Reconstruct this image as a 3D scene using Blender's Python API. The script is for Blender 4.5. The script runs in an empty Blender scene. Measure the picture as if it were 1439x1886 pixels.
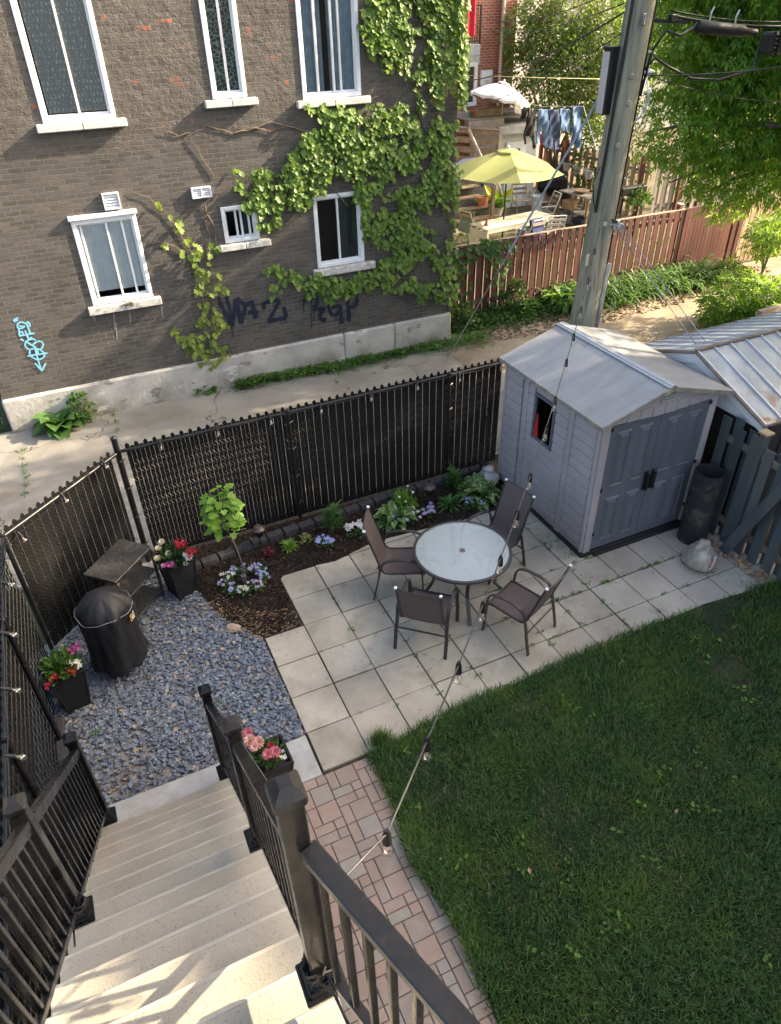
import bpy, math, random
import numpy as np
from mathutils import Vector, Matrix
rnd = random.Random(11); nr = np.random.default_rng(5)
PI = math.pi; rad = math.radians
scene = bpy.context.scene; C = scene.collection
# ---------------------------------------------------------------- camera
cd = bpy.data.cameras.new('camera'); cam = bpy.data.objects.new('camera', cd); C.objects.link(cam)
CAM = np.array([-1.02422, -6.11300, 6.22218]); EUL = (0.93780, 0.022216, -0.435182); FPX = 1312.52
cam.location = CAM; cam.rotation_euler = EUL
cd.sensor_fit = 'HORIZONTAL'; cd.sensor_width = 36; cd.lens = FPX/1439*36; cd.clip_start = 0.05; cd.clip_end = 500
scene.camera = cam
# ---------------------------------------------------------------- light
SUN = Vector((5.5, -1.0, 3.25)).normalized()
w = bpy.data.worlds.new('World'); scene.world = w; w.use_nodes = True
nt = w.node_tree; nt.nodes.clear()
sky = nt.nodes.new('ShaderNodeTexSky'); sky.sky_type = 'NISHITA'; sky.sun_disc = False
sky.sun_elevation = math.asin(SUN.z); sky.sun_rotation = math.atan2(SUN.x, SUN.y)
sky.air_density = 0.8; sky.dust_density = 4.0; sky.ozone_density = 0.4
bg = nt.nodes.new('ShaderNodeBackground'); bg.inputs[1].default_value = 0.15
wo = nt.nodes.new('ShaderNodeOutputWorld')
tw_ = nt.nodes.new('ShaderNodeMix'); tw_.data_type = 'RGBA'; tw_.blend_type = 'MULTIPLY'; tw_.inputs[0].default_value = 1.0; tw_.inputs[7].default_value = (1.07, 1.0, 0.89, 1)  # warm tint on the sky colour, in place of white balance
nt.links.new(sky.outputs[0], tw_.inputs[6]); nt.links.new(tw_.outputs[2], bg.inputs[0]); nt.links.new(bg.outputs[0], wo.inputs[0])
sd = bpy.data.lights.new('sun', 'SUN'); sd.energy = 4.0; sd.angle = rad(0.6); sd.color = (1.0, 0.83, 0.60)
so = bpy.data.objects.new('sun', sd); C.objects.link(so); so.location = (20, -5, 20)
so.rotation_euler = SUN.to_track_quat('Z', 'Y').to_euler()
scene.view_settings.view_transform = 'Standard'; scene.view_settings.look = 'None'
scene.view_settings.exposure = 2.1; scene.view_settings.gamma = 1.0
# ---------------------------------------------------------------- helpers
RM = np.array(Matrix.Rotation(EUL[2], 3, 'Z') @ Matrix.Rotation(EUL[1], 3, 'Y') @ Matrix.Rotation(EUL[0], 3, 'X'))
def _ray(px, py): return RM @ np.array([(px-719.5)/FPX, -(py-943)/FPX, -1.0])
def gz(px, py, z=0.0):
    d = _ray(px, py); t = (z-CAM[2])/d[2]; return CAM+t*d
def gy(px, py, y):
    d = _ray(px, py); t = (y-CAM[1])/d[1]; return CAM+t*d
def gx(px, py, x):
    d = _ray(px, py); t = (x-CAM[0])/d[0]; return CAM+t*d
BASE = {}
def V3(a): return np.array(a, float)
def nrm(a):
    a = np.array(a, float); n = np.linalg.norm(a, axis=-1, keepdims=True); return a/np.where(n < 1e-9, 1, n)
class MB:
    """collects pieces and links them as ONE mesh object"""
    def __init__(s): s.v = []; s.l = []; s.n = []; s.c = 0
    def raw(s, v, loops, sizes):
        v = np.asarray(v, float).reshape(-1, 3); s.v.append(v)
        s.l.append(np.asarray(loops, int)+s.c); s.n.append(np.asarray(sizes, int)); s.c += len(v); return s
    def add(s, v, faces):
        return s.raw(v, [i for f in faces for i in f], [len(f) for f in faces])
    def box(s, c, d, b=0.0, rot=None):
        hx, hy, hz = d[0]/2, d[1]/2, d[2]/2
        if b <= 0:
            v = [(x, y, z) for x in (-hx, hx) for y in (-hy, hy) for z in (-hz, hz)]
            f = [(0, 1, 3, 2), (4, 6, 7, 5), (0, 4, 5, 1), (2, 3, 7, 6), (0, 2, 6, 4), (1, 5, 7, 3)]
        else:
            b = min(b, hx*.95, hy*.95, hz*.95)
            v = []; idx = {}
            for sx in (-1, 1):
                for sy in (-1, 1):
                    for sz in (-1, 1):
                        for a in range(3):
                            p = [sx*(hx-b), sy*(hy-b), sz*(hz-b)]; h = (hx, hy, hz)
                            p[a] = (sx, sy, sz)[a]*h[a]; idx[(sx, sy, sz, a)] = len(v); v.append(p)
            f = []
            for a in range(3):
                o = [k for k in range(3) if k != a]
                for sg in (-1, 1):
                    q = []
                    for (u, w_) in ((-1, -1), (1, -1), (1, 1), (-1, 1)):
                        k = [0, 0, 0]; k[a] = sg; k[o[0]] = u; k[o[1]] = w_; q.append(idx[(*k, a)])
                    f.append(q)
            for a in range(3):
                o = [k for k in range(3) if k != a]
                for u in (-1, 1):
                    for w_ in (-1, 1):
                        k0 = [0, 0, 0]; k0[a] = -1; k0[o[0]] = u; k0[o[1]] = w_; k1 = list(k0); k1[a] = 1
                        f.append([idx[(*k0, o[0])], idx[(*k1, o[0])], idx[(*k1, o[1])], idx[(*k0, o[1])]])
            for sx in (-1, 1):
                for sy in (-1, 1):
                    for sz in (-1, 1): f.append([idx[(sx, sy, sz, a)] for a in range(3)])
        v = np.array(v, float)
        if rot is not None: v = v @ np.array(rot, float).T
        return s.add(v+np.array(c, float), f)
    def bar(s, p0, p1, w_, h, up=(0, 0, 1), b=0.0):
        p0 = V3(p0); p1 = V3(p1); L = np.linalg.norm(p1-p0); z = (p1-p0)/L
        x = np.cross(V3(up), z)
        if np.linalg.norm(x) < 1e-4: x = np.cross(V3((0, 1, 0)), z)
        x = nrm(x); y = np.cross(z, x)
        return s.box((p0+p1)/2, (w_, h, L), b, np.stack([x, y, z], 1))
    def tube(s, pts, r, n=8, cap=True):
        P = np.array(pts, float); m = len(P); r = np.full(m, r) if np.isscalar(r) else np.array(r, float)
        T = np.zeros_like(P); T[1:-1] = P[2:]-P[:-2]; T[0] = P[1]-P[0]; T[-1] = P[-1]-P[-2]; T = nrm(T)
        a = np.cross(T[0], (0, 0, 1.0)); 
        if np.linalg.norm(a) < 1e-3: a = np.cross(T[0], (1.0, 0, 0))
        a = nrm(a); th = np.arange(n)*2*PI/n; v = []
        for i in range(m):
            a = nrm(a-T[i]*np.dot(a, T[i])); b = np.cross(T[i], a)
            v.append(P[i]+r[i]*(np.cos(th)[:, None]*a+np.sin(th)[:, None]*b))
        f = [(i*n+k, i*n+(k+1) % n, (i+1)*n+(k+1) % n, (i+1)*n+k) for i in range(m-1) for k in range(n)]
        if cap: f += [tuple(range(n))[::-1], tuple((m-1)*n+k for k in range(n))]
        return s.add(np.concatenate(v), f)
    def lathe(s, prof, c=(0, 0, 0), n=20, axis=None, wob=None):
        th = np.arange(n)*2*PI/n; v = []; m = len(prof)
        for i, (r, z) in enumerate(prof):
            rr = r*(np.ones(n) if wob is None else wob(th, i, m))
            v.append(np.stack([rr*np.cos(th), rr*np.sin(th), np.full(n, z)], 1))
        v = np.concatenate(v)
        if axis is not None:
            z = nrm(V3(axis)); x = np.cross((0, 1.0, 0), z); x = nrm(x) if np.linalg.norm(x) > 1e-3 else V3((1, 0, 0))
            v = v @ np.stack([x, np.cross(z, x), z], 0)
        f = [(i*n+k, i*n+(k+1) % n, (i+1)*n+(k+1) % n, (i+1)*n+k) for i in range(m-1) for k in range(n)]
        f += [tuple(range(n))[::-1], tuple((m-1)*n+k for k in range(n))]
        return s.add(v+np.array(c, float), f)
    def prism(s, poly, z0, z1):
        n = len(poly); v = [(x, y, z0) for x, y in poly]+[(x, y, z1) for x, y in poly]
        f = [tuple(range(n))[::-1], tuple(range(n, 2*n))]+[(i, (i+1) % n, n+(i+1) % n, n+i) for i in range(n)]
        return s.add(v, f)
    def ext(s, poly3, d):
        P = np.array(poly3, float); n = len(P); v = np.concatenate([P, P+np.array(d, float)])
        f = [tuple(range(n)), tuple(range(n, 2*n))[::-1]]+[(i, n+i, n+(i+1) % n, (i+1) % n) for i in range(n)]
        return s.add(v, f)
    def inst(s, tv, tf, P, X, Y, Z):
        """copies of a small template at many places, inside one mesh"""
        tv = np.array(tv, float); n = len(P); k = len(tv)
        v = P[:, None]+tv[None, :, 0:1]*X[:, None]+tv[None, :, 1:2]*Y[:, None]+tv[None, :, 2:3]*Z[:, None]
        lo = np.array([i for f in tf for i in f]); sz = np.array([len(f) for f in tf])
        return s.raw(v.reshape(-1, 3), (lo[None]+(np.arange(n)*k)[:, None]).ravel(), np.tile(sz, n))
    def build(s, name, mat, parent=None, smooth=False):
        v = np.concatenate(s.v); lo = np.concatenate(s.l); sz = np.concatenate(s.n)
        base = BASE.get(parent.name, np.zeros(3)) if parent is not None else np.zeros(3)
        me = bpy.data.meshes.new(name); v = v-base
        me.vertices.add(len(v)); me.vertices.foreach_set('co', v.astype(np.float32).ravel())
        me.loops.add(len(lo)); me.loops.foreach_set('vertex_index', lo.astype(np.int32))
        me.polygons.add(len(sz)); me.polygons.foreach_set('loop_start', (np.cumsum(sz)-sz).astype(np.int32))
        me.polygons.foreach_set('loop_total', sz.astype(np.int32))
        me.polygons.foreach_set('use_smooth', np.full(len(sz), bool(smooth)))
        me.update(calc_edges=True); me.validate()
        me.materials.append(mat)
        o = bpy.data.objects.new(name, me); C.objects.link(o)
        if parent is not None: o.parent = parent; BASE[o.name] = base
        if smooth == 'auto':
            try: me.set_sharp_from_angle(angle=rad(40))
            except Exception: pass
        return o
def tag(o, label, cat, group=None, kind=None):
    o['label'] = label; o['category'] = cat
    if group: o['group'] = group
    if kind: o['kind'] = kind
    return o
def thing(name, label, cat, loc=(0, 0, 0), group=None):
    o = bpy.data.objects.new(name, None); C.objects.link(o); o.location = loc; o.empty_display_size = .1
    BASE[o.name] = np.array(loc, float); return tag(o, label, cat, group)
def struct(o): o['kind'] = 'structure'; return o
def dup(o, parent=None):
    c = o.copy(); C.objects.link(c)
    if parent is not None: c.parent = parent
    for ch in o.children: dup(ch, c)
    return c
def frames(D, N=None):
    """X along D, Z near N"""
    D = nrm(D); N = np.array(N, float) if N is not None else np.tile((0, 0, 1.0), (len(D), 1))
    Y = nrm(np.cross(N, D)); Z = np.cross(D, Y); return D, Y, Z
# leaf templates: x along the leaf 0..1, y half width, z fold
LEAF = ([(0, 0, 0), (.35, .5, .10), (.75, .33, .08), (1, 0, 0), (.75, -.33, .08), (.35, -.5, .10), (.4, 0, 0)],
        [(0, 6, 1), (1, 6, 2), (2, 6, 3), (3, 6, 4), (4, 6, 5), (5, 6, 0)])
LEAF4 = ([(0, 0, 0), (.45, .5, .12), (1, 0, 0), (.45, -.5, .12)], [(0, 2, 1), (0, 3, 2)])
LOBE = ([(.05, 0, 0), (-.10, .28, .03), (.18, .34, .05), (.30, .62, .02), (.50, .30, .05), (.72, .34, .03), (1, 0, -.02), (.72, -.34, .03), (.50, -.30, .05), (.30, -.62, .02), (.18, -.34, .05), (-.10, -.28, .03), (.4, 0, 0)],
        [(i, 12, (i+1) % 12)[::-1] for i in range(12)])
def leaves(mb, P, D, N, L, W, tmpl=LEAF):
    X, Y, Z = frames(D, N); L = np.broadcast_to(L, len(P))[:, None]; W = np.broadcast_to(W, len(P))[:, None]
    return mb.inst(tmpl[0], tmpl[1], np.array(P, float), X*L, Y*W, Z*L)
# ---------------------------------------------------------------- materials
class Nt:
    def __init__(s, name):
        s.m = bpy.data.materials.new(name); s.m.use_nodes = True; s.t = s.m.node_tree; s.t.nodes.clear()
        s.out = s.n('ShaderNodeOutputMaterial'); s.tc = s.n('ShaderNodeTexCoord')
    def n(s, ty, **kw):
        o = s.t.nodes.new(ty)
        for k, v in kw.items(): setattr(o, k, v)
        return o
    def l(s, a, b): s.t.links.new(a, b)
    def put(s, sock, v):
        if hasattr(v, 'is_output'): s.l(v, sock)
        else:
            if isinstance(v, (tuple, list)) and len(v) == 3 and sock.type == 'RGBA': v = (*v, 1)
            sock.default_value = v
    def noise(s, scale, det=3, vec=None, rough=.55, dist=0):
        o = s.n('ShaderNodeTexNoise'); s.put(o.inputs['Vector'], vec if vec is not None else s.tc.outputs['Object'])
        o.inputs['Scale'].default_value = scale; o.inputs['Detail'].default_value = det; o.inputs['Roughness'].default_value = rough
        o.inputs['Distortion'].default_value = dist; return o.outputs['Fac']
    def ramp(s, f, a, b, lo=0., hi=1.):
        o = s.n('ShaderNodeMapRange'); s.put(o.inputs[0], f); o.inputs[1].default_value = a; o.inputs[2].default_value = b
        o.inputs[3].default_value = lo; o.inputs[4].default_value = hi; return o.outputs[0]
    def math(s, op, a, b=0.):
        o = s.n('ShaderNodeMath', operation=op); s.put(o.inputs[0], a); s.put(o.inputs[1], b); return o.outputs[0]
    def mix(s, f, a, b, mode='MIX'):
        o = s.n('ShaderNodeMix', data_type='RGBA', blend_type=mode); s.put(o.inputs[0], f); s.put(o.inputs[6], a); s.put(o.inputs[7], b); return o.outputs[2]
    def island(s): return s.n('ShaderNodeNewGeometry').outputs['Random Per Island']
    def sep(s, v=None):
        o = s.n('ShaderNodeSeparateXYZ'); s.put(o.inputs[0], v if v is not None else s.tc.outputs['Object']); return o.outputs
    def comb(s, x, y, z):
        o = s.n('ShaderNodeCombineXYZ'); s.put(o.inputs[0], x); s.put(o.inputs[1], y); s.put(o.inputs[2], z); return o.outputs[0]
    def mapv(s, sc, v=None):
        o = s.n('ShaderNodeMapping'); s.put(o.inputs['Vector'], v if v is not None else s.tc.outputs['Object']); o.inputs['Scale'].default_value = sc; return o.outputs[0]
    def bump(s, h, st=.3, d=.01, nrm_=None):
        o = s.n('ShaderNodeBump'); s.put(o.inputs['Height'], h); o.inputs['Strength'].default_value = st; o.inputs['Distance'].default_value = d
        if nrm_ is not None: s.l(nrm_, o.inputs['Normal'])
        return o.outputs[0]
    def pbr(s, col, rough=.6, metal=0., nrm_=None, spec=.5, **kw):
        b = s.n('ShaderNodeBsdfPrincipled'); s.put(b.inputs['Base Color'], col); s.put(b.inputs['Roughness'], rough); s.put(b.inputs['Metallic'], metal)
        b.inputs['Specular IOR Level'].default_value = spec
        if nrm_ is not None: s.l(nrm_, b.inputs['Normal'])
        for k, v in kw.items(): s.put(b.inputs[k.replace('_', ' ')], v)
        return b.outputs[0]
    def fin(s, sh): s.l(sh, s.out.inputs[0]); return s.m
def sc(c, k): return tuple(min(1, x*k) for x in c)
def pm(name, col, rough=.6, var=.2, scale=5, bump=.15, bs=60, metal=0., island=0., spec=.5, dirt=None, ds=2.5, da=.5, bd=.004, sv=(1, 1, 1)):
    s = Nt(name); v = s.mapv(sv)
    f = s.ramp(s.noise(scale, 4, v), .3, .7); c = s.mix(f, sc(col, 1-var), sc(col, 1+var))
    if dirt: c = s.mix(s.math('MULTIPLY', s.ramp(s.noise(ds, 5, v, .65), .48, .68), da), c, dirt)
    if island:
        k = s.ramp(s.island(), 0, 1, 1-island, 1+island); c = s.mix(1., c, s.comb(k, k, k), 'MULTIPLY')
    return s.fin(s.pbr(c, s.ramp(s.noise(scale*2.3, 2, v), .3, .7, max(.02, rough-.08), min(1, rough+.08)), metal, s.bump(s.noise(bs, 3, v), bump, bd) if bump else None, spec))
def leafmat(name, c1, c2, tr=.35, gl=.5, tcol=None, cs=1.2):
    s = Nt(name); f = s.island(); c = s.mix(f, c1, c2)
    k = s.ramp(s.noise(cs, 2), .3, .7, .75, 1.2); c = s.mix(1., c, s.comb(k, k, k), 'MULTIPLY')
    a = s.pbr(c, gl, spec=.4); t = s.n('ShaderNodeBsdfTranslucent')
    s.put(t.inputs[0], s.mix(.5, c, tcol or (sc(c2, 2.2)[0], sc(c2, 2.2)[1], sc(c2, 1.0)[2])))
    x = s.n('ShaderNodeMixShader'); x.inputs[0].default_value = tr; s.l(a, x.inputs[1]); s.l(t.outputs[0], x.inputs[2]); return s.fin(x.outputs[0])
def glassmat(name, tint=(.8, .85, .85), rough=.02, tr=.75, bump=0):
    s = Nt(name); n_ = s.bump(s.noise(60, 2), bump, .003) if bump else s.bump(s.noise(2.0, 2), .04, .02)
    a = s.n('ShaderNodeBsdfTransparent'); s.put(a.inputs[0], tint); g = s.n('ShaderNodeBsdfGlossy'); g.inputs['Roughness'].default_value = rough; s.l(n_, g.inputs['Normal'])
    fr = s.n('ShaderNodeFresnel'); fr.inputs[0].default_value = 1.5; s.l(n_, fr.inputs['Normal'])
    k = s.math('ADD', s.math('MULTIPLY', fr.outputs[0], 1.1), 1-tr-.2 if tr < .8 else 0.)
    x = s.n('ShaderNodeMixShader'); s.l(k, x.inputs[0]); s.l(a.outputs[0], x.inputs[1]); s.l(g.outputs[0], x.inputs[2]); return s.fin(x.outputs[0])
def brickmat(name, c1, c2, mortar, bw=.2, bh=.072, mt=.008, ax='x', rough=.75, chips=False, bst=.6, distort=.006):
    s = Nt(name); o = s.sep(); u = o[0] if ax == 'x' else o[1]; z = o[2]
    amt = s.ramp(z, 4.15, 4.4, .35, 2.2) if chips else 1.0
    nx = s.math('MULTIPLY', s.math('SUBTRACT', s.noise(9, 3), .5), distort*6); nx = s.math('MULTIPLY', nx, amt)
    nz = s.math('MULTIPLY', s.math('SUBTRACT', s.noise(7, 3, s.mapv((1.3, 1.1, 1.7))), .5), distort*4); nz = s.math('MULTIPLY', nz, amt)
    vec = s.comb(s.math('ADD', u, nx), s.math('ADD', z, nz), 0.)
    b = s.n('ShaderNodeTexBrick'); s.l(vec, b.inputs['Vector']); b.inputs['Scale'].default_value = 1; b.offset = .5
    b.inputs['Brick Width'].default_value = bw; b.inputs['Row Height'].default_value = bh; b.inputs['Mortar Size'].default_value = mt; b.inputs['Mortar Smooth'].default_value = .25
    s.put(b.inputs['Color1'], (0., 0., 0.)); s.put(b.inputs['Color2'], (1., 1., 1.)); s.put(b.inputs['Mortar'], (.5, .5, .5))
    rv = s.sep(b.outputs['Color'])[0]
    c = s.mix(rv, c1, c2)
    c = s.mix(s.ramp(s.noise(3.0, 5), .35, .65), s.mix(1., c, (.86, .86, .86), 'MULTIPLY'), c)
    if chips:
        k = s.math('MULTIPLY', s.ramp(z, 4.3, 4.6), s.math('MULTIPLY', s.ramp(rv, .945, .955), s.ramp(s.noise(5, 2), .5, .56)))
        c = s.mix(k, c, s.mix(s.noise(30, 2), (.30, .07, .04), (.42, .13, .08)))
        c = s.mix(s.math('MULTIPLY', s.ramp(z, 4.1, 4.5), .25), c, (.14, .12, .10))
    g_ = s.ramp(s.noise(.7, 5, None, .65), .3, .7, .80, 1.18); c = s.mix(1., c, s.comb(g_, g_, g_), 'MULTIPLY')
    c = s.mix(s.math('MULTIPLY', b.outputs['Fac'], s.ramp(s.noise(2.4, 4), .35, .65, .35, 1.)), c, mortar)
    h = s.math('ADD', s.math('MULTIPLY', s.math('SUBTRACT', 1., b.outputs['Fac']), 1.0), s.math('MULTIPLY', s.noise(45, 4), .5))
    h = s.math('ADD', h, s.math('MULTIPLY', rv, .3))
    if chips: h = s.math('ADD', h, s.math('MULTIPLY', s.noise(7, 4), s.ramp(z, 4.1, 4.5, .25, 1.3)))
    return s.fin(s.pbr(c, rough, 0, s.bump(h, bst, .025), .3))
# ---------------------------------------------------------------- common materials
M = {}
M['white'] = pm('white_vinyl', (.72, .74, .76), .35, .05, 4, .03)
M['sill'] = pm('limestone_sill', (.55, .53, .49), .8, .2, 9, .35, 50, dirt=(.12, .12, .10), ds=14, da=.7)
M['sillw'] = pm('painted_sill', (.62, .60, .56), .6, .12, 6, .1, 40, dirt=(.3, .29, .26), ds=9, da=.5)
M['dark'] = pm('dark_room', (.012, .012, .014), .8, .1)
M['glass'] = glassmat('window_glass', (.95, .97, .97), .015, .8)
M['blk'] = pm('black_metal', (.011, .011, .012), .34, .2, 8, .04, 90, spec=.35)
M['blkm'] = pm('black_matte_metal', (.015, .015, .016), .5, .25, 8, .08, 90, spec=.3)
M['steel'] = pm('galvanized_steel', (.42, .44, .46), .38, .2, 14, .05, 60, metal=.8)
M['alu'] = pm('aluminium_tube', (.62, .62, .60), .4, .1, 8, .02, metal=.4)
M['soil'] = pm('potting_soil', (.03, .022, .016), .95, .4, 20, .8, 60, bd=.02)
M['stem'] = pm('green_stem', (.09, .14, .04), .6, .3)
M['bark'] = pm('grey_bark', (.13, .105, .08), .9, .35, 6, .7, 30, sv=(1, 1, .25), bd=.01)
M['twig'] = pm('ivy_twig', (.16, .12, .085), .85, .3, 8, .3)
M['terra'] = pm('terracotta', (.42, .16, .08), .75, .15)
# ---------------------------------------------------------------- ground sheets
s = Nt('earth'); c = s.mix(s.ramp(s.noise(1.2, 6), .35, .65), (.055, .042, .030), (.13, .10, .07)); c = s.mix(s.ramp(s.noise(.35, 3), .5, .65), c, (.045, .06, .02))
earth = s.fin(s.pbr(c, .95, 0, s.bump(s.noise(22, 5), .7, .04), .2))
m = MB(); m.add([(-60, -40, -.06), (90, -40, -.06), (90, 110, -.06), (-60, 110, -.06)], [(0, 1, 2, 3)]); struct(m.build('ground', earth))
def concrete(name, c1, c2, crack=True, dirt=(.10, .075, .05), bs=70, cs=.55, bump=.35):
    s = Nt(name); c = s.mix(s.ramp(s.noise(.9, 6, None, .62), .33, .67), c1, c2)
    c = s.mix(s.math('MULTIPLY', s.ramp(s.noise(55, 3), .45, .75), .45), c, sc(c1, .6))
    c = s.mix(s.math('MULTIPLY', s.ramp(s.noise(.55, 5, s.mapv((1, 1.4, 1))), .52, .68), .75), c, dirt)
    h = s.noise(bs, 5)
    if crack:
        v = s.n('ShaderNodeTexVoronoi', feature='DISTANCE_TO_EDGE'); v.inputs['Scale'].default_value = cs
        wv = s.n('ShaderNodeVectorMath', operation='ADD'); s.l(s.tc.outputs['Object'], wv.inputs[0])
        nz = s.n('ShaderNodeTexNoise'); nz.inputs['Scale'].default_value = 2.3; nz.inputs['Detail'].default_value = 5; s.l(s.tc.outputs['Object'], nz.inputs['Vector'])
        s.l(nz.outputs['Color'], wv.inputs[1]); s.l(wv.outputs[0], v.inputs['Vector'])
        k = s.ramp(v.outputs['Distance'], .002, .009, 1, 0); c = s.mix(s.math('MULTIPLY', k, .8), c, (.03, .028, .02)); h = s.math('SUBTRACT', h, s.math('MULTIPLY', k, 1.5))
    return s.fin(s.pbr(c, .88, 0, s.bump(h, bump, .012), .25))
alley_m = concrete('alley_concrete', (.20, .19, .165), (.30, .285, .25), dirt=(.17, .14, .105))
def patch(poly, z0, z1): return MB().prism(poly, z0, z1)
struct(patch([(-30, 2.30), (30, 2.30), (30, 6.9), (-30, 6.9)], -.055, 0.0).build('alley', alley_m))
dirt_m = concrete('alley_dirt', (.26, .205, .14), (.40, .33, .235), False, (.14, .095, .06), 40)
struct(patch([(5.9, 5.3), (6.6, 4.7), (7.6, 5.0), (8.6, 5.0), (9.4, 3.2), (10.4, 2.5), (30, 2.4), (30, 7.7), (6.0, 7.7)], -.05, .005).build('dirt_strip', dirt_m))
yard_m = concrete('backyard_soil', (.10, .08, .055), (.17, .14, .10), False, (.06, .075, .025), 30)
struct(patch([(6.5, 7.8), (40, 7.8), (40, 40), (6.5, 40)], -.05, .004).build('backyard_ground', yard_m))
# ---------------------------------------------------------------- patio slabs
s = Nt('patio_concrete'); isl = s.island()
c = s.mix(s.ramp(s.noise(1.6, 5), .35, .65), (.32, .285, .225), (.46, .415, .335)); k = s.ramp(isl, 0, 1, .86, 1.10); c = s.mix(1., c, s.comb(k, k, k), 'MULTIPLY')
c = s.mix(s.math('MULTIPLY', s.ramp(s.sep()[0], 3.0, 5.5), s.ramp(s.noise(1.1, 3), .4, .6, .2, .8)), c, (.33, .29, .26))
c = s.mix(s.math('MULTIPLY', s.ramp(s.noise(90, 2), .60, .72), .55), c, (.17, .15, .12))
c = s.mix(s.math('MULTIPLY', s.ramp(s.noise(2.6, 6, None, .7), .54, .70), .5), c, (.20, .165, .12)); c = s.mix(s.math('MULTIPLY', s.ramp(s.noise(7, 4, None, .6), .64, .70), .5), c, (.13, .11, .085))
v = s.n('ShaderNodeTexChecker'); v.inputs['Scale'].default_value = 62; s.l(s.tc.outputs['Object'], v.inputs['Vector'])
h = s.math('ADD', s.noise(120, 3), s.math('MULTIPLY', v.outputs['Fac'], .25)); slab_m = s.fin(s.pbr(c, .82, 0, s.bump(h, .22, .004), .3))
m = MB()
for i in range(0, 13):
    for j in range(-3, 4):
        x0, y1 = i*.5, -j*.5; y0 = y1-.5
        if j < 0 and i < 1: continue
        if j == -3 and i < 2: continue
        if x0 >= 6.3: continue
        a = rnd.uniform(-.004, .004); t = rnd.uniform(-.006, .003)
        m.box((x0+.25+rnd.uniform(-.003, .003), y0+.25+rnd.uniform(-.003, .003), -.02+t), (.487, .487, .04), .004,
              Matrix.Rotation(a, 3, 'Z') @ Matrix.Rotation(rnd.uniform(-.006, .006), 3, 'X'))
struct(m.build('patio', slab_m))
m = MB(); m.add([(-.05, -2.05, -.024), (6.4, -2.05, -.024), (6.4, 1.6, -.024), (-.05, 1.6, -.024)], [(0, 1, 2, 3)]); struct(m.build('joint_sand', pm('joint_sand', (.05, .04, .03), .95, .4, 20, .5)))
pad_m = pm('pad_concrete', (.40, .40, .385), .85, .14, 4, .3, 90, dirt=(.25, .24, .22), ds=6)
m = MB(); m.box((-1.43, -1.68, -.0), (1.17, .40, .09), .008); m.box((-.43, -1.78, -.01), (.82, .50, .06), .006)
struct(m.build('concrete_pad', pad_m))
# weeds in the joints
weed = leafmat('weed_leaf', (.05, .12, .015), (.12, .24, .03), .3)
m = MB(); P = []; D = []
for k in range(150):
    if rnd.random() < .62: x = rnd.uniform(2.6, 6.0); y = -rnd.choice([0, .5, .5, 1, 1, 1, 1.5])
    else: x = rnd.choice([1, 1.5, 2, 3, 3.5, 4, 4.5]); y = rnd.uniform(-1.9, .6)
    if not (x > 4 and y > -.5): 
        nl = rnd.randint(3, 9); sp = rnd.uniform(.012, .035)
        for q in range(nl):
            a = rnd.uniform(0, 6.28); P.append((x+rnd.gauss(0, sp), y+rnd.gauss(0, .010), .0)); D.append((math.cos(a), math.sin(a), rnd.uniform(.2, 1)))
for cx, cy, n_, r_ in ((4.12, -.02, 40, .09), (4.2, -.35, 24, .06), (5.62, -1.37, 60, .07), (4.35, -.47, 20, .05), (4.75, -.50, 26, .05), (6.0, -1.85, 60, .12)):
    for q in range(n_):
        a = rnd.uniform(0, 6.28); P.append((cx+rnd.gauss(0, r_), cy+rnd.gauss(0, r_), .0)); D.append((math.cos(a), math.sin(a), rnd.uniform(.2, 1.2)))
leaves(m, P, D, None, nr.uniform(.02, .05, len(P)), nr.uniform(.010, .02, len(P)), LEAF4); tag(m.build('joint_weeds', weed), 'tiny green weeds growing in the joints of the patio slabs', 'weeds', kind='stuff')
# ---------------------------------------------------------------- brick path (pavers)
s = Nt('pavers'); i_ = s.island(); c = s.mix(i_, (.25, .20, .165), (.35, .24, .19)); c = s.mix(s.ramp(i_, .74, .78), c, (.28, .25, .215))
c = s.mix(s.math('MULTIPLY', s.ramp(s.noise(4, 5), .45, .65), .4), c, (.36, .31, .27)); c = s.mix(s.math('MULTIPLY', s.ramp(s.noise(110, 2), .55, .7), .5), c, (.14, .12, .11))
paver_m = s.fin(s.pbr(c, .85, 0, s.bump(s.noise(110, 4), .4, .006), .25))
m = MB(); U = .098
for bi in range(-6, 5):
    for bj in range(0, 18):
        x = bi*U*3+.0; y = -2.03-bj*U*3
        if (bi+bj) % 2: lay = [(0, 0, 2, 1), (0, 1, 1, 2), (1, 1, 2, 2), (2, 0, 1, 1)]
        else: lay = [(0, 0, 1, 2), (1, 0, 2, 2), (0, 2, 2, 1), (2, 2, 1, 1)]
        for a, b_, ww, hh in lay:
            m.box((x+(a+ww/2)*U, y-(b_+hh/2)*U, -.03+rnd.uniform(-.003, .003)), (ww*U-.007, hh*U-.007, .05), .005, Matrix.Rotation(rnd.uniform(-.012, .012), 3, 'Z'))
struct(m.build('brick_path', paver_m))
m = MB(); m.add([(-2.0, -9, -.02), (1.0, -9, -.02), (1.0, -2.03, -.02), (-2.0, -2.03, -.02)], [(0, 1, 2, 3)]); struct(m.build('path_sand', pm('path_sand', (.16, .13, .09), .95, .4, 30, .5)))
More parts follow.
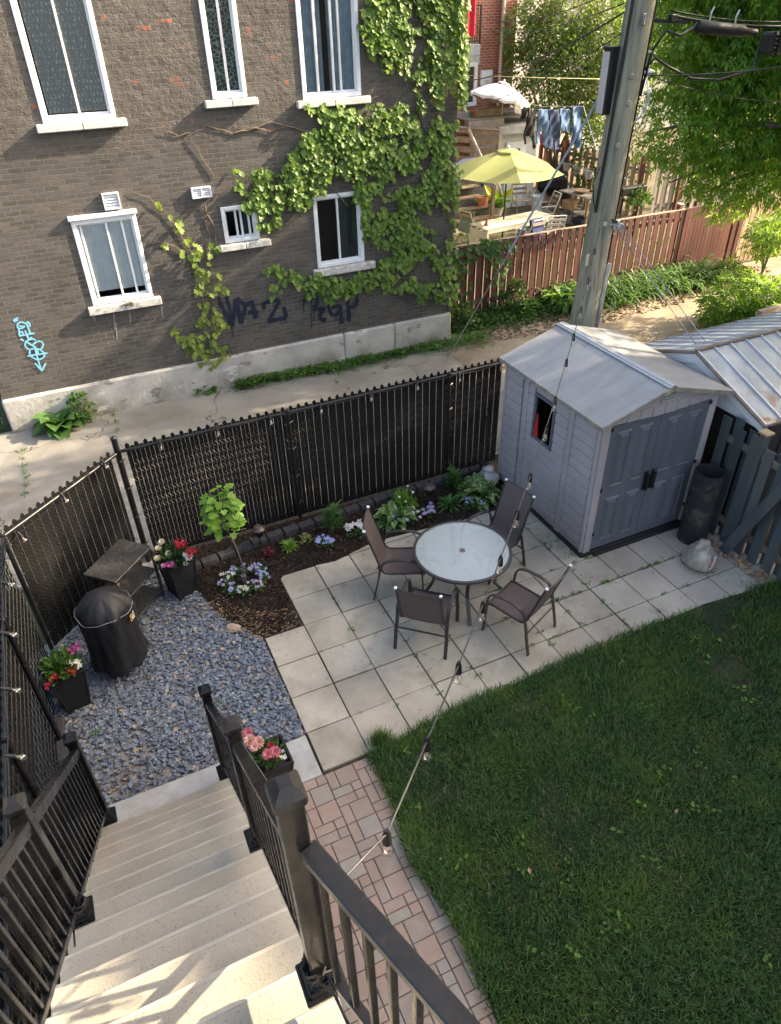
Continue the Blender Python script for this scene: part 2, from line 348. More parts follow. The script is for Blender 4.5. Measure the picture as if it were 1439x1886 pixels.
# ---------------------------------------------------------------- lawn
s = Nt('lawn_soil'); c = s.mix(s.ramp(s.noise(3, 5), .4, .6), (.012, .02, .006), (.03, .035, .012)); lawn_m = s.fin(s.pbr(c, .95, 0, s.bump(s.noise(30, 3), .5, .03)))
LA = [(.50, -2.04), (1.2, -1.96), (2.1, -1.90), (3.1, -1.87), (4.1, -1.87), (5.1, -1.86), (6.3, -1.98), (6.3, -9), (.45, -9), (.43, -4.5), (.50, -4.1), (.45, -3.6), (.40, -3.2), (.47, -2.6)]
struct(patch(LA, -.05, .006).build('lawn', lawn_m))
s = Nt('grass_blade'); i_ = s.island(); o_ = s.sep()
c = s.mix(s.ramp(i_, 0, .75), (.016, .052, .010), (.066, .138, .030)); c = s.mix(s.ramp(i_, .82, .97), c, (.145, .225, .075)); c = s.mix(s.ramp(s.noise(1.5, 4), .46, .64), c, s.mix(i_, (.042, .092, .014), (.125, .205, .040))); c = s.mix(s.ramp(i_, .975, .98), c, (.24, .20, .10))
dry = s.math('MULTIPLY', s.ramp(s.noise(1.1, 3, s.mapv((1, 1, 0))), .55, .68), s.ramp(o_[0], 4.0, 5.2)); c = s.mix(s.math('MULTIPLY', dry, s.ramp(i_, .2, .7)), c, (.19, .15, .07))
a = s.pbr(c, .5, spec=.3); t = s.n('ShaderNodeBsdfTranslucent'); s.put(t.inputs[0], s.mix(1., c, (1.6, 1.5, .8), 'MULTIPLY')); x = s.n('ShaderNodeMixShader'); x.inputs[0].default_value = .3
s.l(a, x.inputs[1]); s.l(t.outputs[0], x.inputs[2]); grass_m = s.fin(x.outputs[0])
BL = ([(-.5, 0, 0), (.5, 0, 0), (-.42, .10, .45), (.42, .10, .45), (-.25, .38, .8), (.25, .38, .8), (0, .75, 1)], [(0, 1, 3, 2), (2, 3, 5, 4), (4, 5, 6)])
def inpoly(X, Y, poly):
    r = np.zeros(len(X), bool); n = len(poly)
    for i in range(n):
        x0, y0 = poly[i]; x1, y1 = poly[(i+1) % n]
        c_ = (y0 > Y) != (y1 > Y); r ^= c_ & (X < (x1-x0)*(Y-y0)/(y1-y0+1e-12)+x0)
    return r
def smooth_noise(X, Y, f, seed):
    g = np.random.default_rng(seed).random((64, 64)); x = (X*f) % 63; y = (Y*f) % 63; i = x.astype(int); j = y.astype(int); u = x-i; v_ = y-j; u = u*u*(3-2*u); v_ = v_*v_*(3-2*v_)
    return g[i, j]*(1-u)*(1-v_)+g[i+1, j]*u*(1-v_)+g[i, j+1]*(1-u)*v_+g[i+1, j+1]*u*v_
def blades(n, poly, bb, l0, l1, edge=True):
    X = nr.uniform(bb[0], bb[1], n); Y = nr.uniform(bb[2], bb[3], n); k = inpoly(X, Y, poly); X = X[k]; Y = Y[k]
    d = smooth_noise(X+20, Y+30, 2.2, 3); bare = (X > 4.3)*smooth_noise(X+20, Y+20, 1.1, 9)*1.1
    k = nr.random(len(X)) < np.clip(.45+d*.9-bare*.75, .05, 1); X = X[k]; Y = Y[k]; d = d[k]
    th = nr.uniform(0, 2*PI, len(X)) ; th = th*.85+smooth_noise(X+9, Y+12, 3.1, 4)*4
    h = (l0+(l1-l0)*nr.random(len(X)))*(.58+.75*d); ln = nr.uniform(.25, 1.6, len(X))*h
    A = np.stack([np.cos(th), np.sin(th), 0*th], 1); B = np.stack([-np.sin(th), np.cos(th), 0*th], 1)
    ww = nr.uniform(.005, .0105, len(X))
    return np.stack([X, Y, 0*X+.004], 1), A*ww[:, None], B*ln[:, None], np.tile((0, 0, 1.), (len(X), 1))*h[:, None]
m = MB(); P, X, Y, Z = blades(190000, LA, (.38, 6.3, -5.9, -1.80), .045, .080); m.inst(BL[0], BL[1], P, X, Y, Z)
ED = [(.42, -2.02), (1.2, -1.93), (2.1, -1.86), (3.1, -1.83), (4.1, -1.83), (5.1, -1.83), (6.3, -1.95), (6.3, -2.1), (5.1, -2.0), (3.1, -2.04), (2.1, -2.08), (1.2, -2.16), (.68, -2.2), (.62, -2.8), (.55, -3.4), (.62, -4.1), (.55, -5.2), (.40, -5.2), (.40, -4.3), (.46, -3.9), (.36, -3.2), (.44, -2.6)]
P, X, Y, Z = blades(100000, ED, (.34, 6.3, -5.2, -1.80), .06, .11); m.inst(BL[0], BL[1], P, X, Y, Z)
# tussock by the patio corner
n_ = 500; a_ = nr.uniform(0, 2*PI, n_); P = np.stack([.66+nr.normal(0, .05, n_), -1.93+nr.normal(0, .04, n_), 0*a_], 1); A = np.stack([-np.sin(a_), np.cos(a_), 0*a_], 1); B = np.stack([np.cos(a_), np.sin(a_), 0*a_], 1)
m.inst(BL[0], BL[1], P, A*.005, B*nr.uniform(.04, .13, n_)[:, None], np.tile((0, 0, 1.), (n_, 1))*nr.uniform(.06, .16, n_)[:, None])
tag(m.build('grass', grass_m), 'dark green unmown grass of the lawn beside the patio', 'grass', kind='stuff')
m = MB(); P = []; D = []
for k in range(48):
    x = rnd.uniform(.6, 5.5); y = rnd.uniform(-5.2, -2.1)
    for q in range(rnd.randint(2, 5)):
        a = rnd.uniform(0, 6.28); P.append((x+rnd.gauss(0, .03), y+rnd.gauss(0, .03), rnd.uniform(.04, .07))); D.append((math.cos(a), math.sin(a), rnd.uniform(-.1, .4)))
leaves(m, P, D, None, nr.uniform(.03, .06, len(P)), nr.uniform(.02, .04, len(P)), LEAF); tag(m.build('lawn_weeds', weed), 'broad leaved weeds scattered through the dark lawn', 'weeds', kind='stuff')
m = MB(); P = [(2.75, -3.86, .07), (1.25, -3.75, .06)]; leaves(m, P, [(1, .3, .4), (.2, 1, .3)], None, .05, .03); tag(m.build('fallen_leaf_litter', pm('dead_leaf', (.34, .20, .12), .8, .3)), 'few dry brown leaves lying on the lawn', 'leaf litter', kind='stuff')
# ---------------------------------------------------------------- slate gravel and mulch
struct(patch([(-2.6, -1.52), (-.02, -1.52), (-.02, .05), (-.25, .6), (-.4, 1.4), (-1.0, 2.2), (-2.6, .9)], -.05, -.012).build('gravel_bed', pm('gravel_fines', (.20, .185, .165), .95, .35, 12, .8, 90, bd=.01)))
s = Nt('slate_chip'); i_ = s.island(); c = s.mix(i_, (.062, .078, .108), (.20, .235, .285)); c = s.mix(s.ramp(i_, .955, .96), c, (.33, .27, .20)); c = s.mix(s.math('MULTIPLY', s.ramp(s.noise(30, 3), .5, .7), .3), c, (.30, .31, .33))
slate_m = s.fin(s.pbr(c, .62, 0, s.bump(s.noise(90, 3), .3, .004), .4))
GP = [(-2.55, -1.50), (-.01, -1.50), (-.03, .04), (-.12, .18), (-.30, .42), (-.42, .8), (-.55, 1.2), (-1.0, 1.9), (-2.5, .8)]
def chips(n, poly, bb, smin, smax, thick, zb, tilt, mb, asp=(1.0, 1.7), dens=None):
    X = nr.uniform(bb[0], bb[1], n); Y = nr.uniform(bb[2], bb[3], n); k = inpoly(X, Y, poly)
    if dens is not None: k &= nr.random(n) < dens(X, Y)
    X = X[k]; Y = Y[k]; n = len(X); q = 7
    a = (np.arange(q)*2*PI/q)[None]+nr.uniform(-.32, .32, (n, q)); r = nr.uniform(.72, 1.12, (n, q)); s_ = nr.uniform(smin, smax, n)*nr.choice([.6, .8, 1, 1, 1.2], n); ap = nr.uniform(asp[0], asp[1], n)
    u = np.cos(a)*r*(s_*np.sqrt(ap))[:, None]/2; v = np.sin(a)*r*(s_/np.sqrt(ap))[:, None]/2; t = nr.uniform(.6, 1.3, n)*thick
    rz = nr.uniform(0, 2*PI, n); nx = nr.normal(0, tilt, n); ny = nr.normal(0, tilt, n)
    Zv = nrm(np.stack([nx, ny, np.ones(n)], 1)); Xv = nrm(np.stack([np.cos(rz), np.sin(rz), -(nx*np.cos(rz)+ny*np.sin(rz))], 1)); Yv = np.cross(Zv, Xv)
    P = np.stack([X, Y, nr.uniform(zb[0], zb[1], n)], 1)
    top = P[:, None]+u[..., None]*.86*Xv[:, None]+v[..., None]*.86*Yv[:, None]+(t[:, None, None]*.5)*Zv[:, None]
    mid = P[:, None]+u[..., None]*Xv[:, None]+v[..., None]*Yv[:, None]-(t[:, None, None]*.1)*Zv[:, None]
    bot = P[:, None]+u[..., None]*.8*Xv[:, None]+v[..., None]*.8*Yv[:, None]-(t[:, None, None]*.6)*Zv[:, None]
    Vv = np.concatenate([top, mid, bot], 1).reshape(-1, 3)
    f = [tuple(range(q))]+[(j, q+j, q+(j+1) % q, (j+1) % q) for j in range(q)]+[(q+j, 2*q+j, 2*q+(j+1) % q, q+(j+1) % q) for j in range(q)]
    lo = np.array([i for g in f for i in g]); sz = np.array([len(g) for g in f])
    mb.raw(Vv, (lo[None]+(np.arange(n)*3*q)[:, None]).ravel(), np.tile(sz, n))
m = MB(); dn = lambda X, Y: np.clip(1.25-1.1*smooth_noise(X+7, Y+9, 1.9, 21)**2.0, .12, 1)
chips(14500, GP, (-2.6, 0, -1.5, 1.95), .028, .062, .013, (-.006, .018), .22, m, dens=dn)
tag(m.build('slate_gravel', slate_m), 'blue grey slate chips covering the ground at the foot of the stairs', 'gravel', kind='stuff')
MP = [(-.52, 1.15), (-.42, .75), (-.30, .40), (-.08, .06), (.46, .03), (.49, .5), (.50, .93), (.56, .99), (1.0, 1.0), (1.29, .96), (1.92, 1.10), (2.5, 1.06), (3.4, 1.0), (4.2, .98), (4.25, 2.10), (2.9, 2.10), (1.5, 2.08), (-.5, 2.07), (-.62, 1.5)]
struct(patch(MP, -.05, .012).build('mulch_bed', pm('mulch_soil', (.020, .014, .010), .95, .5, 25, .9, 60, bd=.03)))
s = Nt('bark_mulch'); i_ = s.island(); c = s.mix(i_, (.012, .008, .006), (.05, .030, .020)); c = s.mix(s.ramp(i_, .93, .95), c, (.16, .085, .045)); mulch_m = s.fin(s.pbr(c, .85, 0, s.bump(s.noise(60, 3), .4, .006), .2))
m = MB(); chips(19000, MP, (-.65, 4.3, 0, 2.1), .010, .034, .009, (.012, .036), .45, m, (2.0, 5.0)); tag(m.build('bark_mulch', mulch_m), 'dark brown bark mulch in the planting bed along the fence', 'mulch', kind='stuff')
s = Nt('wood_chip'); c = s.mix(s.island(), (.12, .07, .035), (.38, .26, .14)); wc_m = s.fin(s.pbr(c, .85))
m = MB(); chips(1500, [(-.5, .85), (-.35, .35), (-.1, .0), (.45, .0), (.46, .34), (.1, .42), (-.15, .66), (-.3, 1.0)], (-.6, .6, 0, 1.1), .010, .030, .007, (.014, .03), .35, m, (2.0, 5.0))
chips(260, GP, (-2.6, 0, -1.5, 1.95), .010, .034, .007, (.018, .028), .25, m, (2.0, 4.0)); tag(m.build('wood_chips', wc_m), 'pale wood chips spilling from the mulch bed onto the gravel', 'wood chips', kind='stuff')
# edging stones
edge_m = pm('charcoal_edging', (.042, .042, .046), .9, .25, 12, .7, 40, island=.25, bd=.015)
def pathpts(pts, step):
    P = np.array(pts, float); d = np.r_[0, np.cumsum(np.linalg.norm(np.diff(P, axis=0), axis=1))]; n = int(d[-1]/step); t = (np.arange(n)+.5)*d[-1]/n
    return np.stack([np.interp(t, d, P[:, 0]), np.interp(t, d, P[:, 1])], 1)
ep = pathpts([(-.62, 1.62), (-.2, 1.66), (.5, 1.77), (1.5, 1.85), (2.9, 1.95), (4.2, 1.99)], .235)
for k, (x, y) in enumerate(ep):
    a = math.atan2(*(ep[min(k+1, len(ep)-1)]-ep[max(0, k-1)])[::-1])
    o = MB().box((0, 0, .05), (.225, .13, .12), .012).build('edging_stone', edge_m); o.location = (x, y, rnd.uniform(-.012, .004)); o.rotation_euler = (rnd.uniform(-.03, .03), rnd.uniform(-.03, .03), a+rnd.uniform(-.03, .03))
    tag(o, 'charcoal edging block in the row between bark mulch and black fence', 'edging stone', 'edging blocks along the mulch bed')
ep = pathpts([(-2.36, -.2), (-2.30, -.75), (-2.28, -1.4)], .3)
for x, y in ep:
    o = MB().box((0, 0, .04), (.13, .29, .10), .012).build('edging_stone', edge_m); o.location = (x, y, -.01); o.rotation_euler = (0, 0, rnd.uniform(-.04, .04)-.04)
    tag(o, 'grey edging block between gravel and left black fence', 'edging stone', 'edging blocks beside the stair foot')
# ---------------------------------------------------------------- dark painted brick building
WY = 6.85
paint = brickmat('painted_brick', (.076, .070, .062), (.120, .110, .099), (.160, .146, .127), .215, .0735, .0090, chips=True, bst=1.0)
b = thing('painted_brick_building', 'dark brown painted brick apartment building with white windows and ivy on its wall', 'building', (-2.55, WY, 0))
def wx(px, py): q = gy(px, py, WY); return q[0], q[2]
WIN = [  # x0, x1, z0, z1, sill proud
    (-.70, .345, 4.73, 7.2), (1.86, 2.42, 4.88, 7.2), (3.36, 4.41, 4.77, 7.2), (-.70, .31, 1.98, 3.35), (1.71, 2.34, 2.68, 3.28), (3.38, 4.34, 1.99, 3.27)]
xs = sorted({-2.55, 6.30} | {v for q in WIN for v in q[:2]}); zs = sorted({.62, 9.5} | {v for q in WIN for v in q[2:4]})
m = MB()
for i in range(len(xs)-1):
    for j in range(len(zs)-1):
        cx, cz = (xs[i]+xs[i+1])/2, (zs[j]+zs[j+1])/2
        if any(q[0] < cx < q[1] and q[2] < cz < q[3] for q in WIN): continue
        m.add([(xs[i], WY, zs[j]), (xs[i+1], WY, zs[j]), (xs[i+1], WY, zs[j+1]), (xs[i], WY, zs[j+1])], [(0, 1, 2, 3)])
for q in WIN:   # reveals
    x0, x1, z0, z1 = q[:4]; Y2 = WY+.16
    m.add([(x0, WY, z0), (x0, WY, z1), (x0, Y2, z1), (x0, Y2, z0)], [(0, 1, 2, 3)]); m.add([(x1, WY, z0), (x1, Y2, z0), (x1, Y2, z1), (x1, WY, z1)], [(0, 1, 2, 3)])
    m.add([(x0, WY, z0), (x0, Y2, z0), (x1, Y2, z0), (x1, WY, z0)], [(0, 1, 2, 3)]); m.add([(x0, WY, z1), (x1, WY, z1), (x1, Y2, z1), (x0, Y2, z1)], [(0, 1, 2, 3)])
m.add([(6.30, WY, .62), (6.30, 20, .62), (6.30, 20, 9.5), (6.30, WY, 9.5)], [(0, 1, 2, 3)]); m.add([(-2.55, WY, .62), (-2.55, WY, 9.5), (-2.55, 20, 9.5), (-2.55, 20, .62)], [(0, 1, 2, 3)])
m.add([(-2.55, WY, 9.5), (6.30, WY, 9.5), (6.30, 20, 9.5), (-2.55, 20, 9.5)], [(0, 1, 2, 3)])
m.build('wall', paint, b)
s = Nt('foundation_concrete'); o_ = s.sep(); c = s.mix(s.ramp(s.noise(1.8, 6, None, .65), .35, .65), (.36, .34, .31), (.52, .50, .46))
c = s.mix(s.math('MULTIPLY', s.ramp(o_[2], .40, .0), s.ramp(s.noise(2.2, 5), .38, .6)), c, (.19, .165, .11)); c = s.mix(s.math('MULTIPLY', s.ramp(s.noise(3.3, 4, s.mapv((1, 1, 1.8))), .62, .66), .75), c, (.17, .16, .15))
c = s.mix(s.math('MULTIPLY', s.ramp(s.noise(1.4, 4, s.mapv((1.5, 1, 3))), .62, .66), .7), c, (.62, .61, .59))
m = MB(); 
for x0, x1 in ((-2.58, 3.8), (3.806, 4.93), (4.94, 6.27)): m.box(((x0+x1)/2, 13.4, .30), (x1-x0, 13.24, .66), .03)
m.build('foundation', s.fin(s.pbr(c, .85, 0, s.bump(s.noise(14, 6), .5, .02), .25)), b)
def curtain_mb(x0, x1, z0, z1, y, amp=.02, wl=.09):
    n = max(8, int((x1-x0)/.015)); X = np.linspace(x0, x1, n); Yv = y+amp*np.sin(X*2*PI/wl)+amp*.6*np.sin(X*2*PI/(wl*2.7)+1)
    v = [(X[i], Yv[i], z) for z in (z0, z1) for i in range(n)]; return MB().add(v, [(i, i+1, n+i+1, n+i) for i in range(n-1)])
s = Nt('lace_text_curtain'); o_ = s.sep(); bt = s.n('ShaderNodeTexBrick'); s.l(s.comb(o_[0], o_[2], 0.), bt.inputs['Vector']); bt.inputs['Scale'].default_value = 1; bt.inputs['Brick Width'].default_value = .055; bt.inputs['Row Height'].default_value = .085; bt.inputs['Mortar Size'].default_value = .014
k = s.math('MULTIPLY', s.ramp(s.noise(38, 1, s.mapv((1, .2, .8))), .52, .55), s.math('SUBTRACT', 1., bt.outputs['Fac'])); lace = s.fin(s.pbr(s.mix(k, (.36, .37, .37), (.66, .67, .66)), .9))
M['lace'] = lace; M['bluecur'] = pm('blue_curtain', (.30, .39, .46), .9, .2, 8, 0); M['whitecur'] = pm('white_blind', (.82, .85, .88), .8, .06, 8, 0); M['greycur'] = pm('dim_curtain', (.055, .065, .06), .9, .3, 8, 0)
s = Nt('cell_film'); v = s.n('ShaderNodeTexVoronoi', feature='DISTANCE_TO_EDGE'); v.inputs['Scale'].default_value = 16; s.l(s.mapv((1, .01, 1)), v.inputs['Vector']); M['cell'] = s.fin(s.pbr(s.mix(s.ramp(v.outputs['Distance'], .03, .08), (.28, .40, .36), (.02, .05, .06)), .6))
def window(par, x0, x1, z0, z1, y, cur=None, muls=(.5,), fw=.065, sill=None, dz=.11, sx=.1, head=False, face=-1, depth=.13):
    """white sliding window in an opening of a wall facing -y; sash, pane, curtain and sill hang under it"""
    m = MB(); c = y+.035
    m.box(((x0+x1)/2, c, z1-fw/2), (x1-x0, .11, fw), .006); m.box(((x0+x1)/2, c, z0+fw/2), (x1-x0, .11, fw), .006)
    for xx in (x0+fw/2, x1-fw/2): m.box((xx, c-.002, (z0+z1)/2), (fw, .11, z1-z0-.01), .006)
    if head: m.box(((x0+x1)/2, y-.02, z1+.045), (x1-x0+.06, .09, .07), .008)
    f = m.build('window', M['white'], par); a0, a1, b0, b1 = x0+fw, x1-fw, z0+fw, z1-fw
    m = MB()
    for k_, t in enumerate(muls):
        xx = a0+(a1-a0)*t; m.box((xx, y+.045-.012*(k_ % 2), (b0+b1)/2), (.034, .05, b1-b0), .004)
    for xx in (a0+.014, a1-.014): m.box((xx, y+.05, (b0+b1)/2), (.028, .04, b1-b0), .003)
    for zz in (b0+.016, b1-.016): m.box(((a0+a1)/2, y+.052, zz), (a1-a0-.06, .036, .032), .003)
    m.build('sash', M['white'], f)
    MB().box(((a0+a1)/2, y+.065, (b0+b1)/2), (a1-a0, .006, b1-b0)).build('pane', M['glass'], f)
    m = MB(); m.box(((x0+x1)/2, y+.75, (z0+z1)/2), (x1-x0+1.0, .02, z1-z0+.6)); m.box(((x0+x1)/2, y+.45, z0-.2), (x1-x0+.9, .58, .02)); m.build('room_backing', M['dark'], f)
    for cm, u0, u1, w0, w1, amp in (cur or []):
        curtain_mb(a0+(a1-a0)*u0, a0+(a1-a0)*u1, b0+(b1-b0)*w0, b0+(b1-b0)*w1, y+.10, amp).build('curtain', M[cm], f, True)
    if sill:
        s0, s1, zt, zb, sm = sill; m = MB(); n = 2
        for k_ in range(n):
            q0 = s0+(s1-s0)*k_/n; q1 = s0+(s1-s0)*(k_+1)/n-.004*(k_ == 0); m.box(((q0+q1)/2, y-.005, (zt+zb)/2), (q1-q0, .20, zt-zb), .012)
        m.build('sill', M[sm], f)
    return f
window(b, *WIN[0], WY, [('lace', .06, .98, .02, 1, .012)], (.52,), sill=(-.81, .48, 4.73, 4.62, 'sillw'))
window(b, *WIN[1], WY, [('cell', 0, 1, 0, 1, .003)], (.52,), sill=(1.72, 2.57, 4.87, 4.765, 'sillw'))
window(b, *WIN[2], WY, [('bluecur', 0, .40, 0, 1, .02), ('bluecur', .52, 1, 0, 1, .02)], (.26, .56, .70), sill=(3.24, 4.55, 4.765, 4.655, 'sillw'))
window(b, *WIN[3], WY, [('whitecur', .03, .50, .10, 1, .004), ('whitecur', .5, .99, .09, 1, .004)], (.07, .52, .80), sill=(-.80, .42, 1.97, 1.84, 'sill'), head=True)
window(b, *WIN[4], WY, [('greycur', .6, 1, 0, 1, .01)], (.38, .55, .82), fw=.06, sill=(1.59, 2.51, 2.67, 2.56, 'sill'))
window(b, *WIN[5], WY, [('greycur', .5, 1, 0, 1, .02)], (.5,), sill=(3.28, 4.54, 1.98, 1.85, 'sill'))
for (x0, x1, z0, z1, two) in ((-.14, .12, 3.46, 3.71, False), (1.27, 1.60, 3.47, 3.64, True)):
    m = MB(); t = .022
    m.box(((x0+x1)/2, WY-.03, z1-t/2), (x1-x0, .06, t), .004); m.box(((x0+x1)/2, WY-.03, z0+t/2), (x1-x0, .06, t), .004); m.box((x0+t/2, WY-.03, (z0+z1)/2), (t, .06, z1-z0-2*t)); m.box((x1-t/2, WY-.03, (z0+z1)/2), (t, .06, z1-z0-2*t))
    if two: m.box(((x0+x1)/2, WY-.03, (z0+z1)/2), (.018, .055, z1-z0-2*t))
    n = 5 if not two else 4
    for k_ in range(n):
        zz = z0+t+(z1-z0-2*t)*(k_+.5)/n; m.box(((x0+x1)/2, WY-.028, zz), (x1-x0-2*t, .05, .008), 0, Matrix.Rotation(.7, 3, 'X'))
    m.box(((x0+x1)/2, WY-.004, (z0+z1)/2), (x1-x0-.02, .006, z1-z0-.02)); m.build('wall_vent', M['white'], b)
# graffiti ribbons lying on the brick
def ribbon(mb, pts, wd, y, d=.003):
    P = np.array(pts, float)
    if len(P) > 2:   # smooth the stroke
        for _ in range(2):
            Q = [P[0]]
            for i in range(len(P)-1): Q += [P[i]*.75+P[i+1]*.25, P[i]*.25+P[i+1]*.75]
            P = np.array(Q+[P[-1]])
    T = np.zeros_like(P); T[1:-1] = P[2:]-P[:-2]; T[0] = P[1]-P[0]; T[-1] = P[-1]-P[-2]; T = nrm(T); Nn = np.stack([-T[:, 1], T[:, 0]], 1); n = len(P)
    k = wd/2*(1+.18*np.sin(np.arange(n)*2.1)); A = P+Nn*k[:, None]; Bq = P-Nn*k[:, None]
    v = [(a[0], y, a[1]) for a in A]+[(a[0], y, a[1]) for a in Bq]; mb.add(v, [(i, n+i, n+i+1, i+1) for i in range(n-1)])
def crop(ox, oy, sc_, pts): return [wx(ox+x/sc_, oy+y/sc_) for x, y in pts]
navy = pm('navy_spray_paint', (.008, .012, .030), .5, .3, 12, 0)
m = MB(); S4 = 1439/320
for k_, st in enumerate([[(95, 300), (150, 420), (205, 530)], [(165, 295), (200, 420), (215, 545)], [(215, 540), (245, 320)], [(245, 310), (290, 520)], [(290, 520), (330, 360), (300, 350), (255, 310)], [(375, 325), (410, 480)], [(345, 425), (430, 425)],
           [(300, 372), (380, 345)], [(480, 400), (470, 350), (500, 345), (560, 325), (605, 330)], [(605, 330), (560, 420), (515, 500)], [(515, 500), (600, 480), (660, 480)], [(640, 380), (665, 470)], [(215, 540), (215, 640)], [(525, 500), (528, 530)],
           [(865, 300), (870, 480)], [(800, 345), (830, 310), (880, 295), (925, 320), (915, 370), (880, 385)], [(880, 405), (990, 390), (940, 440), (945, 480), (975, 495), (988, 470)], [(1090, 290), (1030, 340), (1015, 410), (1050, 455), (1105, 430), (1110, 365), (1040, 385)], [(1110, 370), (1122, 520)],
           [(1170, 275), (1182, 500)], [(1170, 280), (1230, 275), (1252, 330), (1235, 375), (1180, 385)], [(870, 480), (870, 560)], [(805, 350), (806, 440)], [(1190, 390), (1192, 510)], [(1235, 370), (1240, 410)], [(893, 410), (893, 500)], [(1075, 400), (1072, 490)]]):
    ribbon(m, crop(380, 480, S4, st), .075 if len(st) > 1 and abs(st[0][0]-st[-1][0]) > 8 else .016, WY-.006-.0004*k_)
o = m.build('graffiti', navy, b); o['label'] = 'dark navy spray painted letters with drips'
cyan = pm('pale_blue_spray_paint', (.22, .55, .72), .5, .1, 12, 0); m = MB(); S6 = 1016/140
for k_, st in enumerate([[(245, 180), (180, 210), (195, 235), (240, 205)], [(345, 265), (290, 230), (230, 260), (235, 320), (290, 325), (335, 290)], [(260, 290), (330, 300)], [(360, 235), (395, 245), (400, 300)], [(350, 240), (410, 400)], [(250, 330), (265, 425)], [(255, 425), (460, 385)], [(270, 370), (300, 365), (310, 410)], [(335, 350), (375, 440)],
           [(275, 460), (320, 490)], [(345, 395), (390, 470)], [(430, 440), (380, 470)], [(480, 480), (430, 455), (340, 500), (330, 560), (390, 605)], [(340, 490), (480, 580)], [(440, 540), (500, 490), (560, 495), (585, 545), (545, 605), (480, 590)], [(400, 600), (395, 680), (480, 740), (560, 730), (605, 680), (560, 610), (470, 590), (400, 600)], [(365, 690), (635, 650)], [(470, 590), (490, 680), (545, 860)], [(500, 600), (510, 680)], [(465, 785), (560, 885)], [(610, 785), (560, 890)]]):
    ribbon(m, crop(0, 560, S6, st), .026, WY-.006-.0004*k_)
o = m.build('graffiti', cyan, b); o['label'] = 'pale blue scribbled tag ending in a downward arrow'
m = MB()
for k_, (x, y0, y1) in enumerate([(209, 575, 607), (213, 595, 625), (297, 563, 586), (238, 572, 594), (172, 582, 592)]): ribbon(m, [wx(x, y0), wx(x+2, (y0+y1)/2), wx(x+3, y1)], .022, WY-.005-.0004*k_)
m.build('lime_streak', pm('lime_streak', (.22, .21, .20), .9, .3, 30, 0), b)
m = MB(); P = nr.normal(0, 1, (160, 3))*(.055, .012, .018)+np.array((-.13, 6.745, 1.945)); leaves(m, P, nr.normal(0, 1, (160, 3)), None, .03, .02, LEAF4); tag(m.build('moss_clump', pm('moss', (.10, .075, .03), .95, .4)), 'brown moss clump growing on a stone window sill', 'moss', kind='stuff')
# ---------------------------------------------------------------- staircase
s = Nt('stair_coating'); c = s.mix(s.ramp(s.noise(2.2, 5), .35, .65), (.315, .29, .235), (.395, .365, .30)); c = s.mix(s.math('MULTIPLY', s.ramp(s.noise(80, 2), .60, .70), .6), c, (.16, .145, .12)); c = s.mix(s.math('MULTIPLY', s.ramp(s.noise(.8, 4, s.mapv((1, 2.5, 2.5))), .52, .65), .3), c, (.33, .31, .28))
stair_m = s.fin(s.pbr(c, .75, 0, s.bump(s.noise(75, 4, None, .7), .55, .008), .3))
nose_m = pm('nosing_highlight_paint', (.40, .37, .305), .7, .12, 6, .5, 75, bd=.006)  # lighter tone paints the highlight along each step edge
RUN, RISE, Y1, Z1 = .24135, .21709, -1.8514, .2557
st = thing('staircase', 'beige coated concrete staircase running down to the gravel between black railings', 'stairs', (-1.42, -1.85, 0))
m = MB()
prof = [(Y1-.015, -.05), (Y1-.015, Z1-.035)]
for i in range(15):
    y = Y1-i*RUN; z = Z1+i*RISE
    if i: prof += [(y-.012, z-.035)]
    prof += [(y-.004, z-.042), (y+.006, z-.032), (y+.010, z-.020), (y+.006, z-.008), (y-.004, z)]
    if i < 14: prof += [(y-RUN-.012, z)]
prof += [(-7.4, Z1+14*RISE), (-7.4, Z1+14*RISE-.25), (-5.45, Z1+14*RISE-.25), (-2.5, -.05)]
x0, x1 = -2.04, -.80; n = len(prof)
v = [(x0, y, z) for y, z in prof]+[(x1, y, z) for y, z in prof]
m.add(v, [(i, (i+1) % n, n+(i+1) % n, n+i) for i in range(n)]+[tuple(range(n))[::-1], tuple(range(n, 2*n))]); m.build('steps', stair_m, st)
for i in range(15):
    y = Y1-i*RUN; z = Z1+i*RISE; m = MB(); m.ext([(x0+.02, y+.009, z-.004), (x0+.02, y+.004, z+.0015), (x0+.02, y-.014, z+.0018), (x0+.02, y-.016, z-.004)], (x1-x0-.04, 0, 0)); m.build('nosing_highlight', nose_m, st)
m = MB(); ZL = Z1+14*RISE; m.prism([(-.80, -5.23), (-.43, -6.25), (-.05, -7.4), (-.80, -7.4)], ZL-.25, ZL-.001); m.build('landing', stair_m, st)
# ---------------------------------------------------------------- railings
rail_m = pm('glossy_black_railing', (.009, .009, .010), .24, .2, 5, .02, 120, spec=.32, dirt=(.035, .03, .028), ds=30, da=.15)
def post(par, x, y, z, h):
    m = MB(); m.box((x, y, z+h/2-.02), (.080, .080, h-.04), .005); p = m.build('post', rail_m, par)
    m = MB(); m.box((x, y, z+h-.03), (.102, .102, .05), .008); a, t = .046, .020
    m.add([(x-a, y-a, z+h-.006), (x+a, y-a, z+h-.006), (x+a, y+a, z+h-.006), (x-a, y+a, z+h-.006), (x-t, y-t, z+h+.024), (x+t, y-t, z+h+.024), (x+t, y+t, z+h+.024), (x-t, y+t, z+h+.024)], [(0, 1, 5, 4), (1, 2, 6, 5), (2, 3, 7, 6), (3, 0, 4, 7), (4, 5, 6, 7)])
    m.build('post_cap', rail_m, p)
    m = MB(); m.box((x, y, z+.012), (.165, .165, .024), .006); m.box((x, y, z+.035), (.135, .135, .026), .008); m.box((x, y, z+.058), (.112, .112, .03), .01); m.build('base_plate', rail_m, p)
    return p
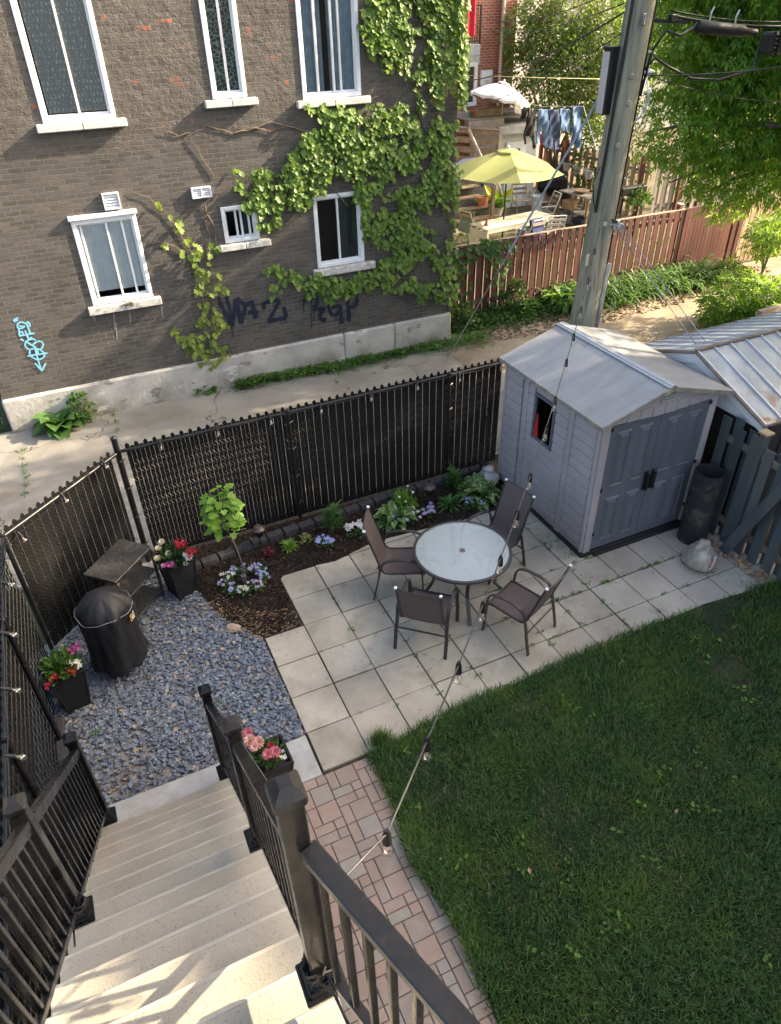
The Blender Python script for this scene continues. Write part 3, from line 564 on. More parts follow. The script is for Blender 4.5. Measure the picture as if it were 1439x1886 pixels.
def span(par, a, b_, up, lo, n, wd=.060):
    """top rail, bottom rail and balusters between two post feet a and b"""
    a = V3(a); b_ = V3(b_); d = (b_-a); L = np.linalg.norm(d[:2]); u = d/L; p0 = a+u*.044; p1 = b_-u*.044; Zv = V3((0, 0, 1))
    m = MB(); m.bar(p0+Zv*up, p1+Zv*up, wd, .046, b=.006); m.bar(p0+Zv*(up-.042), p1+Zv*(up-.042), .042, .040); m.build('top_rail', rail_m, par)
    m = MB(); m.bar(p0+Zv*lo, p1+Zv*lo, .040, .036, b=.004); m.build('bottom_rail', rail_m, par)
    for k in range(n):
        q = p0+(p1-p0)*(k+.5)/n; MB().box((q[0], q[1], q[2]+(up+lo)/2), (.027, .027, up-lo-.05), .003).build('baluster', rail_m, par)
LP1, LP2, LP3 = (-1.965, -1.765, .256), (-1.955, -3.45, 1.775), (-1.955, -4.90, 3.08)
RP1, RP2, RP3, RP4 = (-.872, -1.765, .256), (-.842, -3.45, 1.775), (-.838, -4.90, 3.08), (-.40, -6.20, ZL)
t = thing('stair_railing', 'black metal stair railing on the side of the left chain link fence', 'railing', LP1)
for q, h in ((LP1, 1.19), (LP2, 1.20), (LP3, 1.22)): post(t, *q, h)
span(t, LP1, LP2, 1.0, .10, 14); span(t, LP2, LP3, 1.0, .10, 12)
t2 = thing('stair_railing', 'black metal stair railing between the steps and the pink flower planter', 'railing', RP1)
for q, h in ((RP1, 1.2), (RP2, 1.2), (RP3, 1.31), (RP4, 1.2)): post(t2, *q, h)
span(t2, RP1, RP2, 1.0, .10, 14); span(t2, RP2, RP3, 1.0, .10, 12)
span(t2, (RP3[0]+.012, RP3[1], 3.10), (RP4[0], RP4[1], 3.10), 1.0, .12, 12, .066)
# cable ties and cord at the post feet
for (x, y, z), lb in ((LP2, 'black cord wound round the foot of the railing post on the fence side'), (RP3, 'black cord wound round the foot of the railing post above the brick path')):
    m = MB(); pts = []
    for k in range(70): a = k*.55; r = .062+.012*math.sin(k*1.7); pts.append((x+r*math.cos(a), y+r*math.sin(a), z+.07+.10*(k/70)+.012*math.sin(k*.9)))
    pts += [(x-.02, y-.09, z+.20), (x+.01, y-.16, z+.24), (x+.02, y-.34, z+.30)]; m.tube(pts, .006, 5); tag(m.build('cord', M['blkm']), lb, 'cord')
# ---------------------------------------------------------------- chain link fences with slats
slat_m = pm('black_slat', (.008, .0075, .0075), .46, .25, 3, .05, 30, island=.15, spec=.22)
wire_m = pm('black_vinyl_wire', (.020, .020, .021), .35, .1)
def link_fence(name, lab, A, B, zt=1.74, posts=(0, .333, .667, 1), corner=None, pitch=.0555, mesh=True, gapstart=.0, slw=.0515):
    A = V3((*A, 0)); B = V3((*B, 0)); d = B-A; L = np.linalg.norm(d); u = d/L; nn = V3((-u[1], u[0], 0)); Zv = V3((0, 0, 1))
    t = thing(name, lab, 'fence', A); r = Matrix(((u[0], nn[0], 0), (u[1], nn[1], 0), (0, 0, 1)))
    m = MB(); n = int((L-gapstart*2)/pitch)
    for k in range(n):
        q = A+u*(gapstart+(k+.5)*pitch); top = zt+(.082 if k % 2 == 0 else .025); w_ = slw
        x = u*w_/2; y = nn*(.004+(.004 if k % 2 else -.004)); h = nn*.004
        pts = [q-x+y+Zv*.03, q+x+y+Zv*.03, q+x+y+Zv*(top-.028), q+y+Zv*top, q-x+y+Zv*(top-.028)] if k % 2 == 0 else [q-x+y+Zv*.03, q+x+y+Zv*.03, q+x+y+Zv*top, q-x+y+Zv*top]
        m.ext(pts, h)
    m.build('slat_panel', slat_m, t)
    if mesh:
        m = MB(); nz = int((zt-.03)/.058)
        for k in range(n+1):
            q = A+u*(gapstart+k*pitch); pts = []
            for j in range(nz+1): pts.append(q+u*(pitch*.52*(1 if j % 2 else -1))-nn*(.012 if j % 2 else .004)+Zv*(.03+j*(zt-.03)/nz))
            m.tube(pts, .0021, 4, False)
        m.build('wire_mesh', wire_m, t)
    m = MB(); m.tube([A+u*.02-nn*.03+Zv*zt, B-u*.02-nn*.03+Zv*zt], .0215, 12); m.build('top_rail', M['blk'], t, 'auto')
    for f_ in posts:
        q = A+u*L*f_-nn*.045; h = zt+.03; rr = .027
        if corner is not None and f_ in corner: h = zt+.17; rr = .038; q = A+u*L*f_
        m = MB(); m.lathe([(rr, -.05), (rr, h), (rr*1.12, h), (rr*1.12, h+.012), (rr*.5, h+.035)], q, 14); p = m.build('post', M['blk'], t, 'auto')
        for zz in (.3, .75, 1.2, 1.6): m = MB(); m.tube([q-u*(rr+.004)+Zv*zz, q-nn*(rr+.004)+Zv*zz, q+u*(rr+.03)+Zv*(zz+.01)], .008, 6); m.build('clamp', M['blk'], p)
    return t
link_fence('slatted_fence', 'long black slatted chain link fence between the alley and the mulch bed', (-1.0, 2.12), (4.66, 2.14), posts=(0, .385, .815), corner=(0,), gapstart=.10)
link_fence('slatted_fence', 'short diagonal panel of black slatted chain link behind the grill', (-2.34, .90), (-1.03, 2.08), posts=(0,), gapstart=.07, slw=.0545)
link_fence('slatted_fence', 'black slatted chain link fence running beside the stairs at the left edge', (-2.42, -4.6), (-2.35, .86), posts=(.25, .5, .75), gapstart=.05)
# ---------------------------------------------------------------- plastic garden shed
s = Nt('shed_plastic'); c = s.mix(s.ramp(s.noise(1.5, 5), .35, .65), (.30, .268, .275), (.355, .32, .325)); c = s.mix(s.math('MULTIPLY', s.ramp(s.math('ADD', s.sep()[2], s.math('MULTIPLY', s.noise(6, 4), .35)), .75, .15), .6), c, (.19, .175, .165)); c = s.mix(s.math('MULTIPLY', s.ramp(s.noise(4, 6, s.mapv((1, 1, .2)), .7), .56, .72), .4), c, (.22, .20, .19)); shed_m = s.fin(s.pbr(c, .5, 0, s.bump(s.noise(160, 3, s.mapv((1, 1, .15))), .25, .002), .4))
door_m = pm('shed_door_plastic', (.095, .102, .122), .48, .12, 2, .15, 120, dirt=(.15, .155, .17), ds=2.2, da=.35, sv=(1, 1, .6))
s = Nt('shed_roof_plastic'); c = s.mix(s.ramp(s.noise(1.3, 5), .35, .65), (.245, .25, .26), (.315, .315, .32)); c = s.mix(s.math('MULTIPLY', s.ramp(s.noise(6, 5, s.mapv((.35, 1.2, .35))), .48, .70), .5), c, (.19, .18, .165)); c = s.mix(s.math('MULTIPLY', s.ramp(s.noise(26, 3), .66, .72), .5), c, (.15, .14, .12)); roof_m = s.fin(s.pbr(c, .48, 0, s.bump(s.noise(70, 3), .15, .003), .4))
SX0, SX1, SY0, SY1 = 4.30, 6.08, -.43, 1.66
sh = thing('garden_shed', 'lilac grey plastic garden shed with double doors and grey gable roof', 'shed', (5.19, -.43, 0))
m = MB(); m.box(((SX0+SX1)/2, (SY0+SY1)/2, .03), (SX1-SX0+.08, SY1-SY0+.08, .06), .008); m.box((5.2, SY0-.06, .025), (1.5, .07, .05), .006); m.build('base', M['blkm'], sh)
RZ, EZ = 2.33, 2.06; XM = (SX0+SX1)/2
m = MB(); m.box((SX0+.02, (SY0+SY1)/2, .06+.99), (.04, SY1-SY0, 1.98)); m.box((SX1-.02, (SY0+SY1)/2, .06+.99), (.04, SY1-SY0, 1.98)); m.box((XM, SY1-.02, 1.05), (SX1-SX0-.084, .04, 1.97))
# pilasters and clapboards on the left side
side = [(SY0, SY0+.05), (SY0+.50, SY0+.60), (SY0+1.50, SY0+1.60), (SY1-.05, SY1)]
for y0, y1 in side: m.box((SX0-.012, (y0+y1)/2, 1.05), (.044, y1-y0, 1.975), .008)
for zz, hh in ((.11, .10), (1.98, .12)): m.box((SX0-.005, (SY0+SY1)/2, zz), (.014, SY1-SY0-.1, hh), .005)
def lap(y0, y1, zs_, k):
    for z0, z1 in zs_:
        pr_ = ((0., z1-.003), (-.018, z1-.012), (-.024, z1-.022), (-.030, z0+.018), (-.024, z0+.006), (0., z0+.003))
        m.add([(SX0+a, yy, z) for a, z in pr_ for yy in (y0, y1)], [(2*i, 2*i+1, 2*i+3, 2*i+2) for i in range(5)]+[(0, 2, 4, 6, 8, 10), (1, 11, 9, 7, 5, 3)])
hz = [(.16+k*.147, .16+(k+1)*.147) for k in range(12)]
lap(SY0+.06, SY0+.49, hz, 0); lap(SY1-.44+.0, SY1-.06, hz, 0)
for z0, z1 in hz:
    if z1 < 1.19 or z0 > 1.84: lap(SY0+.61, SY0+1.49, [(z0, z1)], 0)
    else: lap(SY0+.61, .475-.03, [(z0, z1)], 0); lap(.90+.03, SY0+1.49, [(z0, z1)], 0)
# front frame and gable
m.box((SX0+.055, SY0-.004, 1.03), (.11, .05, 1.94), .008); m.box((SX1-.055, SY0-.004, 1.03), (.11, .05, 1.94), .008)
gab = [(SX0-.0, 2.0), (SX1+.0, 2.0), (SX1, EZ-.02), (XM+.12, RZ-.03), (XM-.12, RZ-.03), (SX0, EZ-.02)]
m.ext([(x, SY0-.03, z) for x, z in gab], (0, .05, 0)); m.ext([(x, SY1-.045, z) for x, z in gab], (0, .045, 0))
for k in range(8): 
    xx = SX0+.22+k*.192; m.box((xx, SY0-.034, 2.035), (.184, .012, .06+.10*(1-abs(xx-XM)/.95)), .004)
m.build('wall', shed_m, sh)
m = MB()
for k in range(3): m.box((XM, SY0-.045, 2.15+k*.036), (.22, .02, .020), .005, Matrix.Rotation(-.5, 3, 'X'))
m.build('gable_vent', shed_m, sh)
def door(x0, x1):
    m = MB(); z0, z1 = .07, 1.985; yf = SY0-.012; st_, pn = .07, .5
    m.box(((x0+x1)/2, yf+.018, (z0+z1)/2), (x1-x0, .03, z1-z0), .004); w_ = x1-x0
    pw = (w_-.11*3)/2
    for c_ in range(2):
        px0 = x0+.11+c_*(pw+.11)
        for za, zb in ((.20, .88), (1.06, 1.86)):   # raised panels with a moulded rim
            for (a, c0, d0) in ((px0, za, .0), ):
                X0, X1 = px0, px0+pw; e = .035
                m.add([(X0, yf+.003, za), (X1, yf+.003, za), (X1, yf+.003, zb), (X0, yf+.003, zb), (X0+e*.5, yf-.020, za+e*.5), (X1-e*.5, yf-.020, za+e*.5), (X1-e*.5, yf-.020, zb-e*.5), (X0+e*.5, yf-.020, zb-e*.5),
                       (X0+e, yf+.002, za+e), (X1-e, yf+.002, za+e), (X1-e, yf+.002, zb-e), (X0+e, yf+.002, zb-e), (X0+e*1.9, yf-.022, za+e*1.9), (X1-e*1.9, yf-.022, za+e*1.9), (X1-e*1.9, yf-.022, zb-e*1.9), (X0+e*1.9, yf-.022, zb-e*1.9)],
                      [(i+j, i+(j+1) % 4, i+4+(j+1) % 4, i+4+j) for i in (0, 4, 8) for j in range(4)]+[(12, 13, 14, 15)])
    return m
for (x0, x1, hx) in ((SX0+.115, XM-.003, -1), (XM+.003, SX1-.115, 1)):
    d = door(x0, x1).build('door', door_m, sh); hxx = XM+hx*.055; m = MB()
    m.box((hxx, SY0-.075, .99), (.03, .022, .27), .008); m.box((hxx, SY0-.045, 1.09), (.032, .06, .03), .004); m.box((hxx, SY0-.045, .89), (.032, .06, .03), .004); m.box((hxx, SY0-.028, .99), (.05, .014, .30), .004); m.build('handle', M['blk'], d)
    m = MB(); 
    for zz in (.35, 1.05, 1.93): m.box(((x0 if hx < 0 else x1), SY0-.03, zz), (.03, .02, .05), .003)
    m.build('hinge', M['blk'], d)
OV = .10; ye, yb = SY0-.09, SY1+.06
def roofside(sx, y0, y1, x_e, x_r, z_e, z_r, th): return [(x_e, y0, z_e), (x_r, y0, z_r), (x_r, y1, z_r), (x_e, y1, z_e)]
m = MB()
for sg in (-1, 1):
    xe = SX0-.10 if sg < 0 else SX1+.16
    m.ext([(xe, ye, EZ-.01), (XM, ye, RZ+.02), (XM, yb, RZ+.02), (xe, yb, EZ-.01)], (0, 0, -.045))
r = m.build('roof', roof_m, sh)
cap_m = pm('ridge_cap_plastic', (.40, .41, .43), .45, .06)
m = MB()
for sg in (-1, 1): m.ext([(XM, ye-.01, RZ+.032), (XM+sg*.07, ye-.01, RZ+.010), (XM+sg*.07, yb+.01, RZ+.010), (XM, yb+.01, RZ+.032)], (0, 0, .012)); m.bar((XM+sg*.035, ye, RZ+.036), (XM+sg*.035, yb, RZ+.036), .012, .012)
m.build('ridge_cap', cap_m, r)
m = MB(); m.bar((SX0-.105, ye, EZ-.035), (SX0-.105, yb, EZ-.035), .02, .05); m.bar((SX1+.165, ye, EZ-.035), (SX1+.165, yb, EZ-.035), .02, .05); m.bar((SX0-.11, ye-.011, EZ-.035), (XM, ye-.011, RZ-.005), .022, .05); m.bar((SX1+.17, ye-.011, EZ-.035), (XM, ye-.011, RZ-.005), .022, .05)
m.build('eave_trim', pm('weathered_eave', (.20, .185, .18), .75, .2, 10, .4, 30, dirt=(.36, .30, .16), ds=7, da=.9), r)
m = MB(); y0, y1, z0, z1 = .475, .90, 1.19, 1.83
for (yc, zc, dy, dz) in ((y0, (z0+z1)/2, .035, z1-z0+.035), (y1, (z0+z1)/2, .035, z1-z0+.035)): m.box((SX0-.014, yc, zc), (.05, dy, dz), .006)
for zc in (z0, z1): m.box((SX0-.013, (y0+y1)/2, zc), (.048, y1-y0-.035, .035), .006)
wf = m.build('window', door_m, sh); MB().box((SX0-.012, (y0+y1)/2, (z0+z1)/2), (.006, y1-y0-.03, z1-z0-.03)).build('pane', M['glass'], wf); MB().box((SX0-.002, (y0+y1)/2, (z0+z1)/2), (.004, y1-y0, z1-z0)).build('dark_interior', M['dark'], wf)
m = MB(); m.lathe([(.05, 0), (.012, .32), (.008, .34)], (SX0-.022, .84, 1.22), 10); o = m.build('red_cone', pm('red_plastic', (.42, .02, .015), .5, .1), wf); o.scale = (.25, 1, 1); o.location = (SX0-.019-BASE[wf.name][0]-.25*(SX0-.022-BASE[wf.name][0])+.003, 0, 0)
# ---------------------------------------------------------------- neighbour's metal roofed shed
s = Nt('metal_roof'); c = s.mix(s.ramp(s.noise(2.3, 5), .35, .65), (.27, .30, .345), (.40, .43, .48)); o_ = s.sep()
rk = s.math('MULTIPLY', s.ramp(s.noise(3.2, 6, None, .68), .50, .56), s.ramp(o_[2], 2.02, 1.80)); rk = s.math('MULTIPLY', rk, s.ramp(o_[1], .2, -.1)); c = s.mix(rk, c, s.mix(s.noise(20, 3), (.16, .06, .025), (.30, .15, .08)))
mroof = s.fin(s.pbr(c, s.ramp(s.noise(6, 3), .3, .7, .35, .6), .35, s.bump(s.noise(1.8, 3), .5, .06)))
ms = thing('metal_roofed_shed', 'dark brown shed with silver standing seam roof and rusty edge behind the grey fence', 'shed', (7.6, .2, 0))
rz_, ez_ = 2.24, 1.76; ry, fy, by = .28, -1.02, 1.62; xa, xb = 6.33, 11.0
m = MB(); m.box(((6.42+xb)/2, (fy+by)/2, .86), (xb-6.42-.1, by-fy-.24, 1.72)); m.ext([(6.47, fy+.12, 1.72), (6.47, by-.12, 1.72), (6.47, ry, rz_-.06)], (xb-6.6, 0, 0))
for k in range(9): m.box((6.463, fy+.2+k*.27, .86), (.015, .02, 1.70))
for k in range(12): m.box((6.6+k*.3, fy+.113, .86), (.02, .015, 1.70))
m.build('wall', pm('brown_metal_siding', (.040, .032, .034), .5, .2, 3, .08), ms)
m = MB(); m.ext([(xa+.03, fy+.03, ez_-.02), (xa+.03, ry, rz_-.03), (xa+.03, ry, rz_-.16), (xa+.03, fy+.03, ez_-.12)], (.02, 0, 0)); m.ext([(xa+.03, by-.03, ez_-.02), (xa+.03, ry, rz_-.03), (xa+.03, ry, rz_-.16), (xa+.03, by-.03, ez_-.12)], (.02, 0, 0)); m.ext([(xa+.06, fy+.12, ez_-.10), (xa+.06, by-.12, ez_-.10), (xa+.06, ry, rz_-.10)], (.02, 0, 0)); m.build('fascia', M['white'], ms)
m = MB()
for yy in (fy, by): m.ext([(xa, yy, ez_), (xb, yy, ez_), (xb, ry, rz_), (xa, ry, rz_)], (0, 0, .012))
r = m.build('roof', mroof, ms); m = MB()
for k in range(17):
    xx = xa+.02+k*.285
    for yy in (fy, by): m.bar((xx, yy, ez_+.022), (xx, ry, rz_+.022), .022, .024)
m.build('standing_seam', pm('seam_metal', (.50, .53, .57), .4, .1, 5, .05, metal=.3), r); m = MB(); m.bar((xa, ry, rz_+.03), (xb, ry, rz_+.03), .05, .02); m.bar((xa-.006, fy-.004, ez_+.004), (xb, fy-.004, ez_+.004), .02, .03); m.bar((xa-.008, by, ez_+.004), (xb, by, ez_+.004), .03, .04); m.bar((xa-.006, fy, ez_+.006), (xa-.006, ry, rz_+.006), .02, .03); m.bar((xa-.006, by, ez_+.006), (xa-.006, ry, rz_+.006), .02, .03)
m.build('edge_flashing', pm('rusty_flashing', (.20, .145, .11), .8, .4, 6, .4, 40), r)
# ---------------------------------------------------------------- grey board fence and leaning plank
gfm = pm('grey_painted_board', (.060, .072, .080), .7, .22, 4, .3, 40, island=.25, dirt=(.16, .12, .08), ds=3, da=.35, sv=(1, 1, .15))
gw = pm('bare_fence_rail', (.15, .125, .09), .8, .25, 5, .4, 40, sv=(1, .2, 1))
gf = thing('board_fence', 'weathered grey board on board fence between patio corner and brown shed', 'fence', (6.25, -1.6, 0))
m = MB(); y = -.58; k = 0
while y > -3.8:
    side_ = -.035 if k % 2 == 0 else .055; h = 1.68+rnd.uniform(-.04, .05)-(.12 if k > 4 else 0); w_ = .135
    if not (-1.07 > y > -1.20): m.box((6.25+side_, y, h/2), (.02, w_, h), .003, Matrix.Rotation(rnd.uniform(-.015, .015), 3, 'X'))
    y -= .118; k += 1
m.build('board', gfm, gf); m = MB()
for zz in (.28, 1.42): m.box((6.26, -2.1, zz), (.05, 3.1, .085), .004)
m.build('rail', gw, gf); m = MB(); m.box((6.25, -1.13, .87), (.095, .095, 1.74), .005); p = m.build('post', gfm, gf); m = MB(); m.box((6.25, -1.13, 1.755), (.135, .135, .03), .004); m.build('post_cap', pm('raw_wood_cap', (.42, .30, .15), .7, .15, 10, .2), p)
m = MB(); m.bar((6.02, -1.22, .02), (6.12, -1.78, 1.64), .14, .022, up=(1, 0, 0), b=.003); tag(m.build('loose_plank', gfm), 'loose grey plank leaning aslant on the board fence', 'plank')
# rolled rubber mat
s = Nt('rubber_mat'); v = s.n('ShaderNodeTexChecker'); v.inputs['Scale'].default_value = 90; s.l(s.tc.outputs['Object'], v.inputs['Vector']); c = s.mix(s.ramp(s.noise(4, 6, None, .7), .5, .68), (.022, .022, .024), (.10, .085, .065)); rub = s.fin(s.pbr(c, .8, 0, s.bump(s.math('ADD', v.outputs['Fac'], s.noise(80, 2)), .6, .006), .3))
m = MB(); n = 60; R0 = .195; H = 1.08; pr = []
for k in range(n+1):
    a = k/n*2*PI*1.22; r = R0-.022*(k/n); pr.append((r*math.cos(a), r*math.sin(a)*1.02))
q = np.array(pr); th = .014; inn = q*(1-th/R0); v = []; 
for zz in (0, H): v += [(x+.035*zz, y_, zz) for x, y_ in q]+[(x+.035*zz, y_, zz) for x, y_ in inn]
N1 = n+1; f = []
for k in range(n): f += [(k, k+1, 2*N1+k+1, 2*N1+k), (N1+k+1, N1+k, 3*N1+k, 3*N1+k+1), (2*N1+k, 2*N1+k+1, 3*N1+k+1, 3*N1+k)]
f += [(0, 2*N1, 3*N1, N1), (n, N1+n, 3*N1+n, 2*N1+n)]; m.add(v, f); o = m.build('rolled_mat', rub, None, 'auto'); o.location = (5.90, -.79, 0); o.rotation_euler = (0, 0, .6); tag(o, 'upright roll of dirty black rubber matting beside the grey shed doors', 'mat roll')
# soil bag with printed strip
bagm = pm('dirty_plastic_bag', (.32, .29, .25), .4, .3, 7, .35, 25, dirt=(.20, .155, .10), ds=5, da=.8, bd=.01)
t = thing('soil_bag', 'half full dirty plastic soil bag slumped on a patio slab by the fence', 'bag', (5.58, -1.24, 0)); m = MB()
wob = lambda th, i, k: 1+.05*np.sin(3*th+i*.8)+.05*np.sin(7*th+i*1.7)+.03*np.sin(11*th-i*1.1)+max(0, i-3)*.085*np.cos(2*th-1.2)
m.lathe([(.10, 0), (.19, .015), (.212, .06), (.208, .12), (.20, .17), (.18, .215), (.15, .25), (.12, .275), (.11, .31), (.07, .30), (.03, .27)], (5.58, -1.24, 0), 30, None, wob); m.build('sack', bagm, t, True)
m = MB(); V_ = []; 
for i in range(9):
    zz = .03+i*.026; 
    for j in range(3): a = -1.95+j*.16+.055*i; r = .212-.02*max(0, (zz-.14)/.1); V_.append((5.58+r*math.cos(a), -1.24+r*math.sin(a), zz+.012*j))
m.add(V_, [(i*3+j, i*3+j+1, i*3+j+4, i*3+j+3) for i in range(8) for j in range(2)]); lb_ = m.build('label_strip', pm('print_white', (.6, .6, .6), .4, .1), t, True)
m = MB()
for i in range(6):
    zz = .045+i*.033; a = -1.87+.07*i; r = .2165-.02*max(0, (zz-.14)/.1); c_ = V3((5.58+r*math.cos(a), -1.24+r*math.sin(a), zz)); ta = V3((-math.sin(a), math.cos(a), .1)); up = V3((.05, .02, 1)); m.bar(c_-ta*.022, c_+ta*.022, .004, .011, up)
m.build('print', pm('print_red', (.40, .02, .03), .4, .1), lb_)
# clear bag by the back of the shed
m = MB(); m.lathe([(.06, 0), (.15, .02), (.17, .10), (.13, .19), (.07, .23), (.05, .26), (.09, .30), (.02, .29)], (4.08, 1.62, 0), 22, None, lambda th, i, k: 1+.16*np.sin(3*th+i)+.09*np.sin(8*th+2*i)); o = m.build('crumpled_bag', pm('clear_bag', (.42, .42, .42), .25, .2, 9, .5, 18, bd=.02), None, True); tag(o, 'crumpled clear plastic bag lying between shed and hosta', 'bag')
m = MB(); m.box((4.16, 1.86, .12), (.14, .12, .24), .02); m.tube([(4.16, 1.86, .1), (4.17, 1.9, 1.05)], .014, 8); o = m.build('shovel', M['blkm']); tag(o, 'black shovel standing in the corner of fence and shed', 'shovel')
# ---------------------------------------------------------------- patio table
frame_m = pm('brown_black_frame', (.030, .026, .025), .38, .15, 8, .04)
s = Nt('rippled_glass'); 
vv = s.n('ShaderNodeTexVoronoi'); vv.inputs['Scale'].default_value = 95; s.l(s.tc.outputs['Object'], vv.inputs['Vector']); n_ = s.bump(vv.outputs['Distance'], .45, .004)
tr = s.n('ShaderNodeBsdfTransparent'); s.put(tr.inputs[0], (.80, .86, .84)); gl = s.n('ShaderNodeBsdfGlossy'); gl.inputs['Roughness'].default_value = .12; s.l(n_, gl.inputs['Normal']); df = s.n('ShaderNodeBsdfDiffuse'); s.put(df.inputs[0], (.50, .57, .55)); s.l(n_, df.inputs['Normal'])
x1_ = s.n('ShaderNodeMixShader'); x1_.inputs[0].default_value = .36; s.l(tr.outputs[0], x1_.inputs[1]); s.l(df.outputs[0], x1_.inputs[2]); x2_ = s.n('ShaderNodeMixShader'); x2_.inputs[0].default_value = .26; s.l(x1_.outputs[0], x2_.inputs[1]); s.l(gl.outputs[0], x2_.inputs[2]); tglass = s.fin(x2_.outputs[0])
TX, TY = 2.47, -.37
t = thing('patio_table', 'round patio table with rippled glass top and dark metal legs', 'table', (TX, TY, 0))
m = MB(); m.lathe([(.022, .722), (.565, .722), (.565, .728), (.022, .728)], (TX, TY, 0), 64); m.build('glass_top', tglass, t)
m = MB(); pts = [(TX+.58*math.cos(a), TY+.58*math.sin(a), .718) for a in np.linspace(0, 2*PI, 65)]
pr = [(.562, .700), (.592, .698), (.603, .712), (.598, .730), (.575, .736), (.562, .732)]; n = 64; v = [(TX+r*math.cos(k*2*PI/n), TY+r*math.sin(k*2*PI/n), z) for r, z in pr for k in range(n)]; q = len(pr); m.add(v, [(i*n+k, i*n+(k+1) % n, ((i+1) % q)*n+(k+1) % n, ((i+1) % q)*n+k) for i in range(q) for k in range(n)]); m.build('rim', frame_m, t, 'auto')
MB().lathe([(.030, .715), (.034, .735), (.018, .737), (.0, .737)], (TX, TY, 0), 20).build('umbrella_hole_plug', pm('plug', (.12, .09, .08), .5, .1), t)
for k in range(4):
    a = rad(-107+90*k); c_, s_ = math.cos(a), math.sin(a); m = MB(); pts = []
    for u in np.linspace(0, 1, 9): r = .50-.28*math.sin(u*PI*.5)*(1-u)*1.6+.07*u*u-.02; pts.append((TX+(.52-.20*math.sin(PI*u)+.04*u)*c_, TY+(.52-.20*math.sin(PI*u)+.04*u)*s_, .70*(1-u)))
    for i in range(8): m.bar(pts[i], pts[i+1], .045, .022, up=(c_, s_, 0), b=.003)
    m.build('leg', frame_m, t)
    m = MB(); sp = [(TX+r*c_-.06*math.sin(r*5)*s_, TY+r*s_+.06*math.sin(r*5)*c_, z) for r, z in ((.55, .694), (.45, .69), (.34, .66), (.27, .60), (.24, .50), (.24, .40))]
    for i in range(5): m.bar(sp[i], sp[i+1], .035, .014, up=(c_, s_, .3), b=.002)
    m.build('brace', M['alu'] if False else frame_m, t)
# ---------------------------------------------------------------- sling chairs
s = Nt('sling_fabric'); ch = s.n('ShaderNodeTexChecker'); ch.inputs['Scale'].default_value = 150; s.l(s.tc.outputs['Object'], ch.inputs['Vector']); c = s.mix(ch.outputs['Fac'], (.050, .036, .033), (.145, .112, .105)); c = s.mix(s.ramp(s.noise(2, 4), .35, .7), c, s.mix(1., c, (1.25, 1.2, 1.2), 'MULTIPLY'))
sling_m = s.fin(s.pbr(c, .65, 0, s.bump(ch.outputs['Fac'], .3, .003), .35))
CAPW = pm('white_end_cap', (.75, .75, .74), .4, .05)
def chair(lab):
    t = thing('patio_chair', lab, 'chair', (0, 0, 0), 'sling chairs around the glass table')
    prof = [(.29, .40), (.24, .418), (.10, .405), (-.05, .392), (-.17, .385), (-.225, .41), (-.262, .50), (-.31, .66), (-.365, .84), (-.43, 1.03)]
    P = np.array(prof); 
    for _ in range(2):
        Q = [P[0]]
        for i in range(len(P)-1): Q += [P[i]*.75+P[i+1]*.25, P[i]*.25+P[i+1]*.75]
        P = np.array(Q+[P[-1]])
    n = len(P); W = .245; xs_ = np.linspace(-W, W, 7); v = [(x, y+.018*(1-(x/W)**2)*(-1 if z > .45 else 0), z-.018*(1-(x/W)**2)*(1 if z < .45 else 0)) for y, z in P for x in xs_]
    m = MB(); m.add(v, [(i*7+k, i*7+k+1, (i+1)*7+k+1, (i+1)*7+k) for i in range(n-1) for k in range(6)]); m.build('sling', sling_m, t, True)
    for sx in (-1, 1):
        m = MB(); m.tube([(sx*.25, y, z) for y, z in P], .0135, 8); m.build('side_rail', frame_m, t, 'auto')
        MB().box((sx*.25, P[-1][0]-.004, P[-1][1]+.012), (.032, .036, .026), .006).build('end_cap', CAPW, t)
        u = [(.285, .0), (.268, .30), (.262, .50), (.235, .585), (.17, .632), (.05, .648), (-.10, .640), (-.19, .612), (-.235, .55), (-.262, .42), (-.345, 0)]; U_ = np.array(u)
        for _ in range(2):
            Q = [U_[0]]
            for i in range(len(U_)-1): Q += [U_[i]*.75+U_[i+1]*.25, U_[i]*.25+U_[i+1]*.75]
            U_ = np.array(Q+[U_[-1]])
        pf = [(sx*(.292+.008*(z < .3)), y, z) for y, z in U_]; zs_ = U_[:, 1]; k0 = int(np.argmax(U_[:, 1] > .45)); k1 = len(U_)-1-int(np.argmax(U_[::-1, 1] > .45))
        def flat(a, b_, nm):
            m = MB()
            for i in range(a, b_): m.bar(pf[i], V3(pf[i+1])+nrm(V3(pf[i+1])-V3(pf[i]))*.004, .042, .019, up=(0, -pf[i+1][2]+pf[i][2]+1e-3, pf[i+1][1]-pf[i][1]), b=.004)
            return m.build(nm, frame_m, t)
        flat(0, k0, 'leg'); flat(k0, k1, 'armrest'); flat(k1, len(pf)-1, 'leg')
        m = MB(); m.bar((sx*.25, .25, .415), (sx*.292, .26, .42), .018, .018); m.bar((sx*.25, -.262, .50), (sx*.292, -.245, .50), .018, .018); m.build('bracket', frame_m, t)
    for pts_ in ([(-.292, -.285, .30), (.292, -.285, .30)], [(-.25, .285, .40), (.25, .285, .40)], [(-.25, -.43, 1.03), (-.12, -.455, 1.022), (.12, -.455, 1.022), (.25, -.43, 1.03)]): m = MB(); m.tube(pts_, .011, 8); m.build('crossbar', frame_m, t, 'auto')
    return t
labs = ['brown sling patio chair nearest the lawn and stairs, its back to the viewer', 'brown sling patio chair right of the table, its back toward the grey fence', 'brown sling patio chair seen from its side left of the table by the mulch bed', 'brown sling patio chair behind the table beside the shed wall, facing the viewer']
c0 = chair(labs[0])
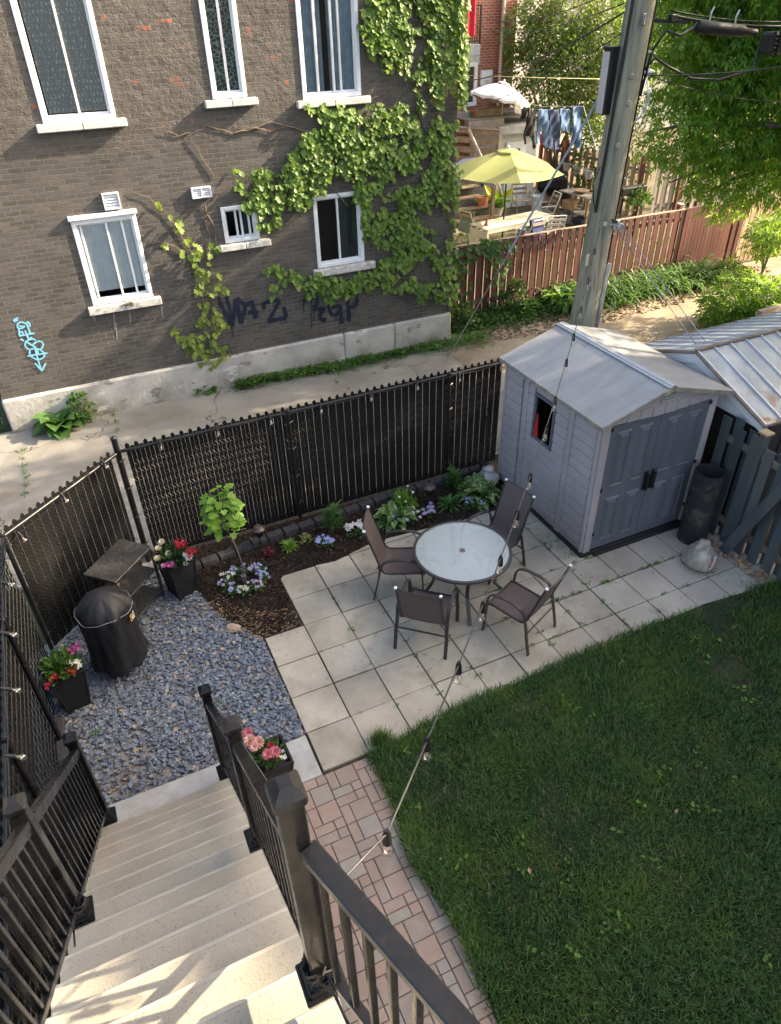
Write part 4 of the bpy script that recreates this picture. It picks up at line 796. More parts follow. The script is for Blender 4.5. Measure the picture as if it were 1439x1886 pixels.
for k, (x, y, rz) in enumerate([(1.79, -.78, -42), (2.80, -1.17, 24), (1.90, .13, -119), (3.12, -.02, 101)]):
    c = c0 if k == 0 else dup(c0)
    c.location = (x, y, 0.002); c.rotation_euler = (0, 0, rad(rz)); c['label'] = labs[k]
# ---------------------------------------------------------------- covered kettle grill
s = Nt('grill_cover_nylon'); c = s.mix(s.ramp(s.noise(3, 4), .35, .65), (.010, .010, .011), (.019, .019, .021)); gm = s.fin(s.pbr(c, .55, 0, s.bump(s.noise(5, 4, s.mapv((1, 1, .3))), .5, .05), .4))
GX, GY = -1.585, .30
t = thing('covered_grill', 'round kettle grill under a black fitted cover beside the metal shelf', 'grill', (GX, GY, 0))
def wob(th, i, k):
    f_ = i/(k-1); a = .014+.055*f_ if i > 6 else .075*(i/6); return 1+(.045*np.cos(4*th+.4) if i > 5 else .02)+a*np.sin(6*th+.45*i)+a*.6*np.sin(11*th+1.3+.3*i)+.012*np.sin(17*th-i)
prof = [(.01, 1.135), (.06, 1.122), (.145, 1.085), (.215, 1.03), (.258, .975), (.280, .935), (.287, .90), (.286, .84), (.281, .74), (.278, .62), (.280, .50), (.288, .38), (.297, .27), (.304, .19), (.300, .16), (.27, .155)]
m = MB(); m.lathe(prof, (GX, GY, 0), 72, None, wob); m.build('cover', gm, t, True)
m = MB(); th = np.linspace(0, 2*PI, 73); pts = []
for a in th: r = .297*(1+.02*math.sin(6*a+3.6)+.012*math.sin(11*a+3)); pts.append((GX+r*math.cos(a), GY+r*math.sin(a), .93+.018*math.sin(4*a+1)))
m.tube(pts, .004, 5, False); m.build('piping', pm('grey_piping', (.22, .23, .26), .4, .1), t)
m = MB()
for k in range(3): a = -1.9+k*2.1; m.tube([(GX+.2*math.cos(a), GY+.2*math.sin(a), .3), (GX+.27*math.cos(a), GY+.27*math.sin(a), 0)], .011, 8)
m.build('leg', M['alu'], t)
a0 = -.62; m = MB(); pc = lambda a, z, r=.305: (GX+r*math.cos(a), GY+r*math.sin(a), z)
m.add([pc(a0-.13, .80, .313), pc(a0+.13, .80, .313), pc(a0+.13, .885, .318), pc(a0-.13, .885, .318)], [(0, 1, 2, 3)]); lg = m.build('badge', M['blkm'], t)
m = MB()
for a_, b__ in (((-.12, .805), (.12, .805)), ((.12, .805), (.12, .88)), ((-.12, .88), (-.12, .805)), ((-.12, .88), (.0, .88))): m.tube([pc(a0+a_[0], a_[1], .320), pc(a0+b__[0], b__[1], .320)], .004, 5)
m.build('badge_outline', pm('badge_yellow', (.65, .42, .03), .5, .1), lg); m = MB(); m.tube([pc(a0-.06, .85, .322), pc(a0-.02, .825, .322), pc(a0+.02, .855, .322), pc(a0+.07, .82, .322)], .006, 5); m.tube([pc(a0-.04, .815, .322), pc(a0+.0, .845, .322), pc(a0+.05, .87, .322), pc(a0+.09, .90, .322)], .005, 5); m.build('badge_emblem', M['white'], lg)
# ---------------------------------------------------------------- metal shelf table
shelf_m = pm('dusty_black_steel', (.028, .028, .029), .32, .3, 8, .08, 80, dirt=(.12, .115, .105), ds=30, da=.4)
t = thing('shelf_table', 'black steel table with two lower shelves standing behind the covered grill', 'table', (-1.33, 1.19, 0)); ux = nrm(V3((.49, .50, 0))); uy = nrm(V3((-.5, .49, 0))); c0_ = V3((-1.335, 1.195, 0)); rot = np.stack([ux, uy, (0, 0, 1)], 1); LX, LY = .70, .46
m = MB(); m.box(c0_+V3((0, 0, .815)), (LX, LY, .022), .003, rot); m.box(c0_+V3((0, 0, .79)), (LX-.02, LY-.02, .03), 0, rot); m.build('tabletop', shelf_m, t)
for zz in (.46, .10): m = MB(); m.box(c0_+V3((0, 0, zz)), (LX-.03, LY-.03, .018), .002, rot); m.build('shelf', shelf_m, t)
for sx in (-1, 1):
    for sy in (-1, 1): MB().box(c0_+ux*sx*(LX/2-.015)+uy*sy*(LY/2-.015)+V3((0, 0, .39)), (.03, .03, .78), .003, rot).build('leg', shelf_m, t)
m = MB(); m.box(c0_-ux*.16-uy*.02+V3((0, 0, .545)), (.22, .012, .15), .001, rot @ np.array(Matrix.Rotation(.5, 3, 'Y')) @ np.array(Matrix.Rotation(.4, 3, 'Z'))); tag(m.build('cardboard_piece', pm('cardboard', (.36, .22, .11), .8, .15)), 'folded piece of brown cardboard on the middle shelf of the steel table', 'cardboard')
# ---------------------------------------------------------------- planters
def planter(lab, x, y, rz, top, bot, h):
    t = thing('planter', lab, 'planter', (0, 0, 0)); a, b_ = top/2, bot/2; m = MB(); v = []
    for r, z in ((b_, 0), (a, h), (a+.012, h), (a+.012, h+.02), (a-.012, h+.02), (a-.014, h-.04)): v += [(-r, -r, z), (r, -r, z), (r, r, z), (-r, r, z)]
    m.add(v, [(i*4+j, i*4+(j+1) % 4, (i+1)*4+(j+1) % 4, (i+1)*4+j) for i in range(5) for j in range(4)]+[(3, 2, 1, 0)])
    for sx in (-1, 1):
        for sy in (-1, 1): m.bar((sx*b_, sy*b_, 0), (sx*a, sy*a, h), .022, .022, b=.004)
    m.build('pot', M['blkm'], t); m = MB(); r = a-.016; m.add([(-r, -r, h-.03), (r, -r, h-.03), (r, r, h-.03), (-r, r, h-.03)], [(0, 1, 2, 3)]); m.build('soil', M['soil'], t); t.location = (x, y, 0); t.rotation_euler = (0, 0, rz); return t
planter('tapered black planter of red and white flowers beside the steel shelf table', -.70, 1.27, rad(20), .34, .25, .53)
planter('tapered black planter of red and purple flowers at the left fence', -2.13, -.02, rad(12), .34, .22, .55)
planter('black planter of pink chrysanthemums on the concrete pad by the stairs', -.46, -1.86, rad(2), .34, .25, .36)
# ---------------------------------------------------------------- flowers
def ball_leaves(mb, c, r, n, L, W, tm=LEAF, up=.35, flat=1.0):
    d = nr.normal(0, 1, (n, 3)); d[:, 2] = np.abs(d[:, 2])*flat; d = nrm(d); P = np.array(c)+d*(np.array(r)*nr.uniform(.35, 1, (n, 1))); D = nrm(d+np.array((0, 0, up))+nr.normal(0, .35, (n, 3)))
    leaves(mb, P, D, d+np.array((0, 0, .6)), nr.uniform(.7, 1.2, n)*L, nr.uniform(.7, 1.2, n)*W, tm)
def bloom(mb, c, R_, layers, npet, n=(0, 0, 1), wd=.5):
    nz = nrm(V3(n)); x = nrm(np.cross(nz, (.3, 1, .1))); y = np.cross(nz, x); P, D = [], []
    for k in range(layers):
        tl = .15+.95*k/max(1, layers); m_ = max(4, int(npet*(1-.12*k)))
        for j in range(m_):
            a = 2*PI*j/m_+k*.7+rnd.uniform(-.1, .1); d = (x*math.cos(a)+y*math.sin(a))*math.cos(tl)+nz*math.sin(tl); P.append(V3(c)+d*.1*R_); D.append(d)
    leaves(mb, P, D, np.tile(nz, (len(P), 1)), R_*nr.uniform(.85, 1.1, len(P)), R_*wd, LEAF)
def petal(name, c1, c2, tr=.25): return leafmat(name, c1, c2, tr, .6, c2, 8)
PT = {'red': petal('red_petal', (.42, .012, .03), (.62, .03, .07)), 'pink': petal('pink_petal', (.62, .18, .25), (.75, .32, .34)), 'white': petal('white_petal', (.66, .66, .64), (.82, .82, .80)), 'cream': petal('cream_petal', (.70, .62, .38), (.82, .78, .60)), 'magenta': petal('magenta_petal', (.45, .05, .25), (.62, .16, .42)),
      'blue': petal('blue_petal', (.26, .32, .66), (.48, .55, .85)), 'lilac': petal('lilac_petal', (.42, .30, .62), (.62, .52, .80)), 'salmon': petal('salmon_petal', (.75, .42, .36), (.85, .60, .52)), 'dred': petal('burgundy_leaf', (.18, .02, .04), (.32, .06, .09)), 'yellow': petal('yellow_centre', (.70, .45, .03), (.8, .6, .1))}
LG = {'deep': leafmat('deep_green_leaf', (.022, .065, .016), (.055, .125, .03), .25), 'mid': leafmat('mid_green_leaf', (.045, .12, .022), (.10, .20, .045), .3), 'bright': leafmat('bright_green_leaf', (.10, .22, .03), (.20, .34, .06), .4), 'variegated': leafmat('variegated_leaf', (.20, .26, .08), (.45, .46, .22), .3)}
def flower_plant(name, lab, c, r, n, leaf, blooms, L=.07, W=.05, tm=LEAF, cat='flowers', group=None, flat=1.0):
    t = thing(name, lab, cat, (c[0], c[1], c[2]), group); m = MB(); ball_leaves(m, c, r, n, L, W, tm, flat=flat); m.build('foliage', LG[leaf], t)
    m = MB()
    for k in range(6): a = rnd.uniform(0, 6.28); m.tube([(c[0], c[1], c[2]-.03), (c[0]+.6*r[0]*math.cos(a), c[1]+.6*r[1]*math.sin(a), c[2]+.7*r[2])], .004, 4)
    m.build('stem', M['stem'], t)
    for col, pts, R_, la, np_ in blooms:
        m = MB()
        for p in pts: bloom(m, p, R_*rnd.uniform(.85, 1.1), la, np_, (rnd.uniform(-.3, .2), rnd.uniform(-.7, -.1), 1))
        o = m.build('blossom', PT[col], t)
        if la <= 2:
            m = MB()
            for p in pts: m.lathe([(.0, -.002), (R_*.16, .0), (R_*.1, R_*.10), (0, R_*.12)], V3(p)+V3((0, 0, R_*.18)), 6)
            m.build('flower_centre', PT['yellow'], o)
    return t
def around(c, r, n, z): return [(c[0]+rnd.uniform(-1, 1)*r, c[1]+rnd.uniform(-1, 1)*r, z+rnd.uniform(-.02, .02)) for _ in range(n)]
c = (-.70, 1.27, .52)
def geranium(p, n=9, r=.035): return [(p[0]+rnd.gauss(0, r), p[1]+rnd.gauss(0, r), p[2]+rnd.uniform(-.02, .03)) for _ in range(n)]
flower_plant('flowering_plant', 'mixed red, white and pink blooms growing in the planter by the shelf', c, (.20, .20, .20), 260, 'deep', [
    ('red', geranium((-.58, 1.24, .74))+geranium((-.50, 1.16, .68))+geranium((-.63, 1.25, .76), 6), .032, 2, 6), ('cream', [(-.86, 1.36, .70), (-.80, 1.42, .74), (-.90, 1.22, .66)]+[(-.76, 1.22, .68)]*1, .045, 4, 10), ('white', geranium((-.56, 1.10, .64), 5, .03)+[(-.86, 1.12, .60), (-.60, 1.08, .57)], .042, 2, 6), ('magenta', geranium((-.77, 1.09, .61), 8, .03), .034, 2, 6)], .075, .055)
c = (-2.13, -.02, .54)
flower_plant('flowering_plant', 'leafy green plant with red, white and purple blooms in the left planter', c, (.19, .19, .18), 280, 'mid', [('red', geranium((-2.22, -.14, .60), 7, .025)+geranium((-2.26, -.20, .55), 7, .02)+geranium((-2.03, -.17, .60), 5, .018), .028, 2, 6), ('magenta', geranium((-1.98, .06, .70), 8, .025), .028, 2, 6), ('white', [(-1.96, -.10, .64), (-1.95, -.14, .62), (-2.01, -.08, .64)], .045, 2, 5)], .08, .055)
c = (-.46, -1.86, .36)
flower_plant('flowering_plant', 'pink chrysanthemums and small white blooms in the planter by the stair rail', c, (.15, .15, .13), 160, 'mid', [('salmon', [(-.60, -1.76, .56), (-.58, -1.83, .54), (-.53, -1.77, .50), (-.61, -1.72, .50)], .055, 5, 13), ('pink', [(-.49, -1.97, .55), (-.59, -1.68, .57), (-.42, -1.96, .53)], .055, 5, 13), ('red', [(-.43, -1.87, .52), (-.47, -1.90, .50)], .035, 3, 8), ('white', geranium((-.36, -2.00, .48), 8, .035), .018, 1, 5)], .06, .035)
# ring of pansies round the sapling
ring = []
for k in range(9):
    a = 2*PI*k/9+.3; ring.append((.06+.25*math.cos(a), 1.05+.21*math.sin(a), .03))
for k, q in enumerate(ring):
    col = ['blue', 'lilac', 'blue', 'white', 'lilac', 'blue', 'white', 'lilac', 'blue'][k]
    lb = {'blue': 'pale blue pansies in the ring around the maple sapling', 'lilac': 'lilac pansies in the ring around the maple sapling', 'white': 'white pansies in the ring around the maple sapling'}[col]
    flower_plant('pansy', lb, q, (.085, .085, .09), 46, 'mid', [(col, around(q, .085, 9, q[2]+.09), .025, 1, 5)], .045, .028, group='pansies around the sapling')
def rosette(name, lab, c, n, L, W, mat, arch=.6, cat='plant', el=(.25, 1.2)):
    m = MB(); P, N_ = [], []; v = []; f = []
    for k in range(n):
        a = rnd.uniform(0, 6.28) if n > 40 else 2*PI*k*.381966; e = el[0]+(el[1]-el[0])*(k/n)+rnd.uniform(-.1, .1); l = L*rnd.uniform(.75, 1.15); d = V3((math.cos(a), math.sin(a), 0)); sd_ = V3((-math.sin(a), math.cos(a), 0)); p = V3(c); b0 = len(v); ang = e; q = 7
        for i in range(q):
            u = i/(q-1); wv = W*l/L*math.sin(PI*min(1, .08+u*.92))**.8*(1 if u < .99 else 0); lift = V3((0, 0, abs(wv)*.25)); v += [p-sd_*wv/2+lift, p, p+sd_*wv/2+lift]; p = p+(d*math.cos(ang)+V3((0, 0, math.sin(ang))))*l/(q-1); ang -= arch*2/(q-1)
        for i in range(q-1): f += [(b0+i*3, b0+i*3+1, b0+i*3+4, b0+i*3+3), (b0+i*3+1, b0+i*3+2, b0+i*3+5, b0+i*3+4)]
    m.add(v, f); o = m.build(name, mat, None, True); return tag(o, lab, cat)
# hostas with pale striped leaves
def hostamat():
    s = Nt('hosta_leaf'); i_ = s.island(); st_ = s.noise(20, 2, s.mapv((1, 1, .5)), .5, 1.5); c = s.mix(s.ramp(st_, .52, .58), s.mix(i_, (.035, .10, .02), (.08, .17, .035)), s.mix(i_, (.25, .33, .10), (.45, .52, .22)))
    a = s.pbr(c, .4, spec=.4); t = s.n('ShaderNodeBsdfTranslucent'); s.put(t.inputs[0], c); x = s.n('ShaderNodeMixShader'); x.inputs[0].default_value = .25; s.l(a, x.inputs[1]); s.l(t.outputs[0], x.inputs[2]); return s.fin(x.outputs[0])
HM = hostamat()
q = gz(728, 962); rosette('hosta', 'variegated hosta with cream striped leaves behind the left patio chair', (q[0], q[1], .02), 46, .36, .13, HM, .75, el=(.35, 1.3))
q = gz(878, 918); rosette('hosta', 'larger variegated hosta with cream striped leaves beside the shed', (q[0], q[1]-.02, .02), 75, .40, .13, HM, .75, el=(.3, 1.35))
for (px_, py_, lab, h) in ((612, 985, 'tall leafy lily plant against the black fence left of the hostas', .42), (835, 900, 'small leafy lily plant next to the far solar lamp', .30)):
    q = gz(px_, py_)
    for_ = MB(); t = thing('lily_plant', lab, 'plant', (q[0], q[1], .02))
    for sx in range(4):
        bx = q[0]+rnd.gauss(0, .07); by = q[1]+rnd.gauss(0, .05); hh = h*rnd.uniform(.7, 1.1); n = 34; zz = nr.uniform(.15, 1, n)*hh; a = nr.uniform(0, 6.28, n); D = np.stack([np.cos(a), np.sin(a), nr.uniform(.1, .9, n)], 1); leaves(for_, np.stack([bx+0*a, by+0*a, .02+zz], 1), D, None, nr.uniform(.10, .16, n), .028, LEAF)
    for_.build('foliage', LG['mid'], t); m = MB(); m.tube([(q[0], q[1], 0), (q[0], q[1], h)], .006, 5); m.build('stem', M['stem'], t)
for (px_, py_, lab, L, n, mt) in ((533, 1012, 'low bright green rosette plant on the mulch right of the sapling', .16, 40, 'bright'), (828, 935, 'spiky green rosette plant beside the far blue pansies', .22, 60, 'mid')):
    q = gz(px_, py_); rosette('rosette_plant', lab, (q[0], q[1], .02), n, L, .035, LG[mt], .5, el=(.3, 1.4))
q = gz(566, 1000); flower_plant('variegated_plant', 'small pale yellow leaved plant next to blue pansies', (q[0], q[1], .03), (.10, .09, .13), 90, 'variegated', [], .04, .025, cat='plant')
q = gz(496, 1024); m = MB(); ball_leaves(m, (q[0], q[1], .02), (.05, .05, .09), 40, .07, .03); tag(m.build('red_leaved_plant', PT['dred']), 'tiny red leaved plant on the mulch above the pansy ring', 'plant')
q = gz(747, 945); flower_plant('white_flowered_shrub', 'bushy green shrub with small white flowers between the hostas', (q[0], q[1]+.05, .04), (.19, .17, .34), 330, 'bright', [('white', [(q[0]+.08, q[1]-.08, .40), (q[0]-.12, q[1]-.05, .36), (q[0]+.05, q[1]+.02, .45), (q[0]-.05, q[1]-.12, .30)], .022, 1, 5)], .06, .045, cat='shrub')
for (px_, py_, col, lab, nb, R_) in ((600, 1010, 'blue', 'clump of pale blue pansies left of the white petunias', 16, .027), (655, 988, 'white', 'white petunias on the mulch edge left of the patio chair', 10, .042), (735, 972, 'blue', 'small clump of blue pansies in front of the hosta', 8, .025), (757, 962, 'white', 'pinkish white pansies right of the first hosta', 10, .026), (788, 952, 'lilac', 'clump of purple pansies below the far solar lamp', 10, .027), (868, 938, 'blue', 'blue pansies in front of the larger hosta', 9, .025)):
    q = gz(px_, py_); q = (q[0], q[1], .03); flower_plant('flower_clump', lab, q, (.12, .10, .10), 60, 'mid', [(col, around(q, .12, nb+4, .15), R_*1.15, 1, 5)], .05, .03)
# ---------------------------------------------------------------- maple sapling
t = thing('maple_sapling', 'young maple sapling with bright lobed leaves standing in a ring of pansies', 'tree', (.06, 1.08, 0)); m = MB(); tp = V3((-.05, 1.12, 1.0)); m.tube([(.06, 1.08, 0), (.07, 1.08, .35), (.02, 1.10, .7), tp, (-.04, 1.15, 1.35)], [.013, .012, .009, .007, .004], 7)
for k in range(14): a = k*2.4; z = .80+k*.04; m.tube([(-.02, 1.11, z-.06), (-.03+.13*math.cos(a), 1.11+.13*math.sin(a), z+.03), (-.03+.24*math.cos(a), 1.11+.24*math.sin(a), z+.02)], .0025, 4)
m.build('trunk', M['bark'], t, True); m = MB(); n = 105; a = nr.uniform(0, 6.28, n); z = nr.uniform(.88, 1.44, n); r = nr.uniform(.06, .235, n)*np.clip(1.25-np.abs(z-1.03)*1.5, .35, 1); P = np.stack([-.03+r*np.cos(a), 1.12+r*np.sin(a), z], 1); D = np.stack([np.cos(a), np.sin(a), nr.uniform(-.8, .1, n)], 1)
leaves(m, P, D, np.tile((0, -.3, 1.), (n, 1)), nr.uniform(.08, .125, n), nr.uniform(.08, .12, n), LOBE); m.build('crown', leafmat('maple_leaf', (.09, .20, .02), (.19, .34, .05), .4), t)
m = MB(); m.lathe([(.03, 0), (.035, .12), (.02, .12)], (.06, 1.08, .01), 10); m.build('trunk_guard', M['steel'], t)
# ---------------------------------------------------------------- solar lamps
for (px_, py_, lab) in ((482, 1010, 'bronze solar path lamp between the sapling and the near fence post'), (790, 932, 'bronze solar path lamp behind the purple pansies')):
    q = gz(px_, py_); x, y = q[0], q[1]; t = thing('solar_lamp', lab, 'lamp', (x, y, 0)); m = MB(); m.tube([(x, y, 0), (x, y, .24)], .008, 8)
    for k in range(3): a = k*2.1; m.tube([(x+.045*math.cos(a), y+.045*math.sin(a), .20), (x+.055*math.cos(a), y+.055*math.sin(a), .34)], .004, 5)
    m.build('stake', M['blkm'], t); m = MB(); m.lathe([(.0, .335), (.085, .335), (.09, .345), (.055, .375), (.05, .39), (.0, .392)], (x, y, 0), 20); m.build('lamp_cap', pm('bronze_plastic', (.07, .055, .048), .4, .15), t, 'auto'); m = MB(); m.lathe([(.04, .22), (.055, .33), (.0, .33)], (x, y, 0), 16); m.build('lens', glassmat('lamp_lens', (.8, .8, .78), .1, .7), t); m = MB(); m.tube([(x+.03*math.cos(a_), y+.0, .39+.05*math.sin(a_)) for a_ in np.linspace(0, PI, 8)], .003, 5); m.build('handle', M['blkm'], t)
# small stone and weed in the gravel
m = MB(); m.lathe([(.0, -.02), (.06, 0), (.085, .03), (.06, .065), (.0, .07)], (-.30, .30, 0), 9, None, lambda th, i, k: 1+.2*np.sin(2*th+i)); tag(m.build('rock', pm('tan_rock', (.34, .27, .20), .9, .25, 10, .5, 30)), 'tan rock half buried where gravel meets mulch', 'rock')
for x, y, lb in ((-.76, -.72, 'small green weed in the middle of the gravel'), (-1.98, -.55, 'small green weed in the gravel by the left fence')):
    m = MB(); ball_leaves(m, (x, y, .02), (.05, .05, .04), 26, .035, .02, LEAF4); tag(m.build('weed', weed), lb, 'weed')
# ---------------------------------------------------------------- utility pole
s = Nt('pole_wood'); v = s.mapv((1, 1, .06)); c = s.mix(s.ramp(s.noise(7, 5, v), .35, .65), (.18, .165, .12), (.35, .32, .24)); c = s.mix(s.math('MULTIPLY', s.ramp(s.noise(26, 4, s.mapv((1, 1, .05))), .54, .62), .5), c, (.07, .062, .048)); c = s.mix(s.math('MULTIPLY', s.ramp(s.noise(1.1, 3, s.mapv((1, 1, .5))), .45, .65), .5), c, (.19, .23, .18))
pole_m = s.fin(s.pbr(c, .9, 0, s.bump(s.noise(24, 5, s.mapv((1, 1, .05))), .8, .015), .2))
PX, PY = 6.06, 2.42
def pole_at(z): return V3((PX+.058*z, PY+.01*z, z))
t = thing('utility_pole', 'weathered grey green wooden utility pole behind the plastic shed', 'pole', (PX, PY, 0))
m = MB(); m.tube([pole_at(z) for z in (-.1, 2, 4, 6, 9)], [.203, .195, .187, .179, .170], 24); m.build('pole', pole_m, t, 'auto')
kn = pm('knot_scar', (.30, .28, .23), .9, .3)
for z, a in ((3.45, -1.95), (4.45, -2.05), (4.95, -1.85), (5.25, -2.0), (2.6, -2.2)):
    q = pole_at(z)+.203*V3((math.cos(a), math.sin(a), 0)); m = MB(); m.lathe([(.0, .006), (.012, .004), (.018, .007), (.032, .006), (.036, -.01)], q, 12, (math.cos(a), math.sin(a), 0)); m.build('knot', kn, t, True)
m = MB()
for da, r in ((.0, .016), (.15, .013), (-.14, .012)):
    a = -.42+da; m.tube([pole_at(z)+(.212-.003*z)*V3((math.cos(a), math.sin(a), 0)) for z in (2.8, 4, 5, 6, 7)], r, 8)
m.build('riser_cable', M['blk'], t); a = -.52
m = MB(); m.tube([pole_at(z)+.222*V3((math.cos(a), math.sin(a), 0)) for z in (0, 1.5, 2.82)], .045, 10); m.tube([pole_at(z)+.222*V3((math.cos(a), math.sin(a), 0)) for z in (2.74, 2.84)], .052, 10); m.build('conduit', M['steel'], t, 'auto')
for z in (3.25, 4.0, 4.75, 5.5, 2.8): m = MB(); q = pole_at(z)+.225*V3((math.cos(-.42), math.sin(-.42), 0)); m.box(q, (.05, .06, .025), .003, Matrix.Rotation(-.42, 3, 'Z')); m.build('cable_clamp', M['steel'], t)
a = 2.9; q = pole_at(5.18)+.27*V3((math.cos(a), math.sin(a), 0)); m = MB(); m.box(q, (.12, .15, .74), .01, Matrix.Rotation(.1, 3, 'Z')); m.box(q+V3((0, 0, .38)), (.14, .17, .03), .008, Matrix.Rotation(.1, 3, 'Z')); bx = m.build('cabinet', M['blkm'], t); m = MB(); m.box(q+V3((-.063, .006, -.01)), (.012, .12, .70), .003, Matrix.Rotation(.1, 3, 'Z')); m.build('cabinet_face', pm('pale_grey_panel', (.42, .39, .38), .5, .06), bx)
m = MB(); a = -2.75; m.tube([pole_at(z)+.215*V3((math.cos(a), math.sin(a), 0)) for z in (3.6, 4.2, 5, 6, 7)], .02, 8); m.tube([pole_at(4.2)+V3((-.26, -.09, 0)), pole_at(4.0)+V3((-.33, -.08, 0)), pole_at(3.75)+V3((-.27, -.09, 0)), pole_at(3.6)+V3((-.20, -.09, 0))], .008, 6); m.build('ground_cable', M['blkm'], t)
m = MB(); q = pole_at(3.42)+V3((.12, -.20, 0)); m.box(q, (.10, .06, .12), .01); m.lathe([(.05, -.02), (.06, 0), (.05, .02)], q+V3((.05, -.05, -.03)), 14, (0.3, 1, 0)); m.tube([q, q+V3((-.14, -.02, .02))], .012, 8); m.build('pulley_bracket', M['steel'], t, 'auto')
m = MB(); q = pole_at(2.95)+V3((-.20, -.10, 0)); m.box(q, (.03, .09, .16), .002, Matrix.Rotation(-1.0, 3, 'Z')); m.build('tag_plate', pm('cream_tag', (.50, .45, .30), .6, .1), t)
m = MB(); q = pole_at(5.85)+V3((-.08, -.20, 0)); m.box(q, (.05, .03, .13), .008); m.tube([q+V3((-.01, -.03, .03)), q+V3((-.03, -.05, -.05))], .012, 6); m.build('guy_bracket', pm('dull_steel', (.16, .165, .17), .5, .2), t)
ct = pole_at(5.83)+V3((.19, -.05, 0)); m = MB(); m.bar(ct, ct+V3((.5, -.1, -.03)), .05, .04); m.box(ct+V3((.28, -.06, .02)), (.10, .08, .08), .01); m.build('cross_bracket', M['blkm'], t); ct2 = pole_at(5.15)+V3((.19, -.06, .12)); m = MB(); m.lathe([(.0, 0), (.03, .02), (.045, .10), (.02, .18), (0, .2)], ct2, 12, (1, -.1, 0)); m.build('cable_clevis', M['steel'], t)
# cables and wires: each its own thing, running through real space
def sag(a, b_, s_, n=24):
    a = V3(a); b_ = V3(b_); u = np.linspace(0, 1, n)[:, None]; p = a+(b_-a)*u; p[:, 2] -= 4*s_*(u*(1-u))[:, 0]; return p
def wire(name, lab, pts, r, mat, cat='cable', group=None, n=6):
    m = MB(); m.tube(pts, r, n); return tag(m.build(name, mat, None, True), lab, cat, group)
bw = M['blkm']
E1 = gx(1500, 45, 9.2); E0 = ct+V3((.25, -.05, .05))
t = thing('splice_cable', 'thick black overhead cable with a long splice tube right of the pole top', 'cable', tuple(E0)); m = MB(); p = sag(E0, E1, .06); m.tube(p, .016, 8); m.tube(p+V3((0, .02, .05)), .010, 6); m.tube([pole_at(5.0)+V3((.21, -.08, 0)), pole_at(5.5)+V3((.24, -.10, 0)), pole_at(5.72)+V3((.38, -.14, 0)), pole_at(5.66)+V3((.58, -.18, 0)), p[4]+V3((0, 0, -.07))], .018, 8); m.build('cable', bw, t, True); m = MB(); a_, b__ = p[4]+V3((0, 0, -.07)), p[14]+V3((0, 0, -.07)); dd = nrm(b__-a_); LL = np.linalg.norm(b__-a_); m.lathe([(.02, 0), (.055, .02), (.075, .05), (.075, LL*.72), (.05, LL*.8), (.045, LL*.95), (.02, LL)], a_, 16, dd); m.build('splice_tube', M['blkm'], t, 'auto')
for k in (6, 10): m = MB(); m.tube([p[k]+V3((0, 0, -.10)), p[k]+V3((0, 0, .10)), p[k]+V3((.03, 0, .16))], .012, 6); m.build('strand_clamp', M['steel'], t)
E2 = gx(1500, 115, 9.0)
wire('overhead_cable', 'looping black cable running from the pole to the black terminal box', [ct2, ct2+V3((.15, -.03, .16)), ct2+V3((.35, -.06, .06)), ct2+V3((.75, -.12, -.10)), ct2+V3((1.2, -.18, -.14)), ct2+V3((1.7, -.25, -.04)), gx(1404, 72, 8.5)], .017, bw)
wire('overhead_cable', 'straight black cable sagging below the looping cable to the right', sag(ct2+V3((0, 0, -.03)), gx(1500, 113, 9.0), .05), .010, bw)
wire('overhead_cable', 'thin black wire running down across the tree right of the pole', sag(ct2, gx(1500, 185, 9.6), .12), .007, bw)
t = thing('terminal_box', 'black cable terminal box hanging in front of the tree at the right edge', 'junction box', tuple(gx(1425, 80, 8.6))); q = gx(1428, 79, 8.6); m = MB(); m.box(q, (.40, .22, .26), .03); m.build('body', bw, t); m = MB()
for k in (-.17, -.07): m.bar(q+V3((k, -.115, -.14)), q+V3((k, -.115, .14)), .02, .03); 
for k in range(5): m.box(q+V3((-.12, -.118, -.10+k*.05)), (.05, .02, .02), .004)
m.build('latch', M['blk'], t); m = MB(); m.box(q+V3((.10, -.114, .02)), (.12, .006, .08), .001); m.build('sticker', M['white'], t)
m = MB()
for k in range(3): m.tube([ct2+V3((.05, -.05, -.05)), ct2+V3((.10+.02*k, -.07, -.28)), ct2+V3((.02+.03*k, -.07, -.50)), ct2+V3((-.10, -.06, -.62+.02*k))], .006, 5)
tag(m.build('drop_wire_coil', M['steel'], None, True), 'coil of thin grey drop wires hanging on the right side of the pole', 'wire coil')
tp_ = pole_at(5.9)
for k, (px_, py_, zz, lab) in enumerate(((860, 15, .3, 'topmost thin black wire crossing in front of the red brick house'), (850, 30, .12, 'second thin black wire crossing in front of the red brick house'), (850, 150, .02, 'thick black wire slanting past the lilac toward the ivy wall'), (848, 200, -.2, 'thin black wire slanting just under the thick one by the lilac'))):
    wire('overhead_wire', lab, sag(tp_+V3((-.2, .05, zz)), gy(px_, py_, 17.0 if k < 2 else 10.0), .35 if k < 2 else .15), .011 if k == 2 else .007, bw)
ga = gz(824, 660, 0.0); g0 = pole_at(5.85)+V3((-.08, -.22, 0)); t = thing('guy_wire', 'steel guy wire with blue grey sleeve slanting from the pole to the alley', 'guy wire', tuple(ga)); m = MB(); m.tube([g0, ga], .009, 6); m.build('strand', M['steel'], t); m = MB(); m.tube([g0+(ga-g0)*.10, g0+(ga-g0)*.56], .017, 8); m.build('sleeve', pm('blue_grey_sleeve', (.28, .36, .44), .45, .1), t); m = MB(); m.lathe([(.0, -.03), (.03, 0), (.03, .05), (0, .07)], g0+(ga-g0)*.56, 8, ga-g0); m.build('grip', M['steel'], t)
